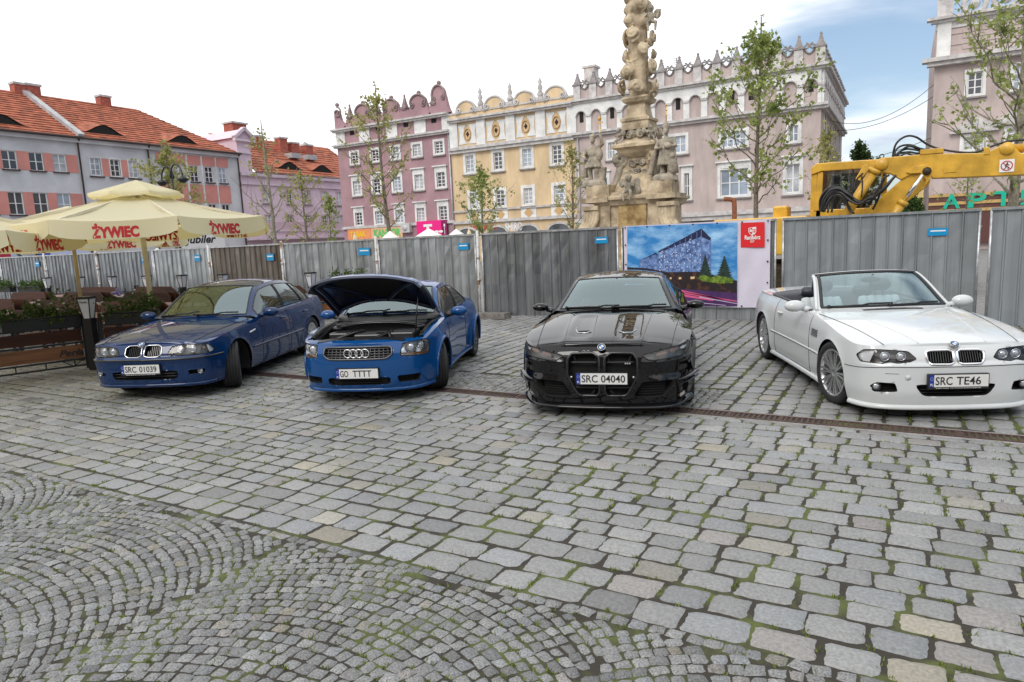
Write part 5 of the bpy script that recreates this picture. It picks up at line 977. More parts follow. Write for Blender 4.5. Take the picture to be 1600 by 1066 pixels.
m = MB(); m.tube([ep(635, 265, 0.6) + np.array((0.05 * math.cos(t), 0, 0.05 * math.sin(t))) for t in np.linspace(0, 6.28, 13)[:-1]], 0.014, 5, closed=True); m.build('lifting_eye', M_BLACK, cab)
m = MB(); a, b = ep(-480, 660), ep(150, 690); m.box(a[0], b[0], -0.4, 2.2, b[2] - 1.0, b[2] + 0.05); a, b = ep(-106, 640), ep(-8, 700); m.box(a[0], b[0], 0.2, 1.0, b[2], ep(-60, 612)[2]); bev(m.build('engine_cover', M_EXY, ex), 0.05)
m = MB(); hx0, hz0 = on_y(1137, 345, XY); m.tube(crom([np.array((hx0, XY + 0.9, hz0 - 0.5)) - ox, np.array((hx0, XY + 0.9, hz0 + 0.48)) - ox, np.array((hx0 - 0.06, XY + 0.9, hz0 + 0.62)) - ox, np.array((hx0 - 0.3, XY + 0.9, hz0 + 0.66)) - ox], 6), 0.07, 10); m.build('exhaust_pipe', mat('rusty_pipe', (0.20, 0.075, 0.035), 0.8, noise=(12, 0.4)), ex)
m = MB(); m.box(-3.2, 2.4, 0.1, 0.7, 0, 0.9); m.box(-3.2, 2.4, 1.6, 2.2, 0, 0.9); bev(m.build('track', M_DIRTY, ex), 0.2)
# ---------------------------------------------------------------- trees
M_BARK = mat('young_bark', (0.16, 0.135, 0.10), 0.9, noise=(14, 0.35), bump=(40, 0.01)); M_BARKP = mat('pale_bark', (0.24, 0.22, 0.17), 0.9, noise=(10, 0.4), bump=(40, 0.01))
def leafm(n, c, c2):
    m = mat(n, c, 0.55, noise=(1.1, 0.2), col2=c2, spec=0.3); t = m.node_tree; b = t.nodes['Principled BSDF']; o = t.nodes['Material Output']
    tr = t.nodes.new('ShaderNodeBsdfTranslucent'); mx = t.nodes.new('ShaderNodeMixShader'); mx.inputs[0].default_value = 0.4; src = b.inputs['Base Color'].links[0].from_socket
    t.links.new(src, tr.inputs['Color']); t.links.new(b.outputs[0], mx.inputs[1]); t.links.new(tr.outputs[0], mx.inputs[2]); t.links.new(mx.outputs[0], o.inputs[0]); return m
M_LF = leafm('plane_leaf', (0.19, 0.26, 0.06), (0.38, 0.43, 0.14)); M_LFY = leafm('yellowing_leaf', (0.27, 0.285, 0.085), (0.46, 0.44, 0.17)); M_LFD = leafm('dark_leaf', (0.025, 0.06, 0.012), (0.07, 0.12, 0.025))
def leaf_cloud(pts, size, rng, droop=0.25):
    n = len(pts); d = rng.normal(0, 1, (n, 3)); d[:, 2] -= droop; d /= np.linalg.norm(d, axis=1)[:, None]; u = np.cross(d, rng.normal(0, 1, (n, 3))); u /= np.linalg.norm(u, axis=1)[:, None]; nn = np.cross(d, u)
    s = size * rng.uniform(0.6, 1.25, n)[:, None]
    V = np.stack([pts, pts + s * (0.4 * d + 0.46 * u + 0.12 * nn), pts + s * (0.55 * d + 0.2 * u), pts + s * d, pts + s * (0.55 * d - 0.2 * u), pts + s * (0.4 * d - 0.46 * u + 0.12 * nn)], 1).reshape(-1, 3)
    b = np.arange(n)[:, None] * 6; F = np.concatenate([b + [0, 1, 2], b + [0, 2, 3], b + [0, 3, 4], b + [0, 4, 5]]); return V, F
def tree(label, base, top, width, rt, leaves, lsize, lm=None, start=0.3, seed=1, bark=None, lean=(0, 0), nb=22, up=0.9, wide=0.45, bare=0.25, group='young trees planted round the square', z0=0.0, sub=4):
    """top: height of the tip; width: crown width; wide: where along the crown it is widest"""
    rng = np.random.default_rng(seed); root = thing('tree', label, 'tree', (base[0], base[1], z0), 0, group); H = top - z0
    m = MB(); ax = lambda t: np.array((lean[0] * t + 0.05 * H / 8 * math.sin(5 * t + seed), lean[1] * t + 0.05 * H / 8 * math.cos(4 * t + seed), H * t))
    ts = np.linspace(0, 1, 16); m.tube([ax(t) for t in ts], [rt * (1 - 0.93 * t) ** 0.8 + 0.006 for t in ts], 9); P = []
    for k in range(nb):
        f = (k + rng.uniform(0, 0.8)) / nb; t = start + (0.93 - start) * f; a = k * 2.4 + rng.uniform(-0.4, 0.4)
        prof = (f / wide) ** 0.6 if f < wide else max(0.12, ((1 - f) / (1 - wide)) ** 0.8)
        L = width / 2 * (0.35 + 0.65 * prof) * rng.uniform(0.75, 1.1) if f < wide else width / 2 * prof * rng.uniform(0.8, 1.1)
        h0 = np.array((math.cos(a), math.sin(a), 0)); s0 = ax(t); pts = [s0]; n = 7
        rise = L * up * rng.uniform(0.8, 1.3)
        for q in range(1, n + 1): w_ = q / n; pts.append(s0 + h0 * L * w_ + np.array((0, 0, rise * (0.55 * w_ + 0.45 * w_ * w_))) + rng.normal(0, 0.022 * L, 3))
        r0 = max(0.008, rt * 0.42 * (1 - t) ** 0.7); pts = crom(pts, 2); m.tube(pts, np.linspace(r0, 0.005, len(pts)), 5, caps=False)
        for q in range(sub + 2):
            i = rng.integers(int(len(pts) * 0.3), len(pts) - 1); e = pts[i] + (h0 * rng.uniform(0.1, 0.7) + rng.normal(0, 0.35, 3) + (0, 0, 0.5)) * L * 0.36; m.tube([pts[i], (pts[i] + e) / 2 + rng.normal(0, 0.03, 3), e], [r0 * 0.45, r0 * 0.3, 0.004], 4, caps=False)
            P.append([pts[i] + (e - pts[i]) * v for v in np.linspace(0.25, 1, 7)])
        P.append(pts[int(len(pts) * bare) + 2:])
    P.append([ax(t) for t in np.linspace(0.72, 1, 16)] * 5)
    m.build('trunk', bark or M_BARK, root)
    P = np.concatenate([np.array(p) for p in P]); w_ = 0.35 + 0.65 * (np.sin(P[:, 0] * 2.3 + seed) * np.sin(P[:, 1] * 1.9) * np.cos(P[:, 2] * 2.1 + seed) > -0.12)
    c = P[rng.choice(len(P), leaves // 4, p=w_ / w_.sum())]; c = np.repeat(c, 4, 0) + rng.normal(0, lsize * 0.62, (len(c) * 4, 3))
    V, F = leaf_cloud(c, lsize, rng); me = bpy.data.meshes.new('foliage'); me.from_pydata(V.tolist(), [], F.tolist()); me.materials.append(lm or M_LF); o = bpy.data.objects.new('foliage', me); C.objects.link(o); o.parent = root
    return root
def at(pxx, D, ytop): b = on_d(pxx, 400, D); return (b[0], b[1]), on_d(pxx, ytop, D)[2]
def T(label, pxx, D, ytop, wpx, **k): b, z = at(pxx, D, ytop); return tree(label, b, z, wpx * D / 1067, **k)
T('tall young plane tree with dense fresh leaves in front of the taupe corner house', 1183, 25, 26, 205, rt=0.10, leaves=2300, lsize=0.17, start=0.30, seed=3, nb=34, up=0.95, wide=0.3, bare=0.2)
T('large plane tree with thick forked limbs at the right edge', 1578, 18.5, -45, 330, rt=0.15, leaves=1700, lsize=0.135, start=0.26, seed=5, nb=26, up=0.75, wide=0.3, bare=0.3, bark=M_BARKP, sub=5)
T('tall sparse tree in front of the purple house', 614, 40, 128, 135, rt=0.13, leaves=1050, lsize=0.21, lm=M_LFY, start=0.25, seed=8, nb=28, up=1.0, wide=0.4, lean=(-0.5, 0))
T('low bushy young tree in front of the yellow house', 757, 40, 258, 85, rt=0.08, leaves=1050, lsize=0.18, start=0.3, seed=9, nb=24, up=0.9, wide=0.35)
T('thin young tree with few leaves before the right end of the yellow house', 897, 40, 222, 72, rt=0.09, leaves=650, lsize=0.18, lm=M_LFY, start=0.25, seed=10, nb=26, up=1.1, wide=0.4)
T('nearly bare tree with a forked crown in front of the pink gable', 430, 30, 186, 110, rt=0.10, leaves=260, lsize=0.15, lm=M_LFY, start=0.24, seed=12, nb=24, up=1.05, wide=0.35, bark=M_BARKP)
T('small sparse tree in front of the pink house windows', 482, 38, 262, 85, rt=0.08, leaves=600, lsize=0.16, lm=M_LFY, start=0.3, seed=13, nb=24, up=0.9, wide=0.4)
T('leafy tree rising behind the large beer umbrella', 278, 44, 222, 105, rt=0.12, leaves=1800, lsize=0.21, lm=M_LFY, start=0.25, seed=14, nb=28, up=0.8, wide=0.4)
T('slim sapling at the left corner of the purple house', 520, 45, 298, 36, rt=0.06, leaves=420, lsize=0.2, start=0.3, seed=15, nb=16, up=1.0)
T('slender tree rising behind the roof of the excavator cab', 1288, 30, 190, 62, rt=0.08, leaves=650, lsize=0.16, lm=M_LFY, start=0.25, seed=16, nb=24, up=1.1, wide=0.4)
T('bare little sapling below the excavator arm', 1505, 26, 268, 90, rt=0.05, leaves=130, lsize=0.15, start=0.25, seed=17, nb=20, up=0.9, wide=0.5)
T('dense dark green tree far down the side street', 1338, 62, 222, 64, rt=0.2, leaves=5200, lsize=0.3, lm=M_LFD, start=0.2, seed=18, nb=40, up=0.5, wide=0.5, bare=0, group='trees beyond the side street')
T('round dark green bush under the excavator arm', 1424, 40, 308, 46, rt=0.1, leaves=2600, lsize=0.22, lm=M_LFD, start=0.1, seed=19, nb=40, up=0.4, wide=0.5, bare=0, group='trees beyond the side street')
# ---------------------------------------------------------------- street lamp and far parasols
b, z = at(283, 40, 262); lamp = thing('street_lamp', 'black double armed street lamp before the grey house', 'street lamp', (b[0], b[1], 0)); m = MB(); m.tube([(0, 0, 0), (0, 0, z)], [0.09, 0.05], 8); m.build('pole', M_BLACK, lamp); m = MB()
for sg in (-1, 1): m.tube([(sg * 0.55 + 0.55 * -sg * math.cos(t), -0.1 * sg, z - 0.6 + 0.75 * math.sin(t)) for t in np.linspace(0, math.pi, 13)], 0.045, 6)
m.build('arm', M_BLACK, lamp)
for sg in (-1, 1): m = MB(); m.lathe([(0, 0.1), (0.08, 0.05), (0.32, -0.12), (0.28, -0.16), (0.14, -0.3), (0, -0.32)], 10, (sg * 1.1, -0.1 * sg, z - 0.6)); m.build('lamp_shade', M_BLACK, lamp)
M_FAB0 = mat('white_canvas', (0.75, 0.74, 0.69), 0.8, noise=(1.5, 0.06))
def far_parasol(label, pxx, D, ytop, wpx, n=8, closed=False):
    b, z = at(pxx, D, ytop); r = wpx / 2 * D / 1067; root = thing('parasol', label, 'parasol', (b[0], b[1], 0), 0, 'closed and open parasols of the far cafes'); m = MB()
    m.lathe([(0.12, z - 1.8), (0.2, z - 1.0), (0.1, z - 0.3), (0, z)] if closed else [(r, z - 0.85 - 0.2), (r, z - 0.85), (r * 0.5, z - 0.36), (0.02, z)], n, smooth=False); m.build('canopy', mat('cream_canvas', (0.66, 0.57, 0.36), 0.8) if closed else M_FAB0, root); m = MB(); m.tube([(0, 0, 0), (0, 0, z - 0.1)], 0.04, 8); m.build('pole', M_BLACK, root)
far_parasol('white cafe parasol below the KANTOR board', 612, 33, 361, 56); far_parasol('white cafe parasol below the magenta board', 672, 33, 357, 80); far_parasol('white cafe parasol left of the yellow house', 715, 33, 358, 62); far_parasol('white cafe parasol far behind the big umbrella', 247, 37, 388, 60)
far_parasol('closed cream parasol below the TABAK board', 557, 33, 362, 10, closed=True); far_parasol('closed cream parasol by the yellow house', 735, 33, 355, 10, closed=True)
# ---------------------------------------------------------------- beer garden
def fabric(name, col):
    m = bpy.data.materials.new(name); m.use_nodes = True; t = m.node_tree; b = t.nodes['Principled BSDF']; b.inputs['Base Color'].default_value = (*col, 1); b.inputs['Roughness'].default_value = 0.85
    tr = t.nodes.new('ShaderNodeBsdfTranslucent'); tr.inputs['Color'].default_value = (col[0], col[1] * 0.92, col[2] * 0.6, 1); mx = t.nodes.new('ShaderNodeMixShader'); mx.inputs[0].default_value = 0.42
    t.links.new(b.outputs[0], mx.inputs[1]); t.links.new(tr.outputs[0], mx.inputs[2]); t.links.new(mx.outputs[0], t.nodes['Material Output'].inputs[0]); return m
M_CREAM = fabric('cream_canvas_sail', (0.80, 0.745, 0.52)); M_REDL = mat('red_print', (0.45, 0.008, 0.014), 0.6); M_POLE = mat('pale_wood_pole', (0.50, 0.41, 0.25), 0.6, noise=(3, 0.15), stretch=(8, 8, 0.6)); M_POLEW = mat('cream_pole', (0.60, 0.54, 0.40), 0.5, noise=(4, 0.1))
def umbrella(label, c, R, zr_, za, rot, polem, seed, brace=False, sag=0.10):
    rng = np.random.default_rng(seed); root = thing('beer_umbrella', label, 'umbrella', (c[0], c[1], 0), rot, 'big cream umbrellas over the beer garden'); n = 8
    m = MB(); cor = [np.array((R * math.cos(k * math.pi / 4), R * math.sin(k * math.pi / 4), zr_ + rng.uniform(-0.02, 0.02))) for k in range(n)]; apex = np.array((0, 0, za)); r1 = 0.26
    lp = np.array((0, 0, za - 0.16))
    for k in range(n):
        A, B = cor[k], cor[(k + 1) % n]; G = []
        for i in range(9):
            s = r1 + (1 - r1) * i / 8; row = []
            for j in range(9): t = j / 8; e = A + (B - A) * t; p = lp + (e - lp) * s; p = p + np.array((0, 0, -sag * math.sin(math.pi * (i / 8) ** 1.0) * 0.8 - 0.05 * s * 4 * t * (1 - t))); row.append(p)
            G.append(row)
        m.grid(G)
    o = m.build('canopy', M_CREAM, root)
    m = MB(); r2 = 0.345
    for k in range(n):
        A, B = cor[k], cor[(k + 1) % n]; G = []
        for i in range(5):
            s = r2 * i / 4; row = []
            for j in range(7): t = j / 6; e = A + (B - A) * t; p = apex + np.array((0, 0, 0.04)) + (e - apex) * s; row.append(p + np.array((0, 0, -0.03 * s * 4 * t * (1 - t) / r2)))
            G.append(row)
        G.append([p + np.array((0, 0, -0.05)) for p in G[-1]]); m.grid(G)
    m.build('vent_cap', M_CREAM, root)
    for k in range(n):
        A, B = cor[k], cor[(k + 1) % n]; d = (B - A); L = np.linalg.norm(d); u = d / L; out = np.array((u[1], -u[0], 0)); m = MB(); G = []
        wav = lambda t, s: out * (0.035 * s * math.sin(t * 5 + k + seed) + 0.05 * s)
        for i in range(5):
            s = i / 4; G.append([A + d * t + np.array((0, 0, -0.05 * 4 * t * (1 - t) - 0.27 * s * (1 - 0.22 * (abs(2 * t - 1) ** 8)))) + wav(t, s) for t in np.linspace(0, 1, 15)])
        m.grid(G); v = m.build('valance', M_CREAM, root)
        l = MB(); P, F, asp = text_geo('ŻYWIEC', 0.055, 0.0); hh = 0.225; ww = min(L * 0.46, hh * asp * 0.78); xs = P[:, 0] / P[:, 0].max(); 
        for off in (0.004, -0.004):
            Q = [A + d * (0.5 - ww / L / 2 + x * ww / L) + np.array((0, 0, -0.05 * 4 * 0.25 - 0.25 + y * hh)) + wav(0.5 - ww / L / 2 + x * ww / L, (0.25 - y * hh) / 0.27) + out * off for x, y in zip(xs, P[:, 1])]
            l.add(Q, F if off > 0 else [f[::-1] for f in F])
        l.build('lettering', M_REDL, v)
    m = MB(); m.tube([(0, 0, 0), (0, 0, za - 0.12)], 0.045, 12); m.build('pole', polem, root)
    for k in range(n): m = MB(); m.bar(lp + np.array((0, 0, -0.05)), cor[k] + np.array((0, 0, -0.05)), 0.03, 0.045); m.bar(np.array((0, 0, za - 0.95)), (lp + cor[k]) / 2 + np.array((0, 0, -0.13)), 0.025, 0.035); m.build('rib', polem, root)
    m = MB(); m.lathe([(0.5, 0), (0.5, 0.08), (0.08, 0.12), (0.06, 0.4)], 16); m.build('base', M_CONC, root)
    if brace:
        for a in (0.3, 2.4, 4.5): m = MB(); m.bar((0.42 * math.cos(a), 0.42 * math.sin(a), 0.35), (0, 0, 0.92), 0.05, 0.08); m.build('brace', polem, root)
    return root
rot_cam = math.atan2(0.4917, 0.8694)
u1 = on_d(227, 400, 12.4); umbrella('nearest cream beer umbrella with a full octagonal roof and red lettering', u1[:2], 2.24, 2.47, 3.17, rot_cam - rad(49), M_POLEW, 1)
u2 = on_d(121, 430, 16.8); umbrella('cream beer umbrella behind the nearest one on a braced wooden post', u2[:2], 2.5, 2.38, 3.1, rot_cam - rad(12), M_POLE, 2, True)
u3 = on_d(-150, 400, 10.4); umbrella('cream beer umbrella cut off by the left edge of the photo', u3[:2], 2.3, 2.34, 3.1, rot_cam - rad(20), M_POLEW, 3)
M_WOOD = mat('brown_plank', (0.055, 0.018, 0.009), 0.6, spec=0.25, noise=(1.5, 0.35), stretch=(1, 14, 14)); M_WOOD2 = mat('orange_plank', (0.17, 0.07, 0.024), 0.55, noise=(1.2, 0.4), stretch=(1, 12, 16)); M_WOODT = mat('table_top', (0.10, 0.045, 0.028), 0.45, noise=(1.5, 0.3), stretch=(1, 14, 14))
M_SOIL = mat('planter_soil', (0.03, 0.02, 0.015), 0.95); M_PLANT = leafm('bedding_plant', (0.045, 0.095, 0.02), (0.11, 0.16, 0.04)); M_PETAL = mat('white_petal', (0.75, 0.74, 0.76), 0.7); M_VIO = mat('violet_petal', (0.30, 0.25, 0.55), 0.7); M_LANT = mat('lantern_milk_glass', (0.62, 0.63, 0.68), 0.3)
def plant_box(label, a, b, z, seed, flowers=12, h=0.2, violet=False, group='flower boxes on the beer garden barriers'):
    a = np.array(a, float); b = np.array(b, float); d = b - a; L = np.linalg.norm(d); root = thing('flower_box', label, 'flower box', (*(a + b) / 2, z), math.atan2(d[1], d[0]), group); rng = np.random.default_rng(seed)
    m = MB(); m.prism([(-0.1, 0), (0.1, 0), (0.125, 0.2), (-0.125, 0.2)], -L / 2, L / 2, lambda p, q, c: np.array((c, p, q))); m.tube([(-L / 2, -0.125, 0.2), (L / 2, -0.125, 0.2)], 0.015, 6); m.build('box', M_BLACK, root)
    m = MB(); m.box(-L / 2 + 0.02, L / 2 - 0.02, -0.1, 0.1, 0.19, 0.205); m.build('soil', M_SOIL, root)
    n = int(L * 1100); cl = np.stack([rng.uniform(-L / 2, L / 2, n // 20), rng.uniform(-0.1, 0.1, n // 20), rng.uniform(0.2, 0.2 + h, n // 20) * (0.8 + 0.35 * np.sin(np.arange(n // 20) * 1.7))], 1); P = np.repeat(cl, 20, 0) + rng.normal(0, 0.055, (len(cl) * 20, 3)); P[:, 2] = np.maximum(P[:, 2], 0.12)
    V, F = leaf_cloud(P, 0.062, rng); me = bpy.data.meshes.new('plants'); me.from_pydata(V.tolist(), [], F.tolist()); me.materials.append(M_PLANT); o = bpy.data.objects.new('plants', me); C.objects.link(o); o.parent = root
    if flowers:
        f = MB()
        for k in range(flowers): c = cl[rng.integers(len(cl))] + rng.normal(0, 0.05, 3) + (0, 0, 0.06); f.ball(c, (0.022, 0.022, 0.014), 6, 4)
        f.build('flowers', M_PETAL, root)
    if violet: f = MB(); [f.ball((-L * 0.22 + rng.normal(0, 0.03), rng.normal(0, 0.03), 0.55 + rng.normal(0, 0.03)), 0.028, 6, 4) for k in range(14)]; f.build('bloom', M_VIO, root)
    return root
def barrier(label, a, b, words, group='wooden barriers round the beer garden'):
    a = np.array(a, float); b = np.array(b, float); d = b - a; L = np.linalg.norm(d); root = thing('barrier', label, 'barrier', (*a, 0), math.atan2(d[1], d[0]), group)
    f = MB()
    for z in (0.06, 0.17, 0.46, 0.74): f.bar((0, 0, z), (L, 0, z), 0.035, 0.03)
    f.bar((0.02, 0, 0), (0.02, 0, 0.95), 0.045, 0.045); f.bar((L - 0.02, 0, 0), (L - 0.02, 0, 0.95), 0.045, 0.045)
    n = max(3, int(L / 0.4))
    for k in range(n):
        x = L * (k + 0.5) / n; f.bar((x, 0, 0.06), (x, 0, 0.17), 0.02, 0.02); f.bar((x + 0.1, 0, 0.74), (x + 0.1, 0, 0.86), 0.012, 0.03); f.bar((x + 0.06, 0.0, 0.73), (x + 0.06, 0, 0.69), 0.02, 0.02); f.bar((x + 0.06, 0, 0.42), (x + 0.06, 0, 0.48), 0.03, 0.03)
    for x0 in (0.05, L - 0.4): f.bar((x0, 0, 0.17), (x0 + 0.17, 0, 0.06), 0.015, 0.015); f.bar((x0 + 0.34, 0, 0.17), (x0 + 0.17, 0, 0.06), 0.015, 0.015)
    f.build('frame', M_BLACK, root)
    for (z0, z1), mm in (((0.495, 0.69), M_WOOD), ((0.2, 0.425), M_WOOD2)):
        p = MB(); p.box(0.06, L - 0.06, -0.015, 0.012, z0, z1); o = p.build('plank', mm, root)
        for w, (x0, x1, zz0) in words:
            if z0 < zz0 < z1: l = MB(); letters(l, w, (L + x0, -0.016, zz0), (1, 0, 0), (0, 0, 1), x1 - x0, 0.11, shear=0.35, bold=0.02); l.build('lettering', M_BLACK, o)
    return root
ba = np.array(on_z(143, 574)) + (-0.02, -0.02); bdir = np.array((0.32, 0.947)); words = [('Perła', (-1.9, -1.45, 0.53)), ('Perła', (-0.42, -0.06, 0.245)), ('Perła', (-3.4, -3.0, 0.245))]
B0 = ba - bdir * 2.5; barrier('two plank barrier with dark script at the left edge, left of the blue saloon', B0 - bdir * 0.0, ba, words); barrier('two plank barrier outside the left edge of the photo', B0 - bdir * 2.6, B0 - bdir * 0.06, words)
plant_box('black flower box with white blossoms at the left edge', B0 + bdir * 0.1, B0 + bdir * 1.25, 0.74, 21, 30, 0.24); plant_box('black flower box beside the lantern post', B0 + bdir * 1.35, B0 + bdir * 2.45, 0.74, 22, 8, 0.26)
def lantern(label, x, y, h=1.24, s=1.0, group='lantern posts of the beer garden', rz=0.5):
    root = thing('lantern_post', label, 'lantern', (x, y, 0), rz, group); m = MB(); m.box(-0.07 * s, 0.07 * s, -0.07 * s, 0.07 * s, 0, h - 0.36 * s); m.build('post', M_BLACK, root)
    m = MB(); z0, z1 = h - 0.36 * s, h - 0.02; a, b = 0.055 * s, 0.1 * s; m.lathe([(a, z0), (b, z1)], 4, (0, 0, 0), smooth=False); o = m.build('shade', M_LANT, root)
    m = MB(); k = 1.03
    for sx, sy in ((1, 1), (1, -1), (-1, 1), (-1, -1)): m.bar((sx * a * k, sy * a * k, z0), (sx * b * k, sy * b * k, z1), 0.016 * s, 0.016 * s)
    for i in range(4): t = i * math.pi / 2; c_, s_ = math.cos(t), math.sin(t); m.bar((b * k * (c_ - s_), b * k * (s_ + c_), z1), (b * k * (-c_ - s_), b * k * (-s_ + c_), z1), 0.02 * s, 0.02 * s)
    m.build('frame', M_BLACK, root); m = MB(); m.box(-b * 1.06, b * 1.06, -b * 1.06, b * 1.06, h - 0.012, h + 0.006); m.build('cap', M_BLACK, root); l = MB(); letters(l, 'Perła', (-b * 0.6, -b * 0.96, h - 0.1), (1, 0, 0), (0, 0, 1), b * 1.2, 0.035 * s, off=0.004); l.build('lettering', M_BLACK, o); return root
lp_ = on_z(150, 577); lantern('tall black lantern post with a white shade beside the blue saloon', lp_[0], lp_[1], 1.24, 1.0)
c0 = on_d(162, 560, 11.65); c1 = on_d(330, 560, 12.1); barrier('plank barrier half hidden behind the blue saloon', c0[:2], c1[:2], [('Perła', (-(np.linalg.norm(c1 - c0)) + 0.12, -(np.linalg.norm(c1 - c0)) + 0.5, 0.53))])
d_ = (c1 - c0)[:2] / np.linalg.norm((c1 - c0)[:2]); plant_box('black flower box with a violet bloom beside the bonnet of the blue saloon', c0[:2] + d_ * 0.12, c0[:2] + d_ * 0.95, 0.74, 23, 6, 0.24, True)
BKY = 13.0
xa, xb = -27.5, -11.5; nB = 5
for k in range(nB): x0, x1 = xa + (xb - xa) * k / nB, xa + (xb - xa) * (k + 1) / nB - 0.1; barrier('plank barrier along the hoarding, number %s from the left' % ('one', 'two', 'three', 'four', 'five')[k], (x0, BKY), (x1, BKY), [])
for i, (pxx, lab) in enumerate(((75, 'small white lantern before the thin white post'), (127, 'small white lantern hidden by the wooden umbrella post'), (177, 'small white lantern between the two umbrella posts'), (231, 'small white lantern beside the nearest umbrella pole'), (286, 'small white lantern right of the nearest umbrella pole'), (350, 'small lantern above the roof of the blue saloon'), (487, 'small lantern beside the open bonnet'))):
    x = on_y(pxx, 450, BKY - 0.2)[0]; lantern(lab, x, BKY - 0.2, 1.26, 1.0, rz=0.1)
for i, (pa, pb, lab) in enumerate(((0, 24, 'far flower box at the left edge in front of the hoarding'), (36, 72, 'far flower box left of the small white lantern'))): xa_, xb_ = on_y(pa, 460, BKY)[0], on_y(pb, 460, BKY)[0]; plant_box(lab, (xa_, BKY - 0.05), (xb_, BKY - 0.05), 0.74, 40 + i, 3, 0.18)
plant_box('far flower box hidden by the open bonnet', (-12.6, BKY - 0.05), (-11.6, BKY - 0.05), 0.74, 45, 3, 0.3)
def table_set():
    t = thing('table', 'x', 'table', (0, 0, 0), 0, 'brown beer garden tables'); m = MB()
    for k in range(5): m.box(-1.0, 1.0, -0.37 + k * 0.15, -0.37 + k * 0.15 + 0.14, 0.73, 0.765)
    bev(m.build('tabletop', M_WOODT, t), 0.006)
    for sx in (-0.8, 0.8):
        for sg in (-1, 1): m = MB(); m.bar((sx, sg * 0.3, 0), (sx, sg * 0.18, 0.73), 0.05, 0.05); m.build('leg', M_BLACK, t)
    b = thing('bench', 'x', 'bench', (0, 0, 0), 0, 'brown high backed benches of the beer garden'); m = MB()
    for k in range(3): m.box(-1.0, 1.0, -0.2 + k * 0.14, -0.2 + k * 0.14 + 0.13, 0.43, 0.46)
    bev(m.build('seat', M_WOOD, b), 0.006)
    m = MB(); m.prism([(-1.0, 0.58), (1.0, 0.58), (1.0, 0.84), (0.82, 0.95), (-0.82, 0.95), (-1.0, 0.84)], 0.25, 0.28, lambda p, q, c: np.array((p, c + 0.06 * (q - 0.58), q))); m.build('backrest', M_WOOD, b)
    for sx in (-0.8, 0.8): m = MB(); m.bar((sx, 0.24, 0), (sx, 0.3, 0.9), 0.05, 0.05); m.bar((sx, -0.18, 0), (sx, -0.18, 0.44), 0.05, 0.05); m.build('leg', M_BLACK, b)
    return t, b
tb, bn = table_set(); first = True
side_w = ['at the left edge', 'left of the braced umbrella post', 'between the umbrella posts', 'near the blue saloon']; row_w = ['nearest row', 'middle row', 'row along the hoarding']
for r_, y in enumerate((7.6, 9.6, 11.5)):
    for c_, x in enumerate((-22.8, -19.9, -17.0, -14.2)):
        x = x + 0.3 * r_ * (1 if c_ < 3 else 0.2)
        for kind in 'tbB':
            src = tb if kind == 't' else bn; o = src if (first and kind != 'B') else copy_tree(src)
            o.location = (x, y + (0 if kind == 't' else 0.62 if kind == 'b' else -0.62), 0); o.rotation_euler = (0, 0, math.pi if kind == 'B' else 0)
            o['label'] = {'t': 'brown plank table ', 'b': 'brown bench facing us ', 'B': 'bench turned away '}[kind] + side_w[c_] + ', ' + row_w[r_]
        first = False
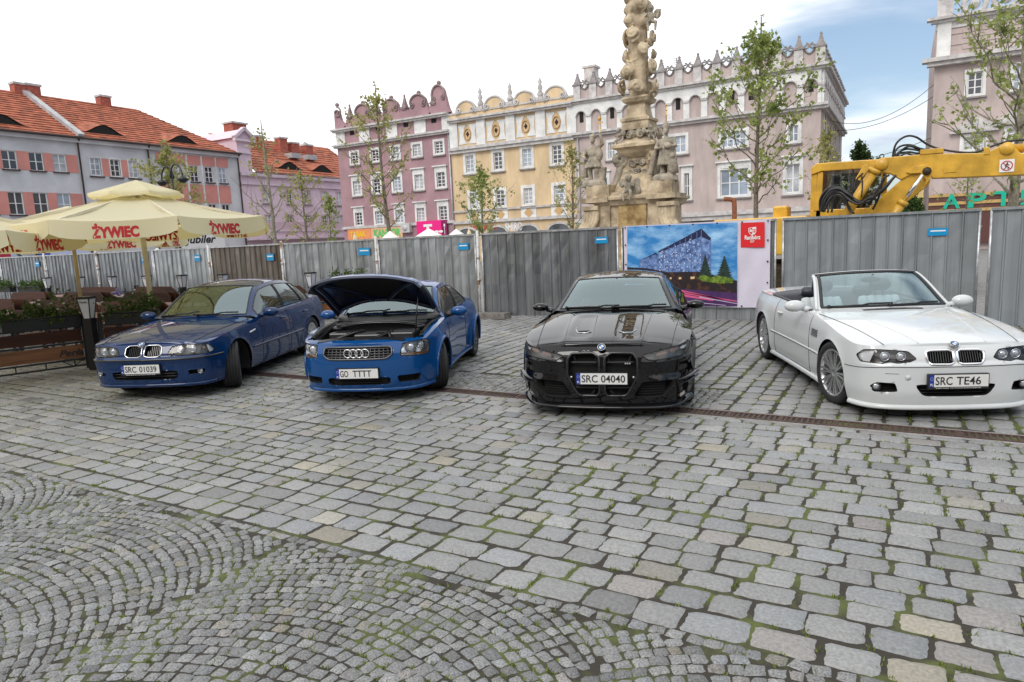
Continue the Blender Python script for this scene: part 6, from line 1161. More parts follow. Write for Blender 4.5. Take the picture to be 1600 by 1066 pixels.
# ---------------------------------------------------------------- cars: shared geometry
class Shape:
    """body sides as a wall round the plan outline; q = distance along the outline from the middle of the nose (negative on the other side)"""
    def __init__(s, sp):
        s.sp = sp; P = crom([(a, b) for a, b in sp['plan']], 24); d = np.hypot(*np.diff(P, axis=0).T); q = np.concatenate([[0], np.cumsum(d)])
        s.Q = q[-1]; s.qs = np.linspace(0, s.Q, 1200); s.la = np.interp(s.qs, q, P[:, 0]); s.le = np.interp(s.qs, q, P[:, 1])
        tx = np.gradient(s.la, s.qs); ty = np.gradient(s.le, s.qs); n = np.hypot(tx, ty); s.nx = ty / n; s.ny = -tx / n; s.nx[0] = 0; s.ny[0] = -1; s.nx[-1] = 0; s.ny[-1] = 1
        k = np.ones(41) / 41
        for a in ('nx', 'ny'): v = getattr(s, a); v = np.concatenate([(v[1:21][::-1] * (-1 if a == 'nx' else 1)), v, (v[-21:-1][::-1] * (-1 if a == 'nx' else 1))]); setattr(s, a, np.convolve(v, k, 'valid'))
        n = np.hypot(s.nx, s.ny); s.nx /= n; s.ny /= n
        i = s.la.argmax(); s.side = (s.le > 0.3) & (s.le < s.le[-1] - 0.25)
    def at(s, q): a = np.abs(q); f = lambda v: np.interp(a, s.qs, v); return f(s.la), f(s.le), f(s.nx), f(s.ny)
    def W(s, l): m = s.side; return np.interp(l, s.le[m], s.la[m])
    def q_of(s, l): m = s.side; return np.interp(l, s.le[m], s.qs[m])
    def top(s, l, lat):
        ze = pchip(*s.sp['zedge'], l); zc = pchip(*s.sp['zmid'], l); w = np.maximum(s.W(l), 0.3)
        r = np.clip(np.abs(lat) / w, 0, 1); z = ze + (zc - ze) * (1 - r ** s.sp.get('crown', 2.4))
        f = s.sp.get('bulge'); return z + (f(l, np.abs(lat)) if f else 0)
    def inset(s, q, z):
        a = np.abs(q); f0, f1, r0, r1 = s.sp['blend']; wf = 1 - sstep(f0, f1, a); wr = sstep(s.Q - r1, s.Q - r0, a); ws = np.clip(1 - wf - wr, 0, 1)
        v = wf * pchip(*s.sp['front'], z) + ws * pchip(*s.sp['sides'], z) + wr * pchip(*s.sp['rear'], z)
        la, le, _, _ = s.at(q)
        for lw in s.sp['wheels']:                                 # arch lips
            rho = np.hypot(le - lw, z - s.sp['axle']); v = v - s.sp.get('flare', 0.02) * np.exp(-np.maximum(rho - s.sp['arch'], 0) / s.sp.get('flw', 0.06)) * (z > 0.1) * (np.abs(le - lw) < 0.6)
        f = s.sp.get('crease'); return v - (f(a, le, z) if f else 0)
    def S(s, q, z, off=0.0):
        q = np.asarray(q, float); z = np.asarray(z, float); la, le, nx, ny = s.at(q); d = s.inset(q, z) - off
        return np.stack([np.where(q < 0, -1, 1) * (la - nx * d), le - ny * d, z + 0 * la], -1)
    def ztop(s, q): la, le, _, _ = s.at(q); return s.top(le, la)
    def zbot(s, q):
        la, le, _, _ = s.at(q); a = np.abs(q); z = pchip(*s.sp['sill'], le)
        for lw in s.sp['wheels']: dl = np.abs(le - lw); R = s.sp['arch']; z = np.where((dl < R) & (a > 0.8) & (a < s.Q - 0.8), np.maximum(z, s.sp['axle'] + np.sqrt(np.maximum(R * R - dl * dl, 0))), z)
        return z
    def edge(s, l): q = s.q_of(l); return s.S(q, s.ztop(q))
def pose(x, y, yaw):     # survey pose -> square axes
    yaw = rad(yaw); b = (math.sin(yaw), math.cos(yaw)); bs, bn = 0.867 * b[0] - 0.498 * b[1], 0.498 * b[0] + 0.867 * b[1]
    return (0.867 * x - 0.498 * y, 0.498 * x + 0.867 * y), math.atan2(-bs, bn)
SP = {}
SP['saloon'] = dict(plan=[(0, 0), (.4, .022), (.62, .075), (.76, .17), (.835, .33), (.873, .6), (.885, .84), (.895, 1.4), (.90, 2.2), (.895, 3.2), (.885, 3.67), (.86, 4.2), (.79, 4.55), (.6, 4.715), (.3, 4.77), (0, 4.775)],
    zedge=([0, .1, .3, .84, 1.4, 1.62, 2.5, 3.4, 4.0, 4.6, 4.78], [.70, .71, .745, .82, .875, .90, .94, .96, .975, .965, .92]), zmid=([0, .06, .3, .8, 1.3, 1.5, 3.9, 4.5, 4.78], [.735, .75, .805, .875, .925, .945, 1.04, 1.035, .95]), crown=2.6,
    front=([.14, .2, .3, .42, .50, .53, .565, .575, .62, .70, .76], [.10, .055, .025, .012, .0, -.012, -.012, .028, .045, .085, .13]), sides=([.14, .22, .3, .42, .52, .70, .80, .90, .98], [.06, .03, .018, .008, 0.0, .012, .03, .065, .11]), rear=([.14, .3, .5, .56, .7, .9, 1.0], [.08, .03, 0, .0, .04, .07, .12]),
    sill=([0, .3, .5, 1.2, 3.3, 4.0, 4.3, 4.78], [.175, .175, .19, .20, .20, .22, .25, .27]), blend=(.55, .95, .6, 1.0), wheels=(.84, 3.67), axle=.325, arch=.365, R=.325, flare=.02)
SP['coupe'] = dict(plan=[(0, 0), (.33, .025), (.56, .09), (.71, .21), (.80, .40), (.845, .66), (.86, .87), (.845, 1.25), (.83, 1.9), (.84, 2.6), (.868, 3.05), (.872, 3.29), (.85, 3.6), (.77, 3.87), (.55, 4.0), (.25, 4.035), (0, 4.04)],
    zedge=([0, .12, .3, .55, .87, 1.25, 1.5, 2.4, 3.0, 3.5, 3.8, 4.04], [.665, .68, .725, .79, .835, .85, .87, .895, .925, .93, .88, .78]), zmid=([0, .06, .2, .6, 1.0, 1.25, 3.4, 3.8, 4.04], [.70, .725, .775, .875, .93, .95, 1.0, .93, .82]), crown=2.6,
    front=([.13, .2, .3, .45, .6, .66, .72, .78], [.09, .04, .008, .0, .01, .035, .085, .14]), sides=([.13, .22, .35, .5, .7, .82, .9, .95], [.05, .02, .005, 0.0, .005, .03, .075, .11]), rear=([.14, .3, .5, .7, .85, .95], [.08, .02, 0, .02, .08, .16]),
    sill=([0, .3, .5, 1.2, 2.9, 3.6, 4.04], [.15, .15, .17, .17, .18, .22, .25]), blend=(.5, .9, .6, 1.0), wheels=(.87, 3.29), axle=.32, arch=.355, R=.32, flare=.045, flw=.05)
SP['sport'] = dict(plan=[(0, 0), (.35, .015), (.60, .065), (.78, .18), (.875, .36), (.92, .60), (.94, .863), (.93, 1.3), (.905, 1.9), (.905, 2.6), (.935, 3.3), (.945, 3.72), (.935, 4.1), (.87, 4.48), (.70, 4.71), (.4, 4.785), (0, 4.794)],
    zedge=([0, .15, .4, .863, 1.3, 1.7, 2.5, 3.4, 3.8, 4.3, 4.65, 4.8], [.69, .705, .755, .83, .875, .905, .94, .975, .99, 1.0, .985, .95]), zmid=([0, .05, .2, .6, 1.0, 1.45, 4.0, 4.6, 4.8], [.745, .765, .805, .875, .93, .98, 1.09, 1.075, 1.0]), crown=3.0,
    bulge=lambda l, a: 0.022 * (1 - sstep(.06, .10, a)) * 0.0 + 0.015 * sstep(.46, .40, a) * sstep(1.5, 1.1, l) * sstep(0.0, .25, l) - 0.012 * sstep(.14, .17, a) * sstep(.38, .34, a) * sstep(.1, .3, l) * sstep(1.25, 1.0, l),
    crease=lambda a, l, z: (.011 * np.exp(-((z - .585 - .04 * (a - .4)) / .022) ** 2) * sstep(.36, .46, a) * sstep(1.15, .95, a) - .02 * np.exp(-((z - .47) / .05) ** 2) * sstep(.42, .55, a) * sstep(1.05, .85, a)) * (l < .7),
    front=([.12, .2, .35, .5, .6, .68, .74, .80], [.03, .015, .0, .0, .012, .035, .075, .13]), sides=([.12, .2, .3, .5, .7, .82, .92, 1.0], [.05, .03, .01, 0.0, .004, .03, .08, .13]), rear=([.14, .3, .5, .7, .9, 1.05], [.08, .02, 0, .02, .05, .12]),
    sill=([0, .3, .5, 1.2, 3.3, 4.1, 4.8], [.125, .125, .15, .16, .17, .22, .26]), blend=(.6, 1.0, .6, 1.0), wheels=(.863, 3.72), axle=.335, arch=.365, R=.335, flare=.03)
SP['cabrio'] = dict(plan=[(0, 0), (.4, .022), (.62, .08), (.76, .18), (.835, .34), (.865, .58), (.875, .78), (.872, 1.4), (.865, 2.2), (.872, 3.0), (.885, 3.505), (.86, 3.95), (.78, 4.28), (.55, 4.44), (.25, 4.485), (0, 4.49)],
    zedge=([0, .1, .3, .78, 1.3, 1.68, 2.5, 3.3, 3.9, 4.3, 4.49], [.675, .69, .725, .805, .86, .885, .91, .935, .94, .925, .88]), zmid=([0, .06, .3, .8, 1.3, 1.5, 3.4, 4.2, 4.49], [.71, .725, .785, .86, .912, .93, .985, .975, .89]), crown=2.7,
    front=([.10, .18, .3, .45, .54, .56, .60, .68, .74], [.05, .02, .0, .0, .0, .03, .04, .08, .125]), sides=([.10, .2, .3, .42, .55, .72, .82, .92], [.05, .03, .012, .006, 0.0, .01, .035, .09]), rear=([.14, .3, .5, .56, .7, .9], [.08, .02, 0, .0, .04, .1]),
    sill=([0, .3, .5, 1.2, 3.1, 3.9, 4.49], [.115, .115, .13, .15, .16, .22, .26]), blend=(.55, .95, .6, 1.0), wheels=(.78, 3.505), axle=.332, arch=.362, R=.332, flare=.022)
POSE = {'saloon': pose(-4.80, 8.72, 5.1), 'coupe': pose(-1.866, 8.04, 7.1), 'sport': pose(.91, 6.90, 13.75), 'cabrio': pose(4.157, 6.258, 6.2)}
def paint(name, col, metal=0.0, rough=0.35, coat=1.0): return mat(name, col, rough, metal=metal, coat=coat, spec=0.0)
M_BLU = paint('dark_blue_paint', (0.004, 0.026, 0.095), 0.0, 0.4); M_BLU2 = paint('bright_blue_paint', (0.004, 0.058, 0.20), 0.0, 0.4); M_BLKP = paint('black_paint', (0.002, 0.002, 0.003), 0.0, 0.2); M_WHTP = paint('white_paint', (0.56, 0.58, 0.585), 0.0, 0.35)
M_TRIMB = mat('black_trim', (0.012, 0.012, 0.013), 0.45); M_GLOSSB = mat('gloss_black_plastic', (0.008, 0.008, 0.009), 0.12, coat=0.5); M_CHROME = mat('chrome', (0.78, 0.78, 0.79), 0.08, metal=1.0); M_SILV = mat('silver_alloy', (0.62, 0.63, 0.64), 0.25, metal=0.85); M_GUN = mat('gunmetal_alloy', (0.10, 0.10, 0.105), 0.3, metal=0.7)
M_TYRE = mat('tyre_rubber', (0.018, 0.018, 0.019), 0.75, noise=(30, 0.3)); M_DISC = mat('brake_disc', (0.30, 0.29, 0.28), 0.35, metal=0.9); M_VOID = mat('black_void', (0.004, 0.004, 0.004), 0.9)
M_SCREEN = glass('windscreen_glass', (0.46, 0.60, 0.62), 2.1, 0.0, (0.80, 0.97, 1.0)); M_SIDEG = glass('side_glass', (0.30, 0.36, 0.37), 1.8, 0.0, (0.85, 0.97, 1.0)); M_TINT = glass('tinted_glass', (0.07, 0.08, 0.08), 1.5); M_LENS = glass('lamp_cover', (0.93, 0.94, 0.95), 1.45)
M_HOUS = mat('lamp_housing_dark', (0.10, 0.10, 0.095), 0.3, metal=0.5); M_HOUSL = mat('lamp_reflector', (0.62, 0.63, 0.65), 0.18, metal=0.9); M_LAMPW = mat('clear_indicator', (0.72, 0.73, 0.74), 0.25, metal=0.3); M_BULB = mat('lamp_glass_ball', (0.55, 0.57, 0.6), 0.05, metal=0.6); M_AMB = mat('amber_lens', (0.16, 0.075, 0.035), 0.2)
M_INT = mat('charcoal_interior', (0.02, 0.02, 0.021), 0.7); M_LEATH = mat('grey_leather', (0.46, 0.49, 0.50), 0.5, bump=(20, 0.004)); M_LEATHD = mat('navy_leather', (0.022, 0.024, 0.034), 0.45, bump=(20, 0.004)); M_REDS = mat('red_leather', (0.25, 0.06, 0.04), 0.5)
M_PLATE = mat('plate_white', (0.66, 0.66, 0.64), 0.35); M_EU = mat('plate_blue', (0.01, 0.035, 0.28), 0.4); M_INK = mat('plate_ink', (0.012, 0.012, 0.014), 0.5); M_SEAM = mat('panel_gap', (0.003, 0.003, 0.003), 0.8); M_BADB = mat('badge_blue', (0.02, 0.18, 0.48), 0.3)
def chaikin(P, n=2, r=0.2):
    P = np.asarray(P, float)
    for _ in range(n): Q = np.roll(P, -1, 0); P = np.stack([(1 - r) * P + r * Q, r * P + (1 - r) * Q], 1).reshape(-1, 2); r = 0.22
    return P
def tripoly(P): return chaikin(P, 2, 0.09)
def mir(P): return [(-a, b) for a, b in P][::-1]
def inside(P, x, y):
    P = np.asarray(P); r = np.zeros(np.shape(x), bool); n = len(P)
    for i in range(n):
        (x0, y0), (x1, y1) = P[i], P[(i + 1) % n]
        if y0 != y1: r ^= ((y0 > y) != (y1 > y)) & (x < (x1 - x0) * (y - y0) / (y1 - y0) + x0)
    return r
def nearest(P, x, y):
    P = np.asarray(P); best = np.full(np.shape(x), 9.0); bx = np.zeros_like(best); by = np.zeros_like(best)
    for i in range(len(P)):
        a, b = P[i], P[(i + 1) % len(P)]; d = b - a; t = np.clip(((x - a[0]) * d[0] + (y - a[1]) * d[1]) / (d @ d + 1e-12), 0, 1); px_, py_ = a[0] + t * d[0], a[1] + t * d[1]
        dd = np.hypot(px_ - x, py_ - y); k = dd < best; best = np.where(k, dd, best); bx = np.where(k, px_, bx); by = np.where(k, py_, by)
    return best, bx, by
class Car:
    def __init__(s, key, label, paintm, cat='car'):
        s.key = key; s.sh = Shape(SP[key]); s.p = paintm; (x, y), rz = POSE[key]; s.root = thing('parked_car', label, cat, (x, y, 0), rz, 'cars parked in a row before the hoarding'); s.holes = []
    def fill(s, P, off, n=None):                                  # surface patch over a polygon in (q, z)
        P = np.asarray(P); q0, q1 = P[:, 0].min(), P[:, 0].max(); n = n or max(6, int((q1 - q0) / 0.025)); qs = np.linspace(q0 + 1e-4, q1 - 1e-4, n); G = []
        for q in qs:
            zz = []
            for i in range(len(P)):
                a, b = P[i], P[(i + 1) % len(P)]
                if (a[0] > q) != (b[0] > q): zz.append(a[1] + (b[1] - a[1]) * (q - a[0]) / (b[0] - a[0]))
            G.append(np.linspace(min(zz), max(zz), 7))
        G = np.array(G); return s.sh.S(np.repeat(qs[:, None], 7, 1), G, off)
    def ring(s, P, off=0.0, step=0.03):
        P = np.asarray(P); out = []
        for a, b in zip(P, np.roll(P, -1, 0)): k = max(1, int(np.hypot(*(b - a)) / step)); out += [a + (b - a) * i / k for i in range(k)]
        out = np.array(out); return s.sh.S(out[:, 0], out[:, 1], off)
    def hole(s, P): s.holes.append(np.asarray(P))
    def liner(s, P, depth, m, name, parent=None, back=None):
        b = MB(); A, B = s.ring(P, -0.001), s.ring(P, -depth); n = len(A); b.add(np.concatenate([A, B]), [(i, (i + 1) % n, n + (i + 1) % n, n + i) for i in range(n)], 0, True)
        b.grid(s.fill(P, -depth), 0); return b.build(name, m, parent or s.root)
    def patch(s, P, off, m, name, parent=None):
        b = MB(); b.grid(s.fill(P, off)); return b.build(name, m, parent or s.root)
    def rim(s, P, r, m, name, parent=None, off=0.0, flat=1.0):
        b = MB(); b.tube(s.ring(P, off), r, 6, closed=True); return b.build(name, m, parent or s.root)
    def shell(s, top_q=None, cowl=1.5, deck=4.0, hood_mask=None, rear_mask=None):
        sh = s.sh; base = [np.arange(0, sh.Q, 0.022)]
        for lw in sh.sp['wheels']:
            q = sh.q_of(lw); R = sh.sp['arch']
            for k in (0.85, 0.93, 0.97, 0.99, 0.999, 1.0005, 1.03): base.append(np.array([sh.q_of(lw - R * k), sh.q_of(lw + R * k)]))
        qs = np.unique(np.round(np.concatenate(base + [[sh.Q]]), 4)); qs = np.concatenate([-qs[:0:-1], qs]); nz = 40
        zb, zt = sh.zbot(qs), sh.ztop(qs); v = np.linspace(0, 1, nz); Q = np.repeat(qs[:, None], nz, 1); Z = zb[:, None] + (zt - zb)[:, None] * v[None]
        mask = np.ones((len(qs) - 1, nz - 1), bool)
        for P in s.holes:
            dd, bx, by = nearest(P, Q, Z); k = dd < 0.0125; k[:, -1] = False; Q = np.where(k, bx, Q); Z = np.where(k, by, Z)
        qc = (Q[:-1, :-1] + Q[1:, :-1] + Q[:-1, 1:] + Q[1:, 1:]) / 4; zc = (Z[:-1, :-1] + Z[1:, :-1] + Z[:-1, 1:] + Z[1:, 1:]) / 4
        for P in s.holes: mask &= ~inside(P, qc, zc)
        b = MB(); b.grid(sh.S(Q, Z), mask=mask, flip=False)
        # top skin: rows from side to side, front bonnet and rear deck
        vv = np.linspace(-1, 1, 45)
        def skin(qa, qb, cut=None):
            qq = qs[(qs >= qa - 1e-6) & (qs <= qb + 1e-6)]; E = sh.S(qq, sh.ztop(qq)); L = E[:, 1][:, None] + 0 * vv[None]; X = E[:, 0][:, None] * vv[None]; Zt = sh.top(L, X)
            w = np.maximum(sh.W(L), 0.3); e0 = E[:, 2][:, None]; raw = sh.top(L[:, :1], E[:, 0][:, None]); Zt = Zt + (e0 - raw) * np.abs(vv)[None] ** 8
            G = np.stack([X, L, Zt], -1); mk = None
            if cut is not None: c = (G[:-1, :-1] + G[1:, 1:]) / 2; mk = cut(c[..., 1], np.abs(c[..., 0]))
            b.grid(G, mask=mk, flip=True)
        skin(0.0, sh.q_of(cowl), hood_mask); skin(sh.q_of(deck), sh.Q, rear_mask)
        o = b.build('body', s.p, s.root); s.body = o
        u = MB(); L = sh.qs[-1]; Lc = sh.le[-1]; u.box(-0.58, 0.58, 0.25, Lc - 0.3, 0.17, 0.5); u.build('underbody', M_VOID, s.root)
        for lw in sh.sp['wheels']:
            for sg in (-1, 1):
                a = MB(); t = np.linspace(-0.35, math.pi + 0.35, 22); R = sh.sp['arch'] - 0.004; W_ = sh.W(lw)
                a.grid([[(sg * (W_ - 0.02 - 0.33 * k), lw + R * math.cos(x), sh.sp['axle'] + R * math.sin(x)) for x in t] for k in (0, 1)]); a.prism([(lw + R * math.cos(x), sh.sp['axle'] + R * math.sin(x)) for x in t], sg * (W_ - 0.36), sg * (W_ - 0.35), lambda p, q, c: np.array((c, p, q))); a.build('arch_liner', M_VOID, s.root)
        return o
    def house(s, K, windows, screen=M_SCREEN, side=M_SIDEG, rear=M_TINT, vlim=0.925, roofm=None, only_screen=False, trim=M_TRIMB):
        """glasshouse: K = rows of s, (lc, zc), (lk, latk, zk), belt l"""
        ks = [k[0] for k in K]; f = lambda i, j, x: pchip(ks, [k[i][j] for k in K], x)
        br = {0.0, 0.05, 0.955, 1.0, 3.04, 3.93, 4.0}; br |= {x for w in windows for x in w[:2]}
        S_ = np.unique(np.round(np.concatenate([np.linspace(0, 4, 97), sorted(br)]), 4)); V_ = np.unique(np.concatenate([np.linspace(-1, 1, 41), [-vlim, vlim]]))
        if only_screen: S_ = S_[S_ <= 1.0001]
        SS, VV = np.meshgrid(S_, V_, indexing='ij'); fv = np.abs(VV) ** 2.3
        G = np.stack([VV * f(2, 1, SS), f(1, 0, SS) + (f(2, 0, SS) - f(1, 0, SS)) * fv, f(1, 1, SS) + (f(2, 2, SS) - f(1, 1, SS)) * fv], -1)
        sc, vc = (SS[:-1, :-1] + SS[1:, 1:]) / 2, (VV[:-1, :-1] + VV[1:, 1:]) / 2
        ws = (sc > 0.05) & (sc < 0.955) & (np.abs(vc) < vlim); rs = (sc > 3.04) & (sc < 3.93) & (np.abs(vc) < vlim); s.G = (S_, V_, G)
        b = MB(); b.grid(G, mask=~(ws | rs), flip=True)
        def sub(m): bb = MB(); bb.grid(G, mask=m, flip=True); return bb
        sub(ws).build('windscreen', screen, s.root)
        if not only_screen: sub(rs).build('rear_window', rear, s.root)
        if only_screen:
            t = MB(); 
            for sg in (-1, 1): t.tube([(sg * f(2, 1, x), f(2, 0, x), f(2, 2, x)) for x in np.linspace(0, 1, 12)], 0.022, 8)
            top = np.array([(v * f(2, 1, 1.0), f(1, 0, 1.0) + (f(2, 0, 1.0) - f(1, 0, 1.0)) * abs(v) ** 2.3, f(1, 1, 1.0) + (f(2, 2, 1.0) - f(1, 1, 1.0)) * abs(v) ** 2.3) for v in np.linspace(-1, 1, 25)]); t.tube(top, 0.025, 8); t.build('windscreen_frame', s.p, s.root)
            t = MB(); t.tube(top + np.array((0, -0.012, 0.004)), 0.02, 6); t.build('header_seal', M_TRIMB, s.root); t = MB(); i0, i1 = np.argmin(np.abs(S_ - 0.05)), np.argmin(np.abs(S_ - 0.955)); j0, j1 = np.argmin(np.abs(V_ + vlim)), np.argmin(np.abs(V_ - vlim)); R_ = np.concatenate([G[i0, j0:j1], G[i0:i1, j1], G[i1, j1:j0:-1], G[i1:i0:-1, j0]]); t.tube(R_, 0.02, 5, closed=True); t.build('screen_seal', M_TRIMB, s.root); b.build('cowl_panel', s.p, s.root); return
        # sides
        for sg in (-1, 1):
            W_ = np.unique(np.concatenate([np.linspace(0, 1, 15), [0.05, 0.88]])); A, B = np.meshgrid(S_, W_, indexing='ij'); lb = f(3, 0, A); E = s.sh.edge(lb); inb = 0.012
            P0 = np.stack([E[..., 0] - inb, lb, E[..., 2] - 0.004], -1); P1 = np.stack([f(2, 1, A), f(2, 0, A), f(2, 2, A)], -1); G2 = P0 + (P1 - P0) * B[..., None]; G2[..., 0] += 0.035 * np.sin(np.pi * B) * np.sin(np.pi * np.clip(A / 4, 0, 1)); 
            dn = np.array([1, 1, 1.0]); G2 = G2 * np.array([sg, 1, 1]); ac, bc = (A[:-1, :-1] + A[1:, 1:]) / 2, (B[:-1, :-1] + B[1:, 1:]) / 2; wm = np.zeros_like(ac, bool)
            for w in windows:
                k = (ac > w[0]) & (ac < w[1]) & (bc > 0.05) & (bc < 0.88); wm |= k; bb = MB(); bb.grid(G2, mask=k, flip=sg < 0); bb.build('side_window', w[2] if len(w) > 2 else side, s.root)
            b.grid(G2, mask=~wm, flip=sg < 0)
            t = MB()
            for x in (0.05, 0.88): j = np.argmin(np.abs(W_ - x)); i0, i1 = np.argmin(np.abs(S_ - windows[0][0])), np.argmin(np.abs(S_ - windows[-1][1])); t.tube(G2[i0:i1 + 1, j], 0.009, 5)
            for w in windows:
                for x in w[:2]: i = np.argmin(np.abs(S_ - x)); j0, j1 = np.argmin(np.abs(W_ - 0.05)), np.argmin(np.abs(W_ - 0.88)); t.tube(G2[i, j0:j1 + 1], 0.013, 5)
            t.build('window_trim', trim, s.root)
        b.build('roof', roofm or s.p, s.root)
        t = MB(); i0, i1 = np.argmin(np.abs(S_ - 0.05)), np.argmin(np.abs(S_ - 0.955)); j0, j1 = np.argmin(np.abs(V_ + vlim)), np.argmin(np.abs(V_ - vlim)); R_ = np.concatenate([G[i0, j0:j1], G[i0:i1, j1], G[i1, j1:j0:-1], G[i1:i0:-1, j0]]); t.tube(R_, 0.011, 5, closed=True); t.build('screen_seal', M_TRIMB, s.root)
    def wheel(s, lw, sg, out, Rr, width, n, style, m, steer=0, barrel=M_GUN):
        R = s.sh.sp['R']; w = empty('wheel', (sg * (out - width / 2), lw, R + 0.004), rad(steer), s.root); hw_ = width / 2
        t = MB(); pr = [(Rr - 0.004, -hw_ * 0.86), (Rr + 0.02, -hw_ * 0.97), (R - 0.035, -hw_), (R - 0.01, -hw_ * 0.92), (R, -hw_ * 0.8)]
        for g in (-0.45, -0.12, 0.22, 0.55): pr += [(R, hw_ * g - 0.006), (R - 0.008, hw_ * g - 0.004), (R - 0.008, hw_ * g + 0.004), (R, hw_ * g + 0.006)]
        pr += [(R, hw_ * 0.8), (R - 0.01, hw_ * 0.92), (R - 0.035, hw_), (Rr + 0.02, hw_ * 0.97), (Rr - 0.004, hw_ * 0.86)]
        t.lathe([(r, sg * x) for r, x in pr][::sg], 48, (0, 0, 0), 'x', caps=False); t.build('tyre', M_TYRE, w)
        r = MB(); r.lathe([(Rr, sg * hw_ * 0.9), (Rr - 0.012, sg * hw_ * 0.95), (Rr - 0.022, sg * hw_ * 0.86), (Rr - 0.03, sg * hw_ * 0.2), (Rr - 0.03, -sg * hw_ * 0.8)], 40, (0, 0, 0), 'x', caps=False)
        fx = sg * hw_ * 0.80; hx = sg * hw_ * 0.62
        r.lathe([(0, hx + sg * 0.012), (0.032, hx + sg * 0.012), (0.05, hx), (0.06, hx - sg * 0.03)], 20, (0, 0, 0), 'x')
        for k in range(n):
            a = 2 * math.pi * k / n
            def sp_(a0, a1, r0, r1, w0): A = np.array((hx, r0 * math.cos(a0), r0 * math.sin(a0))); B = np.array((fx, r1 * math.cos(a1), r1 * math.sin(a1))); r.bar(A, B, w0, 0.028, up=(1, 0, 0))
            if style == 'double': d = 0.16 * math.pi / n * 2; sp_(a - d * 1.2, a - d, 0.04, Rr - 0.015, 0.02); sp_(a + d * 1.2, a + d, 0.04, Rr - 0.015, 0.02)
            elif style == 'y': sp_(a, a, 0.03, Rr * 0.55, 0.03); sp_(a, a - 0.2, Rr * 0.5, Rr - 0.015, 0.018); sp_(a, a + 0.2, Rr * 0.5, Rr - 0.015, 0.018)
            else: sp_(a, a, 0.03, Rr - 0.015, 0.045)
        for k in range(5): a = 2 * math.pi * k / 5; r.ball((hx + sg * 0.004, 0.045 * math.cos(a), 0.045 * math.sin(a)), 0.008, 6, 4)
        r.build('rim', m, w); d = MB(); d.lathe([(0.0, sg * 0.0), (Rr * 0.72, 0.0), (Rr * 0.72, -sg * 0.03), (0, -sg * 0.03)][::sg], 32, (0, 0, 0), 'x'); d.build('brake_disc', M_DISC, w); d = MB(); d.box(min(0, sg * 0.035), max(0, sg * 0.035), Rr * 0.3, Rr * 0.75, -0.1, 0.1); d.build('brake_caliper', M_GUN, w)
    def mirror(s, sg, l, lat, z, size=(0.115, 0.07, 0.072), m=None, stalk=M_TRIMB):
        b = MB(); c = np.array((sg * lat, l, z)); b.ball(c, size, 16, 10); v = np.array(b.v); back = v[:, 1] > l + 0.02; v[back, 1] = l + 0.02; b.v = [tuple(x) for x in v]; o = b.build('mirror', m or s.p, s.root)
        t = MB(); t.tube([(sg * (lat - 0.08), l, z - 0.03), (sg * (lat - 0.2), l - 0.01, z - 0.055)], [0.03, 0.04], 8); t.build('stalk', stalk, o); g = MB(); g.prism([(sg * lat + size[0] * 0.82 * math.cos(a), z + size[2] * 0.8 * math.sin(a)) for a in np.linspace(0, 6.283, 21)[:-1]], l + 0.021, l + 0.024, lambda p, q, c: np.array((p, c, q))); g.build('mirror_glass', M_CHROME, o); return o
    def plate(s, txt, z, x=0.0, w=0.52, frame=None, off=0.02):
        h_ = 0.114; c = s.sh.S(x, z, off); y = c[1]; q = lambda X, d, Z: (x + X, y - d, z + Z); b = MB()
        b.box(x - w / 2 - 0.008, x + w / 2 + 0.008, y - 0.004, y + 0.03, z - h_ / 2 - (0.022 if frame else 0.008), z + h_ / 2 + 0.008); o = b.build('number_plate', M_TRIMB, s.root)
        b = MB(); b.box(x - w / 2 + 0.042, x + w / 2, y - 0.007, y - 0.004, z - h_ / 2, z + h_ / 2); b.build('plate_face', M_PLATE, o); b = MB(); b.box(x - w / 2, x - w / 2 + 0.042, y - 0.007, y - 0.004, z - h_ / 2, z + h_ / 2); e = b.build('country_band', M_EU, o)
        l = MB(); letters(l, 'PL', (x - w / 2 + 0.008, y - 0.007, z - 0.046), (1, 0, 0), (0, 0, 1), 0.026, 0.022, off=0.002, bold=0.03)
        for k in range(12): a = 2 * math.pi * k / 12; l.box(x - w / 2 + 0.021 + 0.013 * math.cos(a) - 0.0015, x - w / 2 + 0.021 + 0.013 * math.cos(a) + 0.0015, y - 0.0085, y - 0.007, z + 0.02 + 0.013 * math.sin(a) - 0.0015, z + 0.02 + 0.013 * math.sin(a) + 0.0015)
        l.build('lettering', M_PLATE, e)
        l = MB(); X = x - w / 2 + 0.054
        for t, wd, gap_ in txt: letters(l, t, (X, y - 0.007, z - 0.039), (1, 0, 0), (0, 0, 1), wd, 0.078, off=0.002, bold=0.012); X += wd + gap_
        l.build('lettering', M_INK, o)
        if frame: l = MB(); letters(l, frame, (x - 0.2, y - 0.0045, z - h_ / 2 - 0.017), (1, 0, 0), (0, 0, 1), 0.4, 0.01, off=0.002); l.build('frame_lettering', M_PLATE, o)
        return o
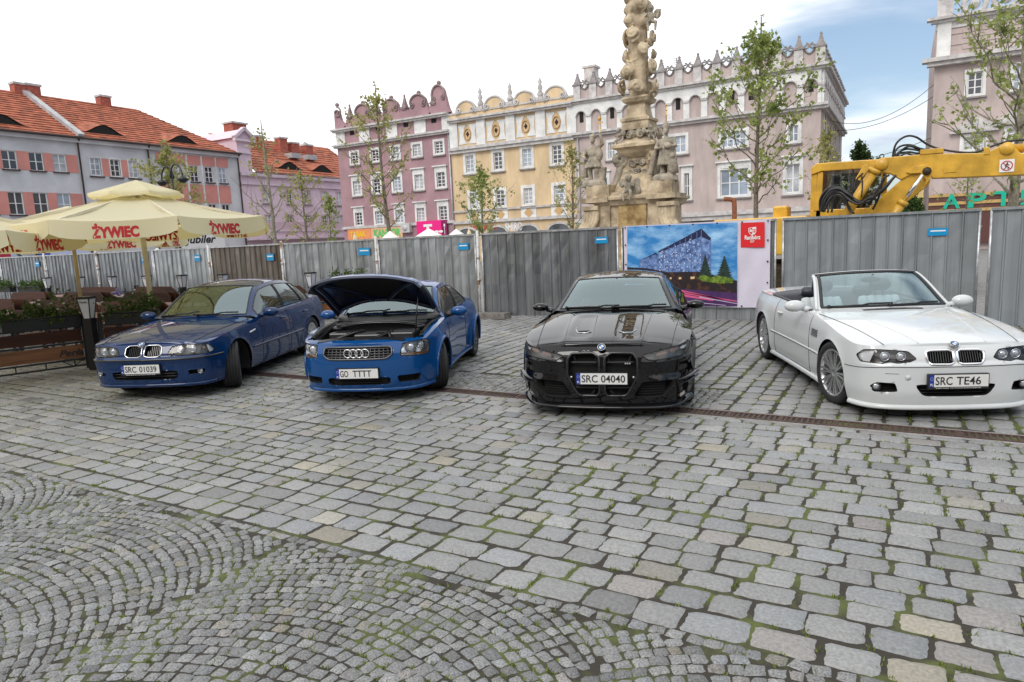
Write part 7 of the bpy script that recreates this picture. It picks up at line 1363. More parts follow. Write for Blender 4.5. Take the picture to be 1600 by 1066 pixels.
    def roundel(s, c, nrm, r=0.04):
        nrm = np.array(nrm, float); nrm /= np.linalg.norm(nrm); u = np.cross(nrm, (0, 0, 1)); u = np.array((1.0, 0, 0)); v = np.cross(nrm, u); v /= np.linalg.norm(v); v *= np.sign(v[2]) if abs(v[2]) > 0.05 else 1; c = np.array(c)
        f = lambda a, rr, d: c + u * rr * math.cos(a) + v * rr * math.sin(a) + nrm * d; N_ = 24
        def disc(name, m, r1, d, a0=0, a1=2 * math.pi, par=None):
            b = MB(); A = np.linspace(a0, a1, N_); P = [f(a, r1, d) for a in A]; P0 = [f(a, r1, -0.01) for a in A]; b.add([f(0, 0, d)] + P, [(0, i + 1, i + 2) for i in range(N_ - 1)]); b.add(P + P0, [(i, N_ + i, N_ + i + 1, i + 1) for i in range(N_ - 1)]); return b.build(name, m, par or s.root)
        o = disc('badge', M_CHROME, r, 0.004); disc('badge_ring', M_GLOSSB, r * 0.92, 0.0055, par=o)
        for k, m in enumerate((M_PLATE, M_BADB, M_PLATE, M_BADB)): disc('badge_quarter', m, r * 0.6, 0.0075, k * math.pi / 2, (k + 1) * math.pi / 2, o)
    def seam(s, pts, r=0.0035, name='panel_gap', m=None): b = MB(); b.tube(np.asarray(pts), r, 4); return b.build(name, m or M_SEAM, s.root)
    def toppt(s, l, lat, dz=0.0): l = np.asarray(l, float); lat = np.asarray(lat, float); return np.stack([lat + 0 * l, l + 0 * lat, s.sh.top(l, lat) + dz], -1)
    def lens(s, q, z, r, m, off=-0.03, name='lens', parent=None, ring=None):
        c = s.sh.S(q, z, off); b = MB(); b.ball(c, (r, r * 0.7, r), 14, 9); o = b.build(name, m, parent or s.root)
        if ring: b = MB(); b.tube([c + np.array((r * 1.12 * math.cos(a), -0.012, r * 1.12 * math.sin(a))) for a in np.linspace(0, 6.283, 21)[:-1]], r * 0.16, 6, closed=True); b.build('lens_ring', ring, parent or s.root)
        return o
    def cabin(s, seats, l0=2.25, seatm=M_INT, zf=0.25, head=True, lat=0.36, bench=3.15, wheel_l=1.98, dash=(1.5, 1.88, 0.86), bw=0.70, headm=None, tilt=0.16, back_top=0.98):
        sh = s.sh; b = MB(); b.box(-bw, bw, 1.3, sh.le[-1] - 0.9, zf - 0.05, zf); b.prism([(dash[0], 0.5), (dash[0], dash[2]), (dash[1] - 0.1, dash[2] + 0.035), (dash[1], dash[2] - 0.03), (dash[1] - 0.05, 0.5)], -bw - 0.03, bw + 0.03, lambda p, q, c: np.array((c, p, q))); b.build('dashboard', M_INT, s.root)
        for sg in (-1, 1):
            b = MB(); c = sg * lat; G = []
            def cushion(P, w0, th): 
                for i in range(len(P) - 1): pass
                pts = crom(P, 5); b.tube(pts, th, 10); 
            prof = [(l0 - 0.32, 0.42), (l0 - 0.1, 0.44), (l0 + 0.12, 0.46)]; bk = [(l0 + 0.14, 0.50), (l0 + 0.22, 0.72), (l0 + 0.14 + tilt + 0.06, back_top - 0.06)]
            for dx, th in ((-0.2, 0.075), (-0.1, 0.085), (0.0, 0.085), (0.1, 0.085), (0.2, 0.075)):
                b.tube([(c + dx, l, z) for l, z in prof], th, 8); b.tube(crom([(c + dx * 0.95, l, z) for l, z in bk], 4), [th * (0.95 if i < 8 else 0.7) for i in range(9)], 8)
            o = b.build('seat', seatm, s.root); 
            if head: h_ = MB(); h_.tube([(c - 0.115, l0 + 0.2 + tilt, back_top + 0.1), (c - 0.08, l0 + 0.19 + tilt, back_top + 0.1), (c + 0.08, l0 + 0.19 + tilt, back_top + 0.1), (c + 0.115, l0 + 0.2 + tilt, back_top + 0.1)], [0.06, 0.085, 0.085, 0.06], 12); h_.tube([(c - 0.05, l0 + 0.18 + tilt, back_top - 0.05), (c - 0.05, l0 + 0.2 + tilt, back_top + 0.1)], 0.01, 5); h_.tube([(c + 0.05, l0 + 0.18 + tilt, back_top - 0.05), (c + 0.05, l0 + 0.2 + tilt, back_top + 0.1)], 0.01, 5); h_.build('headrest', headm or seatm, o)
        b = MB(); b.box(-bw + 0.05, bw - 0.05, bench - 0.45, bench, 0.36, 0.48); b.prism([(bench - 0.02, 0.46), (bench + 0.1, 0.46), (bench + 0.28, 0.95), (bench + 0.14, 0.95)], -bw + 0.05, bw - 0.05, lambda p, q, c: np.array((c, p, q))); bev(b.build('rear_seat', seatm, s.root), 0.05)
        b = MB(); c = np.array((lat, wheel_l, 0.80)); nrm = np.array((0, 0.88, 0.47)); u = np.array((1, 0, 0)); v = np.cross(nrm, u); b.tube([c + 0.185 * (u * math.cos(a) + v * math.sin(a)) for a in np.linspace(0, 6.283, 29)[:-1]], 0.015, 7, closed=True)
        for a in (0.1, math.pi - 0.1, -math.pi / 2): b.bar(c, c + 0.18 * (u * math.cos(a) + v * math.sin(a)), 0.035, 0.015)
        b.ball(c, (0.06, 0.035, 0.06)); b.tube([c, c - nrm * 0.3], 0.03, 8); b.build('steering_wheel', M_TRIMB, s.root)
    def rvm(s, sv=0.83):
        S_, V_, G = s.G; i = np.argmin(np.abs(S_ - sv)); j = len(V_) // 2; c = G[i, j] + np.array((0, 0.06, -0.06)); b = MB(); b.ball(c, (0.12, 0.02, 0.035), 12, 8); b.tube([c, G[i, j] + np.array((0, 0.0, 0.0))], 0.015, 6); b.build('rear_view_mirror', M_TRIMB, s.root)
    def wipers(s, A, sarm=0.07):
        S_, V_, G = s.G; b = MB()
        for v0, v1, s1 in A:
            P = []
            for t in np.linspace(0, 1, 9): v = v0 + (v1 - v0) * t; ss = 0.03 + s1 * t; i = np.argmin(np.abs(S_ - ss)); j = np.argmin(np.abs(V_ - v)); P.append(G[i, j] + np.array((0, -0.018, 0.018)))
            b.tube(P, 0.011, 5); b.ball(P[0], 0.022, 8, 5)
        b.build('wiper', M_TRIMB, s.root)
# ---------------------------------------------------------------- the blue saloon
c = Car('saloon', 'dark blue saloon car with twin chrome ringed grilles, leftmost of the four', M_BLU); sh = c.sh
LAMP = tripoly([(.33, .605), (.38, .695), (.54, .722), (.885, .712), (.975, .625), (.93, .602), (.80, .59), (.54, .587)]); KID = tripoly([(.016, .60), (.022, .715), (.06, .728), (.20, .728), (.25, .70), (.25, .61), (.20, .582), (.07, .582)]); INTK = tripoly([(-.46, .40), (.46, .40), (.44, .285), (-.44, .285)]); FOG = tripoly([(.58, .40), (.80, .40), (.80, .335), (.585, .33)])
for P in (LAMP, KID, FOG): c.hole(P); c.hole(mir(P))
c.hole(INTK); c.shell(cowl=1.5, deck=3.98)
for sg in (1, -1):
    M_ = (lambda P: P) if sg > 0 else (lambda P: np.array(mir(P)))
    o = c.liner(M_(LAMP), 0.10, M_HOUS, 'headlight')
    for q, r in ((.49, .058), (.675, .062)): c.lens(sg * q, .657, r * 0.62, M_BULB, -0.055, 'lens', o, M_HOUSL)
    c.lens(sg * .83, .658, .028, M_AMB, -0.03, 'lens', o); P = tripoly([(.865, .712), (.885, .712), (.972, .625), (.93, .603), (.87, .60)]); c.patch(M_(P), -0.012, M_LAMPW, 'indicator', o); c.patch(M_(LAMP), 0.002, M_LENS, 'lamp_cover', o); c.rim(M_(LAMP), 0.006, M_SEAM, 'lamp_seal', o)
    o = c.liner(M_(KID), 0.07, M_VOID, 'kidney_grille'); c.rim(M_(KID), 0.0075, M_CHROME, 'grille_rim', o, 0.003); b = MB()
    for q in np.linspace(.035, .235, 9): b.bar(sh.S(sg * q, .59, -.03), sh.S(sg * q, .715, -.03), 0.005, 0.02)
    b.build('grille_slats', M_GLOSSB, o)
    o = c.liner(M_(FOG), 0.09, M_VOID, 'fog_lamp'); c.lens(sg * .745, .367, .028, M_BULB, -0.03, 'lens', o, M_HOUSL); c.rim(M_(FOG), 0.006, M_BLU, 'fog_surround', o)
    c.wheel(.84, sg, .878, .222, .235, 14, 'double', M_SILV, 26); c.wheel(3.67, sg, .878, .222, .245, 14, 'double', M_SILV)
    c.mirror(sg, 1.78, .985, .955, (.125, .075, .07), stalk=M_BLU)
    for l in (1.62, 2.68): c.seam(sh.S(sg * np.full(20, sh.q_of(l)), np.linspace(.24, sh.ztop(sh.q_of(l)) - .02, 20), 0.001))
    l_ = np.linspace(1.3, 3.2, 30); c.seam(sh.S(sg * sh.q_of(l_), 0.22 + 0 * l_, 0.001)); l_ = np.linspace(1.28, 3.22, 40); b = MB(); b.tube(sh.S(sg * sh.q_of(l_), 0.50 + 0 * l_, 0.0), 0.014, 6); b.build('side_moulding', M_BLU, c.root); c.seam(sh.S(sg * sh.q_of(l_), 0.486 + 0 * l_, 0.004), .003)
    for l in (2.45, 3.42): b = MB(); b.tube(sh.S(sg * sh.q_of(np.linspace(l - .09, l + .09, 7)), np.full(7, .80), [0, .02, .03, .03, .03, .02, 0]), 0.014, 8); b.build('door_handle', M_BLU, c.root)
    l_ = np.linspace(1.24, 1.42, 8); b = MB(); b.tube(sh.S(sg * sh.q_of(l_), .715 + .12 * (l_ - 1.24), 0.003), 0.012, 6); b.build('side_repeater', M_LAMPW, c.root)
    c.seam(c.toppt(np.linspace(.16, 1.45, 20), sg * np.linspace(.63, .79, 20), .001), .003)
q_ = np.linspace(-1.12, 1.12, 80); b = MB(); b.tube(sh.S(q_, .552 + 0 * q_, 0.004), 0.012, 6); b.build('bumper_moulding', M_GLOSSB, c.root)
o = c.liner(INTK, 0.09, M_VOID, 'lower_intake'); b = MB(); 
for z in (.325, .362): b.tube(sh.S(np.linspace(-.44, .44, 20), np.full(20, z), -.02), 0.007, 5)
b.build('intake_slats', M_TRIMB, o)
q_ = np.linspace(-1.0, 1.0, 70); b = MB(); b.tube(sh.S(q_, .205 + 0 * q_, -0.005), 0.022, 6); b.build('front_lip', M_BLU, c.root)
c.plate([('SRC', .155, .04), ('01039', .235, 0)], .435, -.02, frame='autoserwis'); c.roundel(c.toppt(.045, 0.0)[...] + np.array((0, -.004, .004)), (0, -.62, .78), .042)
c.house([(0, (1.42, .945), (1.60, .735, .925), (1.62,)), (1, (2.16, 1.365), (2.30, .575, 1.33), (2.0,)), (2, (2.8, 1.43), (2.8, .575, 1.375), (2.8,)), (3, (3.36, 1.395), (3.42, .55, 1.335), (3.6,)), (4, (3.99, 1.045), (4.08, .665, 1.0), (4.1,))], [(.22, 1.80), (1.87, 2.85), (2.9, 3.55)])
c.cabin(0); c.rvm(); c.wipers([(-.85, .0, .09), (.0, .8, .07)])
b = MB(); b.tube(c.toppt(np.full(20, 1.46), np.linspace(-.55, .55, 20), .002), .016, 5); b.build('cowl_grille', M_TRIMB, c.root)
# ---------------------------------------------------------------- the black coupe
c = Car('sport', 'gloss black coupe with tall twin grilles and a front splitter, second from the right', M_BLKP); sh = c.sh
LAMP = tripoly([(.41, .655), (.44, .672), (.75, .722), (1.04, .77), (1.095, .742), (1.0, .672), (.88, .64), (.49, .604)]); KID = chaikin([(.028, .245), (.028, .64), (.09, .69), (.315, .685), (.358, .625), (.36, .46), (.25, .245)], 1, .1); INTK = chaikin([(.415, .39), (.74, .40), (.735, .31), (.62, .225), (.31, .225), (.37, .33)], 1, .1); DUCT = tripoly([(.86, .33), (1.02, .345), (1.03, .20), (.93, .19)])
for P in (LAMP, KID, INTK, DUCT): c.hole(P); c.hole(mir(P))
c.shell(cowl=1.5, deck=3.98)
for sg in (1, -1):
    M_ = (lambda P: P) if sg > 0 else (lambda P: np.array(mir(P)))
    o = c.liner(M_(LAMP), 0.08, M_HOUS, 'headlight'); 
    for q, z in ((.62, .66), (.80, .69)): P = tripoly([(q - .07, z - .02), (q - .05, z + .022), (q + .07, z + .035), (q + .09, z + .005)]); c.patch(M_(P), -.03, M_AMB, 'lens', o)
    P = tripoly([(.86, .705), (1.03, .755), (1.07, .735), (.94, .69)]); c.patch(M_(P), -.02, M_LAMPW, 'light_guide', o); c.patch(M_(LAMP), .002, M_LENS, 'lamp_cover', o); c.rim(M_(LAMP), .006, M_SEAM, 'lamp_seal', o)
    o = c.liner(M_(KID), 0.09, M_VOID, 'kidney_grille'); c.rim(M_(KID), .014, M_GLOSSB, 'grille_rim', o, .004); b = MB()
    for z in (.59, .325): b.tube(sh.S(sg * np.linspace(.04, .335 if z > .4 else .29, 12), np.full(12, z), -.03), .011, 6)
    for q0, z0, q1, z1 in ((.05, .66, .075, .60), (.30, .66, .275, .60), (.08, .30, .12, .25)): b.bar(sh.S(sg * q0, z0, -.028), sh.S(sg * q1, z1, -.03), .02, .012)
    b.build('grille_slats', M_TRIMB, o)
    o = c.liner(M_(INTK), .1, M_VOID, 'side_intake'); b = MB()
    for z in np.linspace(.255, .36, 5): b.tube(sh.S(sg * np.linspace(.38, .66, 8), np.full(8, z), -.045), .005, 4)
    b.build('intake_mesh', M_VOID, o); c.liner(M_(DUCT), .1, M_VOID, 'air_duct')
    for z0, q0, q1 in ((.385, .80, 1.2), (.345, .86, 1.2)): b = MB(); q_ = np.linspace(q0, q1, 12); e = np.sin(np.linspace(.25, 1, 12) * math.pi / 1.6); b.grid([sh.S(sg * q_, z0 + .03 * np.linspace(0, 1, 12) + dz, off * e if isinstance(off, np.ndarray) else off + 0 * e) for off, dz in ((-.005, 0), (.05 * e, -.004), (.05 * e, .004), (-.005, .008))]); b.build('canard', M_BLKP, c.root)
    P = tripoly([(.80, .225), (.93, .255), (.97, .215), (.86, .19)]); c.patch(M_(P), .004, M_CHROME, 'duct_blade')
    c.wheel(.863, sg, .928, .25, .275, 10, 'y', M_GUN, 2); c.wheel(3.72, sg, .935, .25, .285, 10, 'y', M_GUN)
    c.mirror(sg, 1.86, .985, .985, (.105, .07, .055), stalk=M_BLKP)
    c.seam(sh.S(sg * np.full(20, sh.q_of(1.66)), np.linspace(.2, .88, 20), .001)); c.seam(c.toppt(np.linspace(.14, 1.42, 20), sg * np.linspace(.70, .80, 20), .001), .003)
    b = MB(); b.tube(c.toppt(np.array([.42, .40, .41, .50, .60]), sg * np.array([.15, .20, .29, .325, .335]), .003), .006, 5); b.build('bonnet_vent', M_SILV, c.root); b = MB(); b.grid([c.toppt(np.array([.43, .49]), np.full(2, sg * x), .002) for x in np.linspace(.17, .30, 8)]); b.build('vent_slot', M_VOID, c.root)
    c.seam(c.toppt(np.linspace(.10, 1.1, 24), sg * np.linspace(.10, .155, 24), .0), .003, 'bonnet_crease', M_BLKP); c.seam(c.toppt(np.linspace(.08, 1.2, 24), sg * np.linspace(.40, .47, 24), .0), .004, 'bonnet_crease', M_BLKP)
q_ = np.linspace(-.70, .70, 30); c.seam(sh.S(q_, .715 + .0 * q_, .0015) if False else c.toppt(.13 + .12 * q_ ** 2, q_, .001), .003)
b = MB(); q_ = np.linspace(-1.14, 1.14, 90); up_ = .03 * sstep(.75, 1.1, np.abs(q_)); b.grid([sh.S(q_, .118 + up_, -.08), sh.S(q_, .112 + up_, .055), sh.S(q_, .126 + up_, .06), sh.S(q_, .138 + up_ * 1.3, .035), sh.S(q_, .15 + up_ * 1.6, -.01)]); b.build('front_splitter', M_BLKP, c.root)
l = MB(); letters(l, 'M4', tuple(sh.S(.235, .575, -.004)), (1, 0, 0), (0, 0, 1), .06, .018, off=.004, bold=.04); l.build('grille_lettering', M_CHROME, c.root)
c.plate([('SRC', .165, .035), ('04040', .245, 0)], .433, 0, off=.03); c.roundel(c.toppt(.03, 0.0) + np.array((0, -.012, -.004)), (0, -.75, .66), .041)
for x in (-.32, .32): c.lens(x, .44, .012, M_BULB, .0, 'parking_sensor')
KS = [(0, (1.42, .985), (1.70, .755, .955), (1.72,)), (1, (2.16, 1.335), (2.36, .575, 1.295), (2.02,)), (2, (2.8, 1.388), (2.8, .565, 1.33), (2.75,)), (3, (3.35, 1.35), (3.4, .53, 1.28), (3.5,)), (4, (4.05, 1.10), (4.1, .64, 1.03), (4.1,))]
c.house(KS, [(.22, 2.1), (2.18, 3.2)]); c.cabin(0, 2.5, M_REDS, headm=M_REDS, wheel_l=2.15, dash=(1.5, 1.98, .90)); c.rvm(.88); c.wipers([(-.8, .1, .05), (.0, .85, .05)])
S_, V_, G = c.G; k0, k1 = np.argmin(np.abs(S_ - .84)), np.argmin(np.abs(S_ - .95)); j0, j1 = np.argmin(np.abs(V_ + .28)), np.argmin(np.abs(V_ - .28)); b = MB(); b.grid(G[k0:k1 + 1, j0:j1 + 1] + np.array((0, .004, -.004)), flip=True); b.build('sensor_panel', M_TRIMB, c.root)
b = MB(); b.grid([c.toppt(np.array([1.40, 1.49]), np.full(2, x), .004) for x in np.linspace(-.6, .6, 20)]); b.build('cowl_grille', M_TRIMB, c.root)
# ---------------------------------------------------------------- the white convertible
c = Car('cabrio', 'white convertible with its roof down and silver wheels, rightmost of the four', M_WHTP); sh = c.sh
LAMP = tripoly([(.345, .60), (.415, .667), (.69, .68), (.83, .676), (.90, .62), (.85, .56), (.64, .553), (.58, .568), (.51, .556), (.40, .572)]); KID = tripoly([(.018, .56), (.018, .66), (.05, .675), (.225, .672), (.262, .655), (.252, .58), (.225, .548), (.05, .548)]); INTK = tripoly([(-.37, .36), (.37, .36), (.285, .24), (-.285, .24)]); FOG = tripoly([(.75, .333), (.69, .372), (.53, .37), (.505, .285), (.72, .273)])
for P in (LAMP, KID, FOG): c.hole(P); c.hole(mir(P))
c.hole(INTK); CAB = lambda l, a: ~((l > 1.78) & (l < 3.3) & (a < .70)); c.shell(cowl=1.74, deck=3.28)
for sg in (1, -1):
    M_ = (lambda P: P) if sg > 0 else (lambda P: np.array(mir(P)))
    o = c.liner(M_(LAMP), .1, M_HOUS, 'headlight'); c.lens(sg * .475, .615, .036, M_BULB, -.05, 'lens', o, M_HOUSL); c.lens(sg * .635, .612, .038, M_BULB, -.05, 'lens', o, M_HOUSL); P = tripoly([(.735, .678), (.83, .676), (.90, .62), (.85, .56), (.745, .558)]); c.patch(M_(P), -.02, M_LAMPW, 'indicator', o); c.patch(M_(LAMP), .002, M_LENS, 'lamp_cover', o); c.rim(M_(LAMP), .005, M_SEAM, 'lamp_seal', o)
    o = c.liner(M_(KID), .07, M_VOID, 'kidney_grille'); c.rim(M_(KID), .013, M_CHROME, 'grille_rim', o, .004); b = MB()
    for q in np.linspace(.035, .235, 10): b.bar(sh.S(sg * q, .558, -.02), sh.S(sg * q, .665, -.02), .006, .02)
    b.build('grille_slats', M_GLOSSB, o)
    o = c.liner(M_(FOG), .09, M_VOID, 'fog_lamp'); c.lens(sg * .70, .325, .036, M_BULB, -.03, 'lens', o, M_TRIMB)
    c.wheel(.78, sg, .872, .253, .235, 10, 'double', M_SILV, 9); c.wheel(3.505, sg, .878, .253, .26, 10, 'double', M_SILV)
    c.mirror(sg, 1.80, .945, .945, (.12, .075, .07), stalk=M_WHTP)
    for l in (1.50, 2.95): c.seam(sh.S(sg * np.full(20, sh.q_of(l)), np.linspace(.2, sh.ztop(sh.q_of(l)) - .015, 20), .001), .003)
    l_ = np.linspace(1.5, 2.95, 30); c.seam(sh.S(sg * sh.q_of(l_), .20 + 0 * l_, .001), .003); l_ = np.linspace(1.16, 3.1, 40); b = MB(); b.tube(sh.S(sg * sh.q_of(l_), .475 + 0 * l_, -.003), .014, 6); b.build('side_moulding', M_WHTP, c.root); c.seam(sh.S(sg * sh.q_of(l_), .461 + 0 * l_, .002), .0025)
    l_ = np.linspace(2.62, 2.8, 7); b = MB(); b.tube(sh.S(sg * sh.q_of(l_), np.full(7, .765), [0, .02, .03, .03, .03, .02, 0]), .013, 8); b.build('door_handle', M_WHTP, c.root)
    l_ = np.linspace(1.17, 3.12, 30); b = MB(); b.tube(sh.S(sg * sh.q_of(l_), .165 + 0 * l_, .004), .032, 7); b.build('side_skirt', M_WHTP, c.root)
    o = MB()
    for k in range(5): l_ = np.linspace(1.22, 1.42, 6); o.tube(sh.S(sg * sh.q_of(l_), .655 + .017 * k + 0 * l_, .003), .0055, 5)
    o.build('wing_vent', M_GUN, c.root)
    c.seam(c.toppt(np.linspace(.14, 1.44, 24), sg * np.linspace(.60, .78, 24), .001), .003); c.seam(c.toppt(np.linspace(.12, 1.3, 24), sg * np.linspace(.30, .52, 24), .0), .005, 'bonnet_crease', M_WHTP)
    l_ = np.linspace(1.72, 3.32, 40); E = sh.edge(l_); E[:, 0] -= .02; b = MB(); b.tube(E * np.array((sg, 1, 1)), .022, 6); b.build('waist_trim', M_TRIMB, c.root)
    b = MB(); E2 = sh.edge(np.linspace(1.72, 3.3, 30)); b.grid([E2 * np.array((sg, 1, 1)), (E2 - np.array((.10, 0, .01))) * np.array((sg, 1, 1)), (E2 - np.array((.14, 0, .35))) * np.array((sg, 1, 1)), (E2 - np.array((.12, 0, .7))) * np.array((sg, 1, 1))]); b.build('door_card', M_LEATHD, c.root)
o = c.liner(INTK, .09, M_VOID, 'lower_intake'); b = MB()
for z in (.27, .30, .33): b.tube(sh.S(np.linspace(-.3, .3, 14), np.full(14, z), -.05), .005, 4)
b.build('intake_mesh', M_TRIMB, o)
q_ = np.linspace(-1.03, 1.03, 90); b = MB(); b.grid([sh.S(q_, .115 + 0 * q_, -.06), sh.S(q_, .105 + 0 * q_, .03), sh.S(q_, .118 + 0 * q_, .036), sh.S(q_, .14 + 0 * q_, .022), sh.S(q_, .155 + 0 * q_, -.004)]); b.build('front_lip', M_WHTP, c.root)
q_ = np.linspace(-1.06, 1.06, 80); c.seam(sh.S(q_, .525 - .03 * sstep(.5, 1.0, np.abs(q_)), .001), .0035); c.seam(sh.S(np.linspace(-.62, -.5, 6), np.full(6, .46), .001), .002); b = MB(); b.lathe([(.026, 0), (.026, .003)], 16, sh.S(-.42, .425, .001) - np.array((0, .002, 0)), 'y'); b.build('tow_cover', M_WHTP, c.root)
c.plate([('SRC', .15, .035), ('TE46', .215, 0)], .40, 0, frame='serwis motoryzacyjny', off=.03); c.roundel(c.toppt(.07, 0.0) + np.array((0, 0, .004)), (0, -.5, .86), .041)
c.house([(0, (1.45, .93), (1.66, .735, .905), (1.68,)), (1, (2.08, 1.30), (2.24, .60, 1.262), (2.0,)), (2, (2.6, 1.3), (2.6, .58, 1.26), (2.6,)), (3, (3.0, 1.2), (3.0, .55, 1.2), (3.0,)), (4, (3.4, 1.0), (3.4, .6, .95), (3.4,))], [(.22, 1.8)], only_screen=True, vlim=.93)
c.cabin(0, 2.35, M_LEATH, headm=M_LEATHD, bench=3.1, wheel_l=2.0, tilt=.12, back_top=1.0); c.rvm(.80); c.wipers([(-.85, .05, .06), (.0, .8, .06)])
b = MB(); b.grid([c.toppt(np.array([1.36, 1.425]), np.full(2, x), .003) for x in np.linspace(-.32, .32, 14)]); b.build('cowl_grille', M_TRIMB, c.root)
b = MB(); E = sh.edge(np.array(3.28)); b.grid([[(x, 3.1 + .06 * (1 - (x / .8) ** 2), .80), (x, 3.12, .93), (x, 3.3, E[2] + (.978 - E[2]) * (1 - abs(x / .87) ** 2.7) + .006), (x, 3.62 - .2 * (x / .8) ** 2, float(sh.top(np.array(3.6), np.array(x))) + .007)] for x in np.linspace(-.78, .78, 20)]); b.build('roof_cover', M_LEATHD, c.root)
for sg in (-1, 1): b = MB(); b.tube([(sg * .34 - .115, 3.16, .98), (sg * .34 - .08, 3.15, .98), (sg * .34 + .08, 3.15, .98), (sg * .34 + .115, 3.16, .98)], [.05, .075, .075, .05], 12); b.tube([(sg * .34, 3.16, .98), (sg * .34, 3.14, .8)], .03, 6); b.build('headrest', M_LEATHD, c.root)
# ---------------------------------------------------------------- the bright blue coupe with its bonnet up
c = Car('coupe', 'bright blue coupe with its bonnet propped open showing the engine', M_BLU2); sh = c.sh
GR = tripoly([(-.43, .60), (-.43, .69), (.43, .69), (.43, .60), (.36, .548), (-.36, .548)]); LAMP = tripoly([(.575, .712), (.90, .738), (1.0, .70), (.955, .548), (.515, .57)]); INTK = tripoly([(-.40, .325), (.40, .325), (.38, .232), (-.38, .232)]); INTS = tripoly([(.475, .335), (.79, .335), (.76, .248), (.49, .25)])
c.hole(GR); c.hole(INTK)
for P in (LAMP, INTS): c.hole(P); c.hole(mir(P))
HF = lambda a: .15 + .22 * (a / .74) ** 2.4
HR = lambda a: 1.15 + .26 * (a / .74) ** 2
c.shell(cowl=1.42, deck=3.55, hood_mask=lambda l, a: ~((l > HF(a)) & (a < .735)))
o = c.liner(GR, .08, M_VOID, 'front_grille'); c.rim(GR, .012, M_GUN, 'grille_rim', o, .003); b = MB()
for z in (.575, .605, .635, .665): b.tube(sh.S(np.linspace(-.42, .42, 20), np.full(20, z), -.012), .006, 5)
for q in np.linspace(-.38, .38, 15): b.bar(sh.S(q, .552, -.014), sh.S(q, .686, -.014), .006, .012)
b.build('grille_slats', M_GUN, o)
b = MB()
for k in range(4):
    cc = sh.S((k - 1.5) * .072, .62, .012); b.tube([cc + np.array((.049 * math.cos(a), -.001 * (k % 2), .049 * math.sin(a))) for a in np.linspace(0, 6.283, 25)[:-1]], .0075, 6, closed=True)
b.build('four_ring_badge', M_CHROME, c.root)
o = c.liner(INTK, .09, M_VOID, 'lower_intake'); b = MB()
for z in (.255, .28, .305): b.tube(sh.S(np.linspace(-.38, .38, 14), np.full(14, z), -.03), .005, 4)
b.build('intake_slats', M_TRIMB, o)
for sg in (1, -1):
    M_ = (lambda P: P) if sg > 0 else (lambda P: np.array(mir(P)))
    o = c.liner(M_(LAMP), .12, M_HOUSL, 'headlight'); c.lens(sg * .70, .655, .05, M_BULB, -.06, 'lens', o, M_HOUS); c.lens(sg * .85, .665, .045, M_BULB, -.06, 'lens', o, M_HOUSL); P = tripoly([(.53, .60), (.56, .575), (.93, .555), (.95, .585)]); c.patch(M_(P), -.02, M_AMB, 'indicator', o); c.patch(M_(LAMP), .002, M_LENS, 'lamp_cover', o); c.rim(M_(LAMP), .006, M_SEAM, 'lamp_seal', o)
    c.liner(M_(INTS), .09, M_VOID, 'side_intake')
    c.wheel(.87, sg, .865, .232, .235, 9, 'y', M_GUN, 24); c.wheel(3.29, sg, .868, .232, .245, 9, 'y', M_GUN)
    c.mirror(sg, 1.60, .955, .93, (.115, .075, .068))
    for l in (1.42, 2.62): c.seam(sh.S(sg * np.full(20, sh.q_of(l)), np.linspace(.22, sh.ztop(sh.q_of(l)) - .02, 20), .001), .003)
    l_ = np.linspace(1.42, 2.62, 20); c.seam(sh.S(sg * sh.q_of(l_), .21 + 0 * l_, .001), .003); l_ = np.linspace(2.36, 2.52, 7); b = MB(); b.tube(sh.S(sg * sh.q_of(l_), np.full(7, .745), [0, .02, .026, .026, .026, .02, 0]), .012, 8); b.build('door_handle', M_BLU2, c.root)
    l_ = np.linspace(1.28, 2.9, 30); b = MB(); b.tube(sh.S(sg * sh.q_of(l_), .20 + 0 * l_, .005), .03, 6); b.build('side_skirt', M_BLU2, c.root)
    for lw in (.87, 3.29): t = np.linspace(-.25, math.pi + .25, 40); l_ = lw + .362 * np.cos(t); z_ = np.minimum(.32 + .362 * np.sin(t), sh.ztop(sh.q_of(l_)) - .03); k = z_ > .19; b = MB(); b.tube(sh.S(sg * sh.q_of(l_[k]), z_[k], .006), .017, 7); b.build('arch_flare', M_BLU2, c.root)
q_ = np.linspace(-1.1, 1.1, 80); b = MB(); b.tube(sh.S(q_, .165 + 0 * q_, .0), .025, 7); b.build('front_lip', M_BLU2, c.root)
c.plate([('GO', .10, .055), ('TTTT', .23, 0)], .382, 0, off=.02)
c.house([(0, (1.20, .955), (1.42, .71, .915), (1.44,)), (1, (1.82, 1.295), (1.96, .56, 1.26), (1.72,)), (2, (2.35, 1.345), (2.35, .555, 1.29), (2.35,)), (3, (2.85, 1.29), (2.85, .52, 1.235), (3.0,)), (4, (3.60, 1.0), (3.62, .58, .955), (3.62,))], [(.24, 2.05, M_TINT), (2.12, 3.2, M_TINT)]); c.cabin(0, 2.05, bench=2.75, wheel_l=1.78, dash=(1.25, 1.65, .87), bw=.62, back_top=.92); c.rvm(.86); c.wipers([(-.8, .1, .08), (.0, .8, .06)])
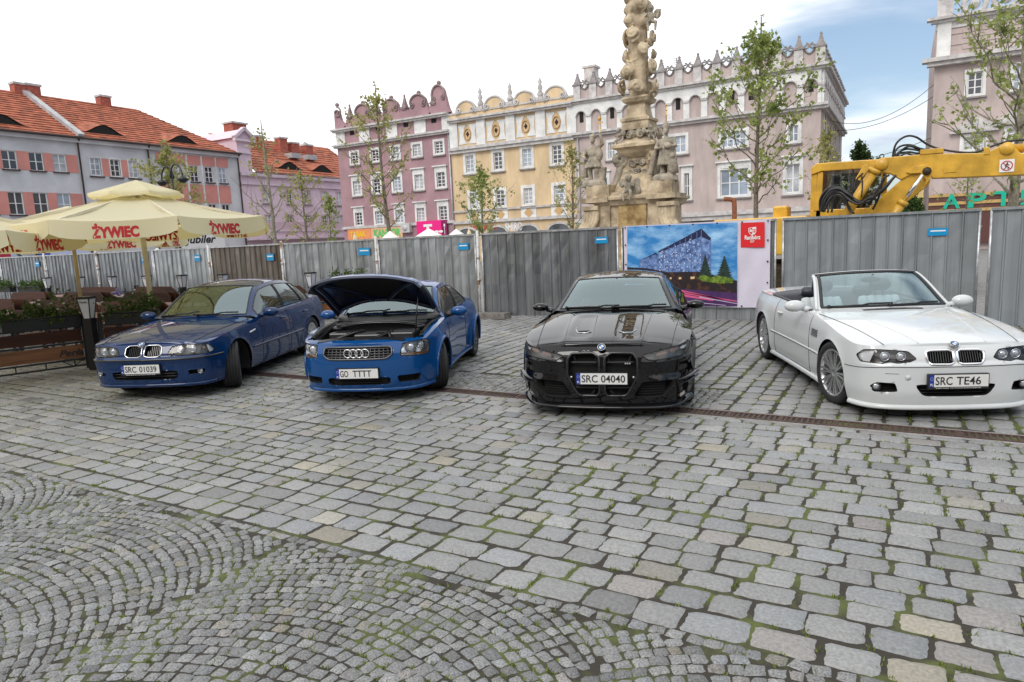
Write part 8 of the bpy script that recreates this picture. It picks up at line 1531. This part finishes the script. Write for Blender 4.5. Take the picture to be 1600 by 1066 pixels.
# engine bay and raised bonnet
b = MB(); b.box(-.62, .62, .3, 1.2, .42, .45); b.box(-.70, -.66, .52, 1.2, .43, .80); b.box(.66, .70, .52, 1.2, .43, .80); b.box(-.70, .70, 1.14, 1.2, .43, .86); b.box(-.50, .50, .17, .20, .43, .70); bay = b.build('engine_bay', M_VOID, c.root)
M_ENG = mat('engine_plastic', (0.03, 0.03, 0.032), 0.28); M_ALU = mat('bare_aluminium', (0.5, 0.5, 0.5), 0.35, metal=0.9)
def ebox(x0, x1, y0, y1, z0, z1, m, name): b = MB(); b.box(x0, x1, y0, y1, z0, z1); bev(b.build(name, m, bay), .02)
ebox(-.18, .20, .45, .80, .5, .79, M_ENG, 'engine_cover'); ebox(.26, .58, .50, .88, .5, .80, M_ENG, 'air_box'); ebox(.22, .52, .24, .44, .5, .735, M_ENG, 'air_box'); ebox(-.60, -.30, .28, .50, .5, .73, M_ENG, 'coolant_tank'); ebox(-.58, -.32, .64, .92, .5, .79, M_ENG, 'battery_cover'); ebox(-.26, .14, .235, .36, .5, .715, M_ALU, 'intake_plenum'); ebox(-.62, .62, 1.0, 1.13, .7, .875, M_TRIMB, 'scuttle_tray'); b = MB(); b.grid([[(x, l + .25 * (x / .7) ** 2, z) for x in np.linspace(-.72, .72, 20)] for l, z in ((1.0, .88), (1.12, .915), (1.20, .95), (1.24, .93))]); b.build('scuttle_panel', M_TRIMB, bay)
b = MB(); b.tube(crom([(-.58, .95, .82), (-.3, .93, .865), (.0, .92, .875), (.3, .93, .865), (.58, .95, .82)], 6), .022, 8); b.build('strut_brace', M_GLOSSB, bay)
for sg in (-1, 1): b = MB(); b.lathe([(.07, .0), (.07, .03), (.03, .05), (0, .05)], 16, (sg * .56, .93, .80)); b.build('strut_top', M_ENG, bay); b = MB(); b.grid([c.toppt(np.linspace(.42, 1.3, 20), np.full(20, sg * x), dz) for x, dz in ((.735, -.004), (.67, -.03), (.65, -.09))]); b.build('wing_gutter', M_TRIMB, bay)
b = MB()
for P in ([(-.45, .55, .72), (-.2, .6, .80), (-.12, .7, .80)], [(.3, .45, .74), (.25, .5, .8), (.1, .55, .8)], [(.0, .3, .72), (.18, .4, .77), (.3, .55, .81)]): b.tube(crom(P, 6), .02, 7)
b.build('engine_hose', M_HOSE, bay)
b = MB(); b.grid([c.toppt(np.linspace(.17, .235, 4), np.full(4, x), .004) for x in np.linspace(-.55, .55, 20)]); b.build('slam_panel', M_TRIMB, bay)
ang = rad(-34); hinge = np.array((0, 1.42, .868)); ca, sa = math.cos(ang), math.sin(ang)
def lift(P): Q = np.asarray(P, float) - hinge; return np.stack([Q[..., 0], Q[..., 1] * ca - Q[..., 2] * sa, Q[..., 1] * sa + Q[..., 2] * ca], -1) + hinge + (0, 0, .085)
xs_ = np.linspace(-1, 1, 41); ls_ = np.linspace(0, 1, 26)
def skin_(d, e=1.0): 
    G = []
    for t in ls_:
        row = []
        for x in xs_: a_ = abs(x) * .735; l = HF(a_) + (HR(a_) - HF(a_)) * t; wv = .735 * e; z = float(sh.top(np.array(l), np.array(x * wv))) - .05 * max(0, abs(x) - .9) / .1 - .05 * max(0, .08 - t) / .08; row.append((x * wv, l, z - d))
        G.append(row)
    return lift(np.array(G))
b = MB(); A_, B_ = skin_(0.0), skin_(.028, .985); b.grid(A_, flip=True); hood = b.build('bonnet', M_BLU2, c.root)
M_UND = mat('bonnet_underside', (0.006, 0.011, 0.04), 0.3, coat=0.4); b = MB(); b.grid(B_); b.grid(np.stack([A_[0], B_[0]])); b.grid(np.stack([A_[:, 0], B_[:, 0]])); b.grid(np.stack([A_[:, -1], B_[:, -1]])); b.build('bonnet_lining', M_UND, hood)
b = MB(); pt = lambda x, l: lift(np.array((x, l, float(sh.top(np.array(l), np.array(x))) - .045)))
for P in ([(-.6, .36), (-.3, .25), (0, .22), (.3, .25), (.6, .36)], [(-.62, .38), (-.45, .6), (-.25, .85), (-.1, 1.08)], [(.62, .38), (.45, .6), (.25, .85), (.1, 1.08)], [(-.66, .45), (-.67, .8), (-.66, 1.3)], [(.66, .45), (.67, .8), (.66, 1.3)], [(-.66, 1.28), (-.3, 1.13), (0, 1.08), (.3, 1.13), (.66, 1.28)]): b.tube(crom([pt(*p) for p in P], 6), .03, 6)
b.build('bonnet_frame', M_UND, hood); b = MB(); b.grid([[lift(np.array((x, l, float(sh.top(np.array(l), np.array(x))) - .040))) for x in np.linspace(-.42, .42, 14)] for l in np.linspace(.32, .98, 10)]); b.build('bonnet_insulation', M_VOID, hood)
b = MB(); b.tube([(.60, .55, .80), lift(np.array((.62, .62, .83)))], .009, 6); b.build('gas_strut', M_GLOSSB, c.root)
# ---------------------------------------------------------------- houses behind the viewer (they close the square and show in the paintwork)
M_BK = [mat('ochre_front', (0.42, 0.33, 0.22), 0.9, noise=(0.5, 0.12)), mat('grey_front', (0.33, 0.33, 0.33), 0.9, noise=(0.5, 0.12)), mat('rose_front', (0.40, 0.26, 0.23), 0.9, noise=(0.5, 0.12))]
fB = Face((0, -24, 0), (-1, 0, 0), (0, 1, 0))
for k, (u0, u1, hz, lab) in enumerate(((-34, -18, 11, 'ochre town house behind the viewer, to the right'), (-18, 0, 13, 'grey town house behind the viewer'), (0, 16, 11.5, 'rose town house behind the viewer, to the left'), (16, 36, 12.5, 'ochre town house behind the viewer, far left'))):
    h = thing('town_house', lab, 'house', (0, 0, 0)); n = int((u1 - u0) / 3.2); st = (u1 - u0) / n
    hs = [(u0 + st * (i + 0.5) - 0.6, u0 + st * (i + 0.5) + 0.6, z, z + 1.9) for i in range(n) for z in (1.0, 4.6, 8.0)]
    m = MB(); wall_with_holes(m, fB, u0, u1, 0, hz, hs); m.build('wall', M_BK[k % 3], h)
    for q in hs: window(h, fB, *q, sill=False, sw=0.12)
    m = MB(); roof_plane(m, fB(u0, 0.4, hz), fB(u1, 0.4, hz), fB(u1, -6, hz + 4.5), fB(u0, -6, hz + 4.5), 10); m.build('roof', M_TILE, h)
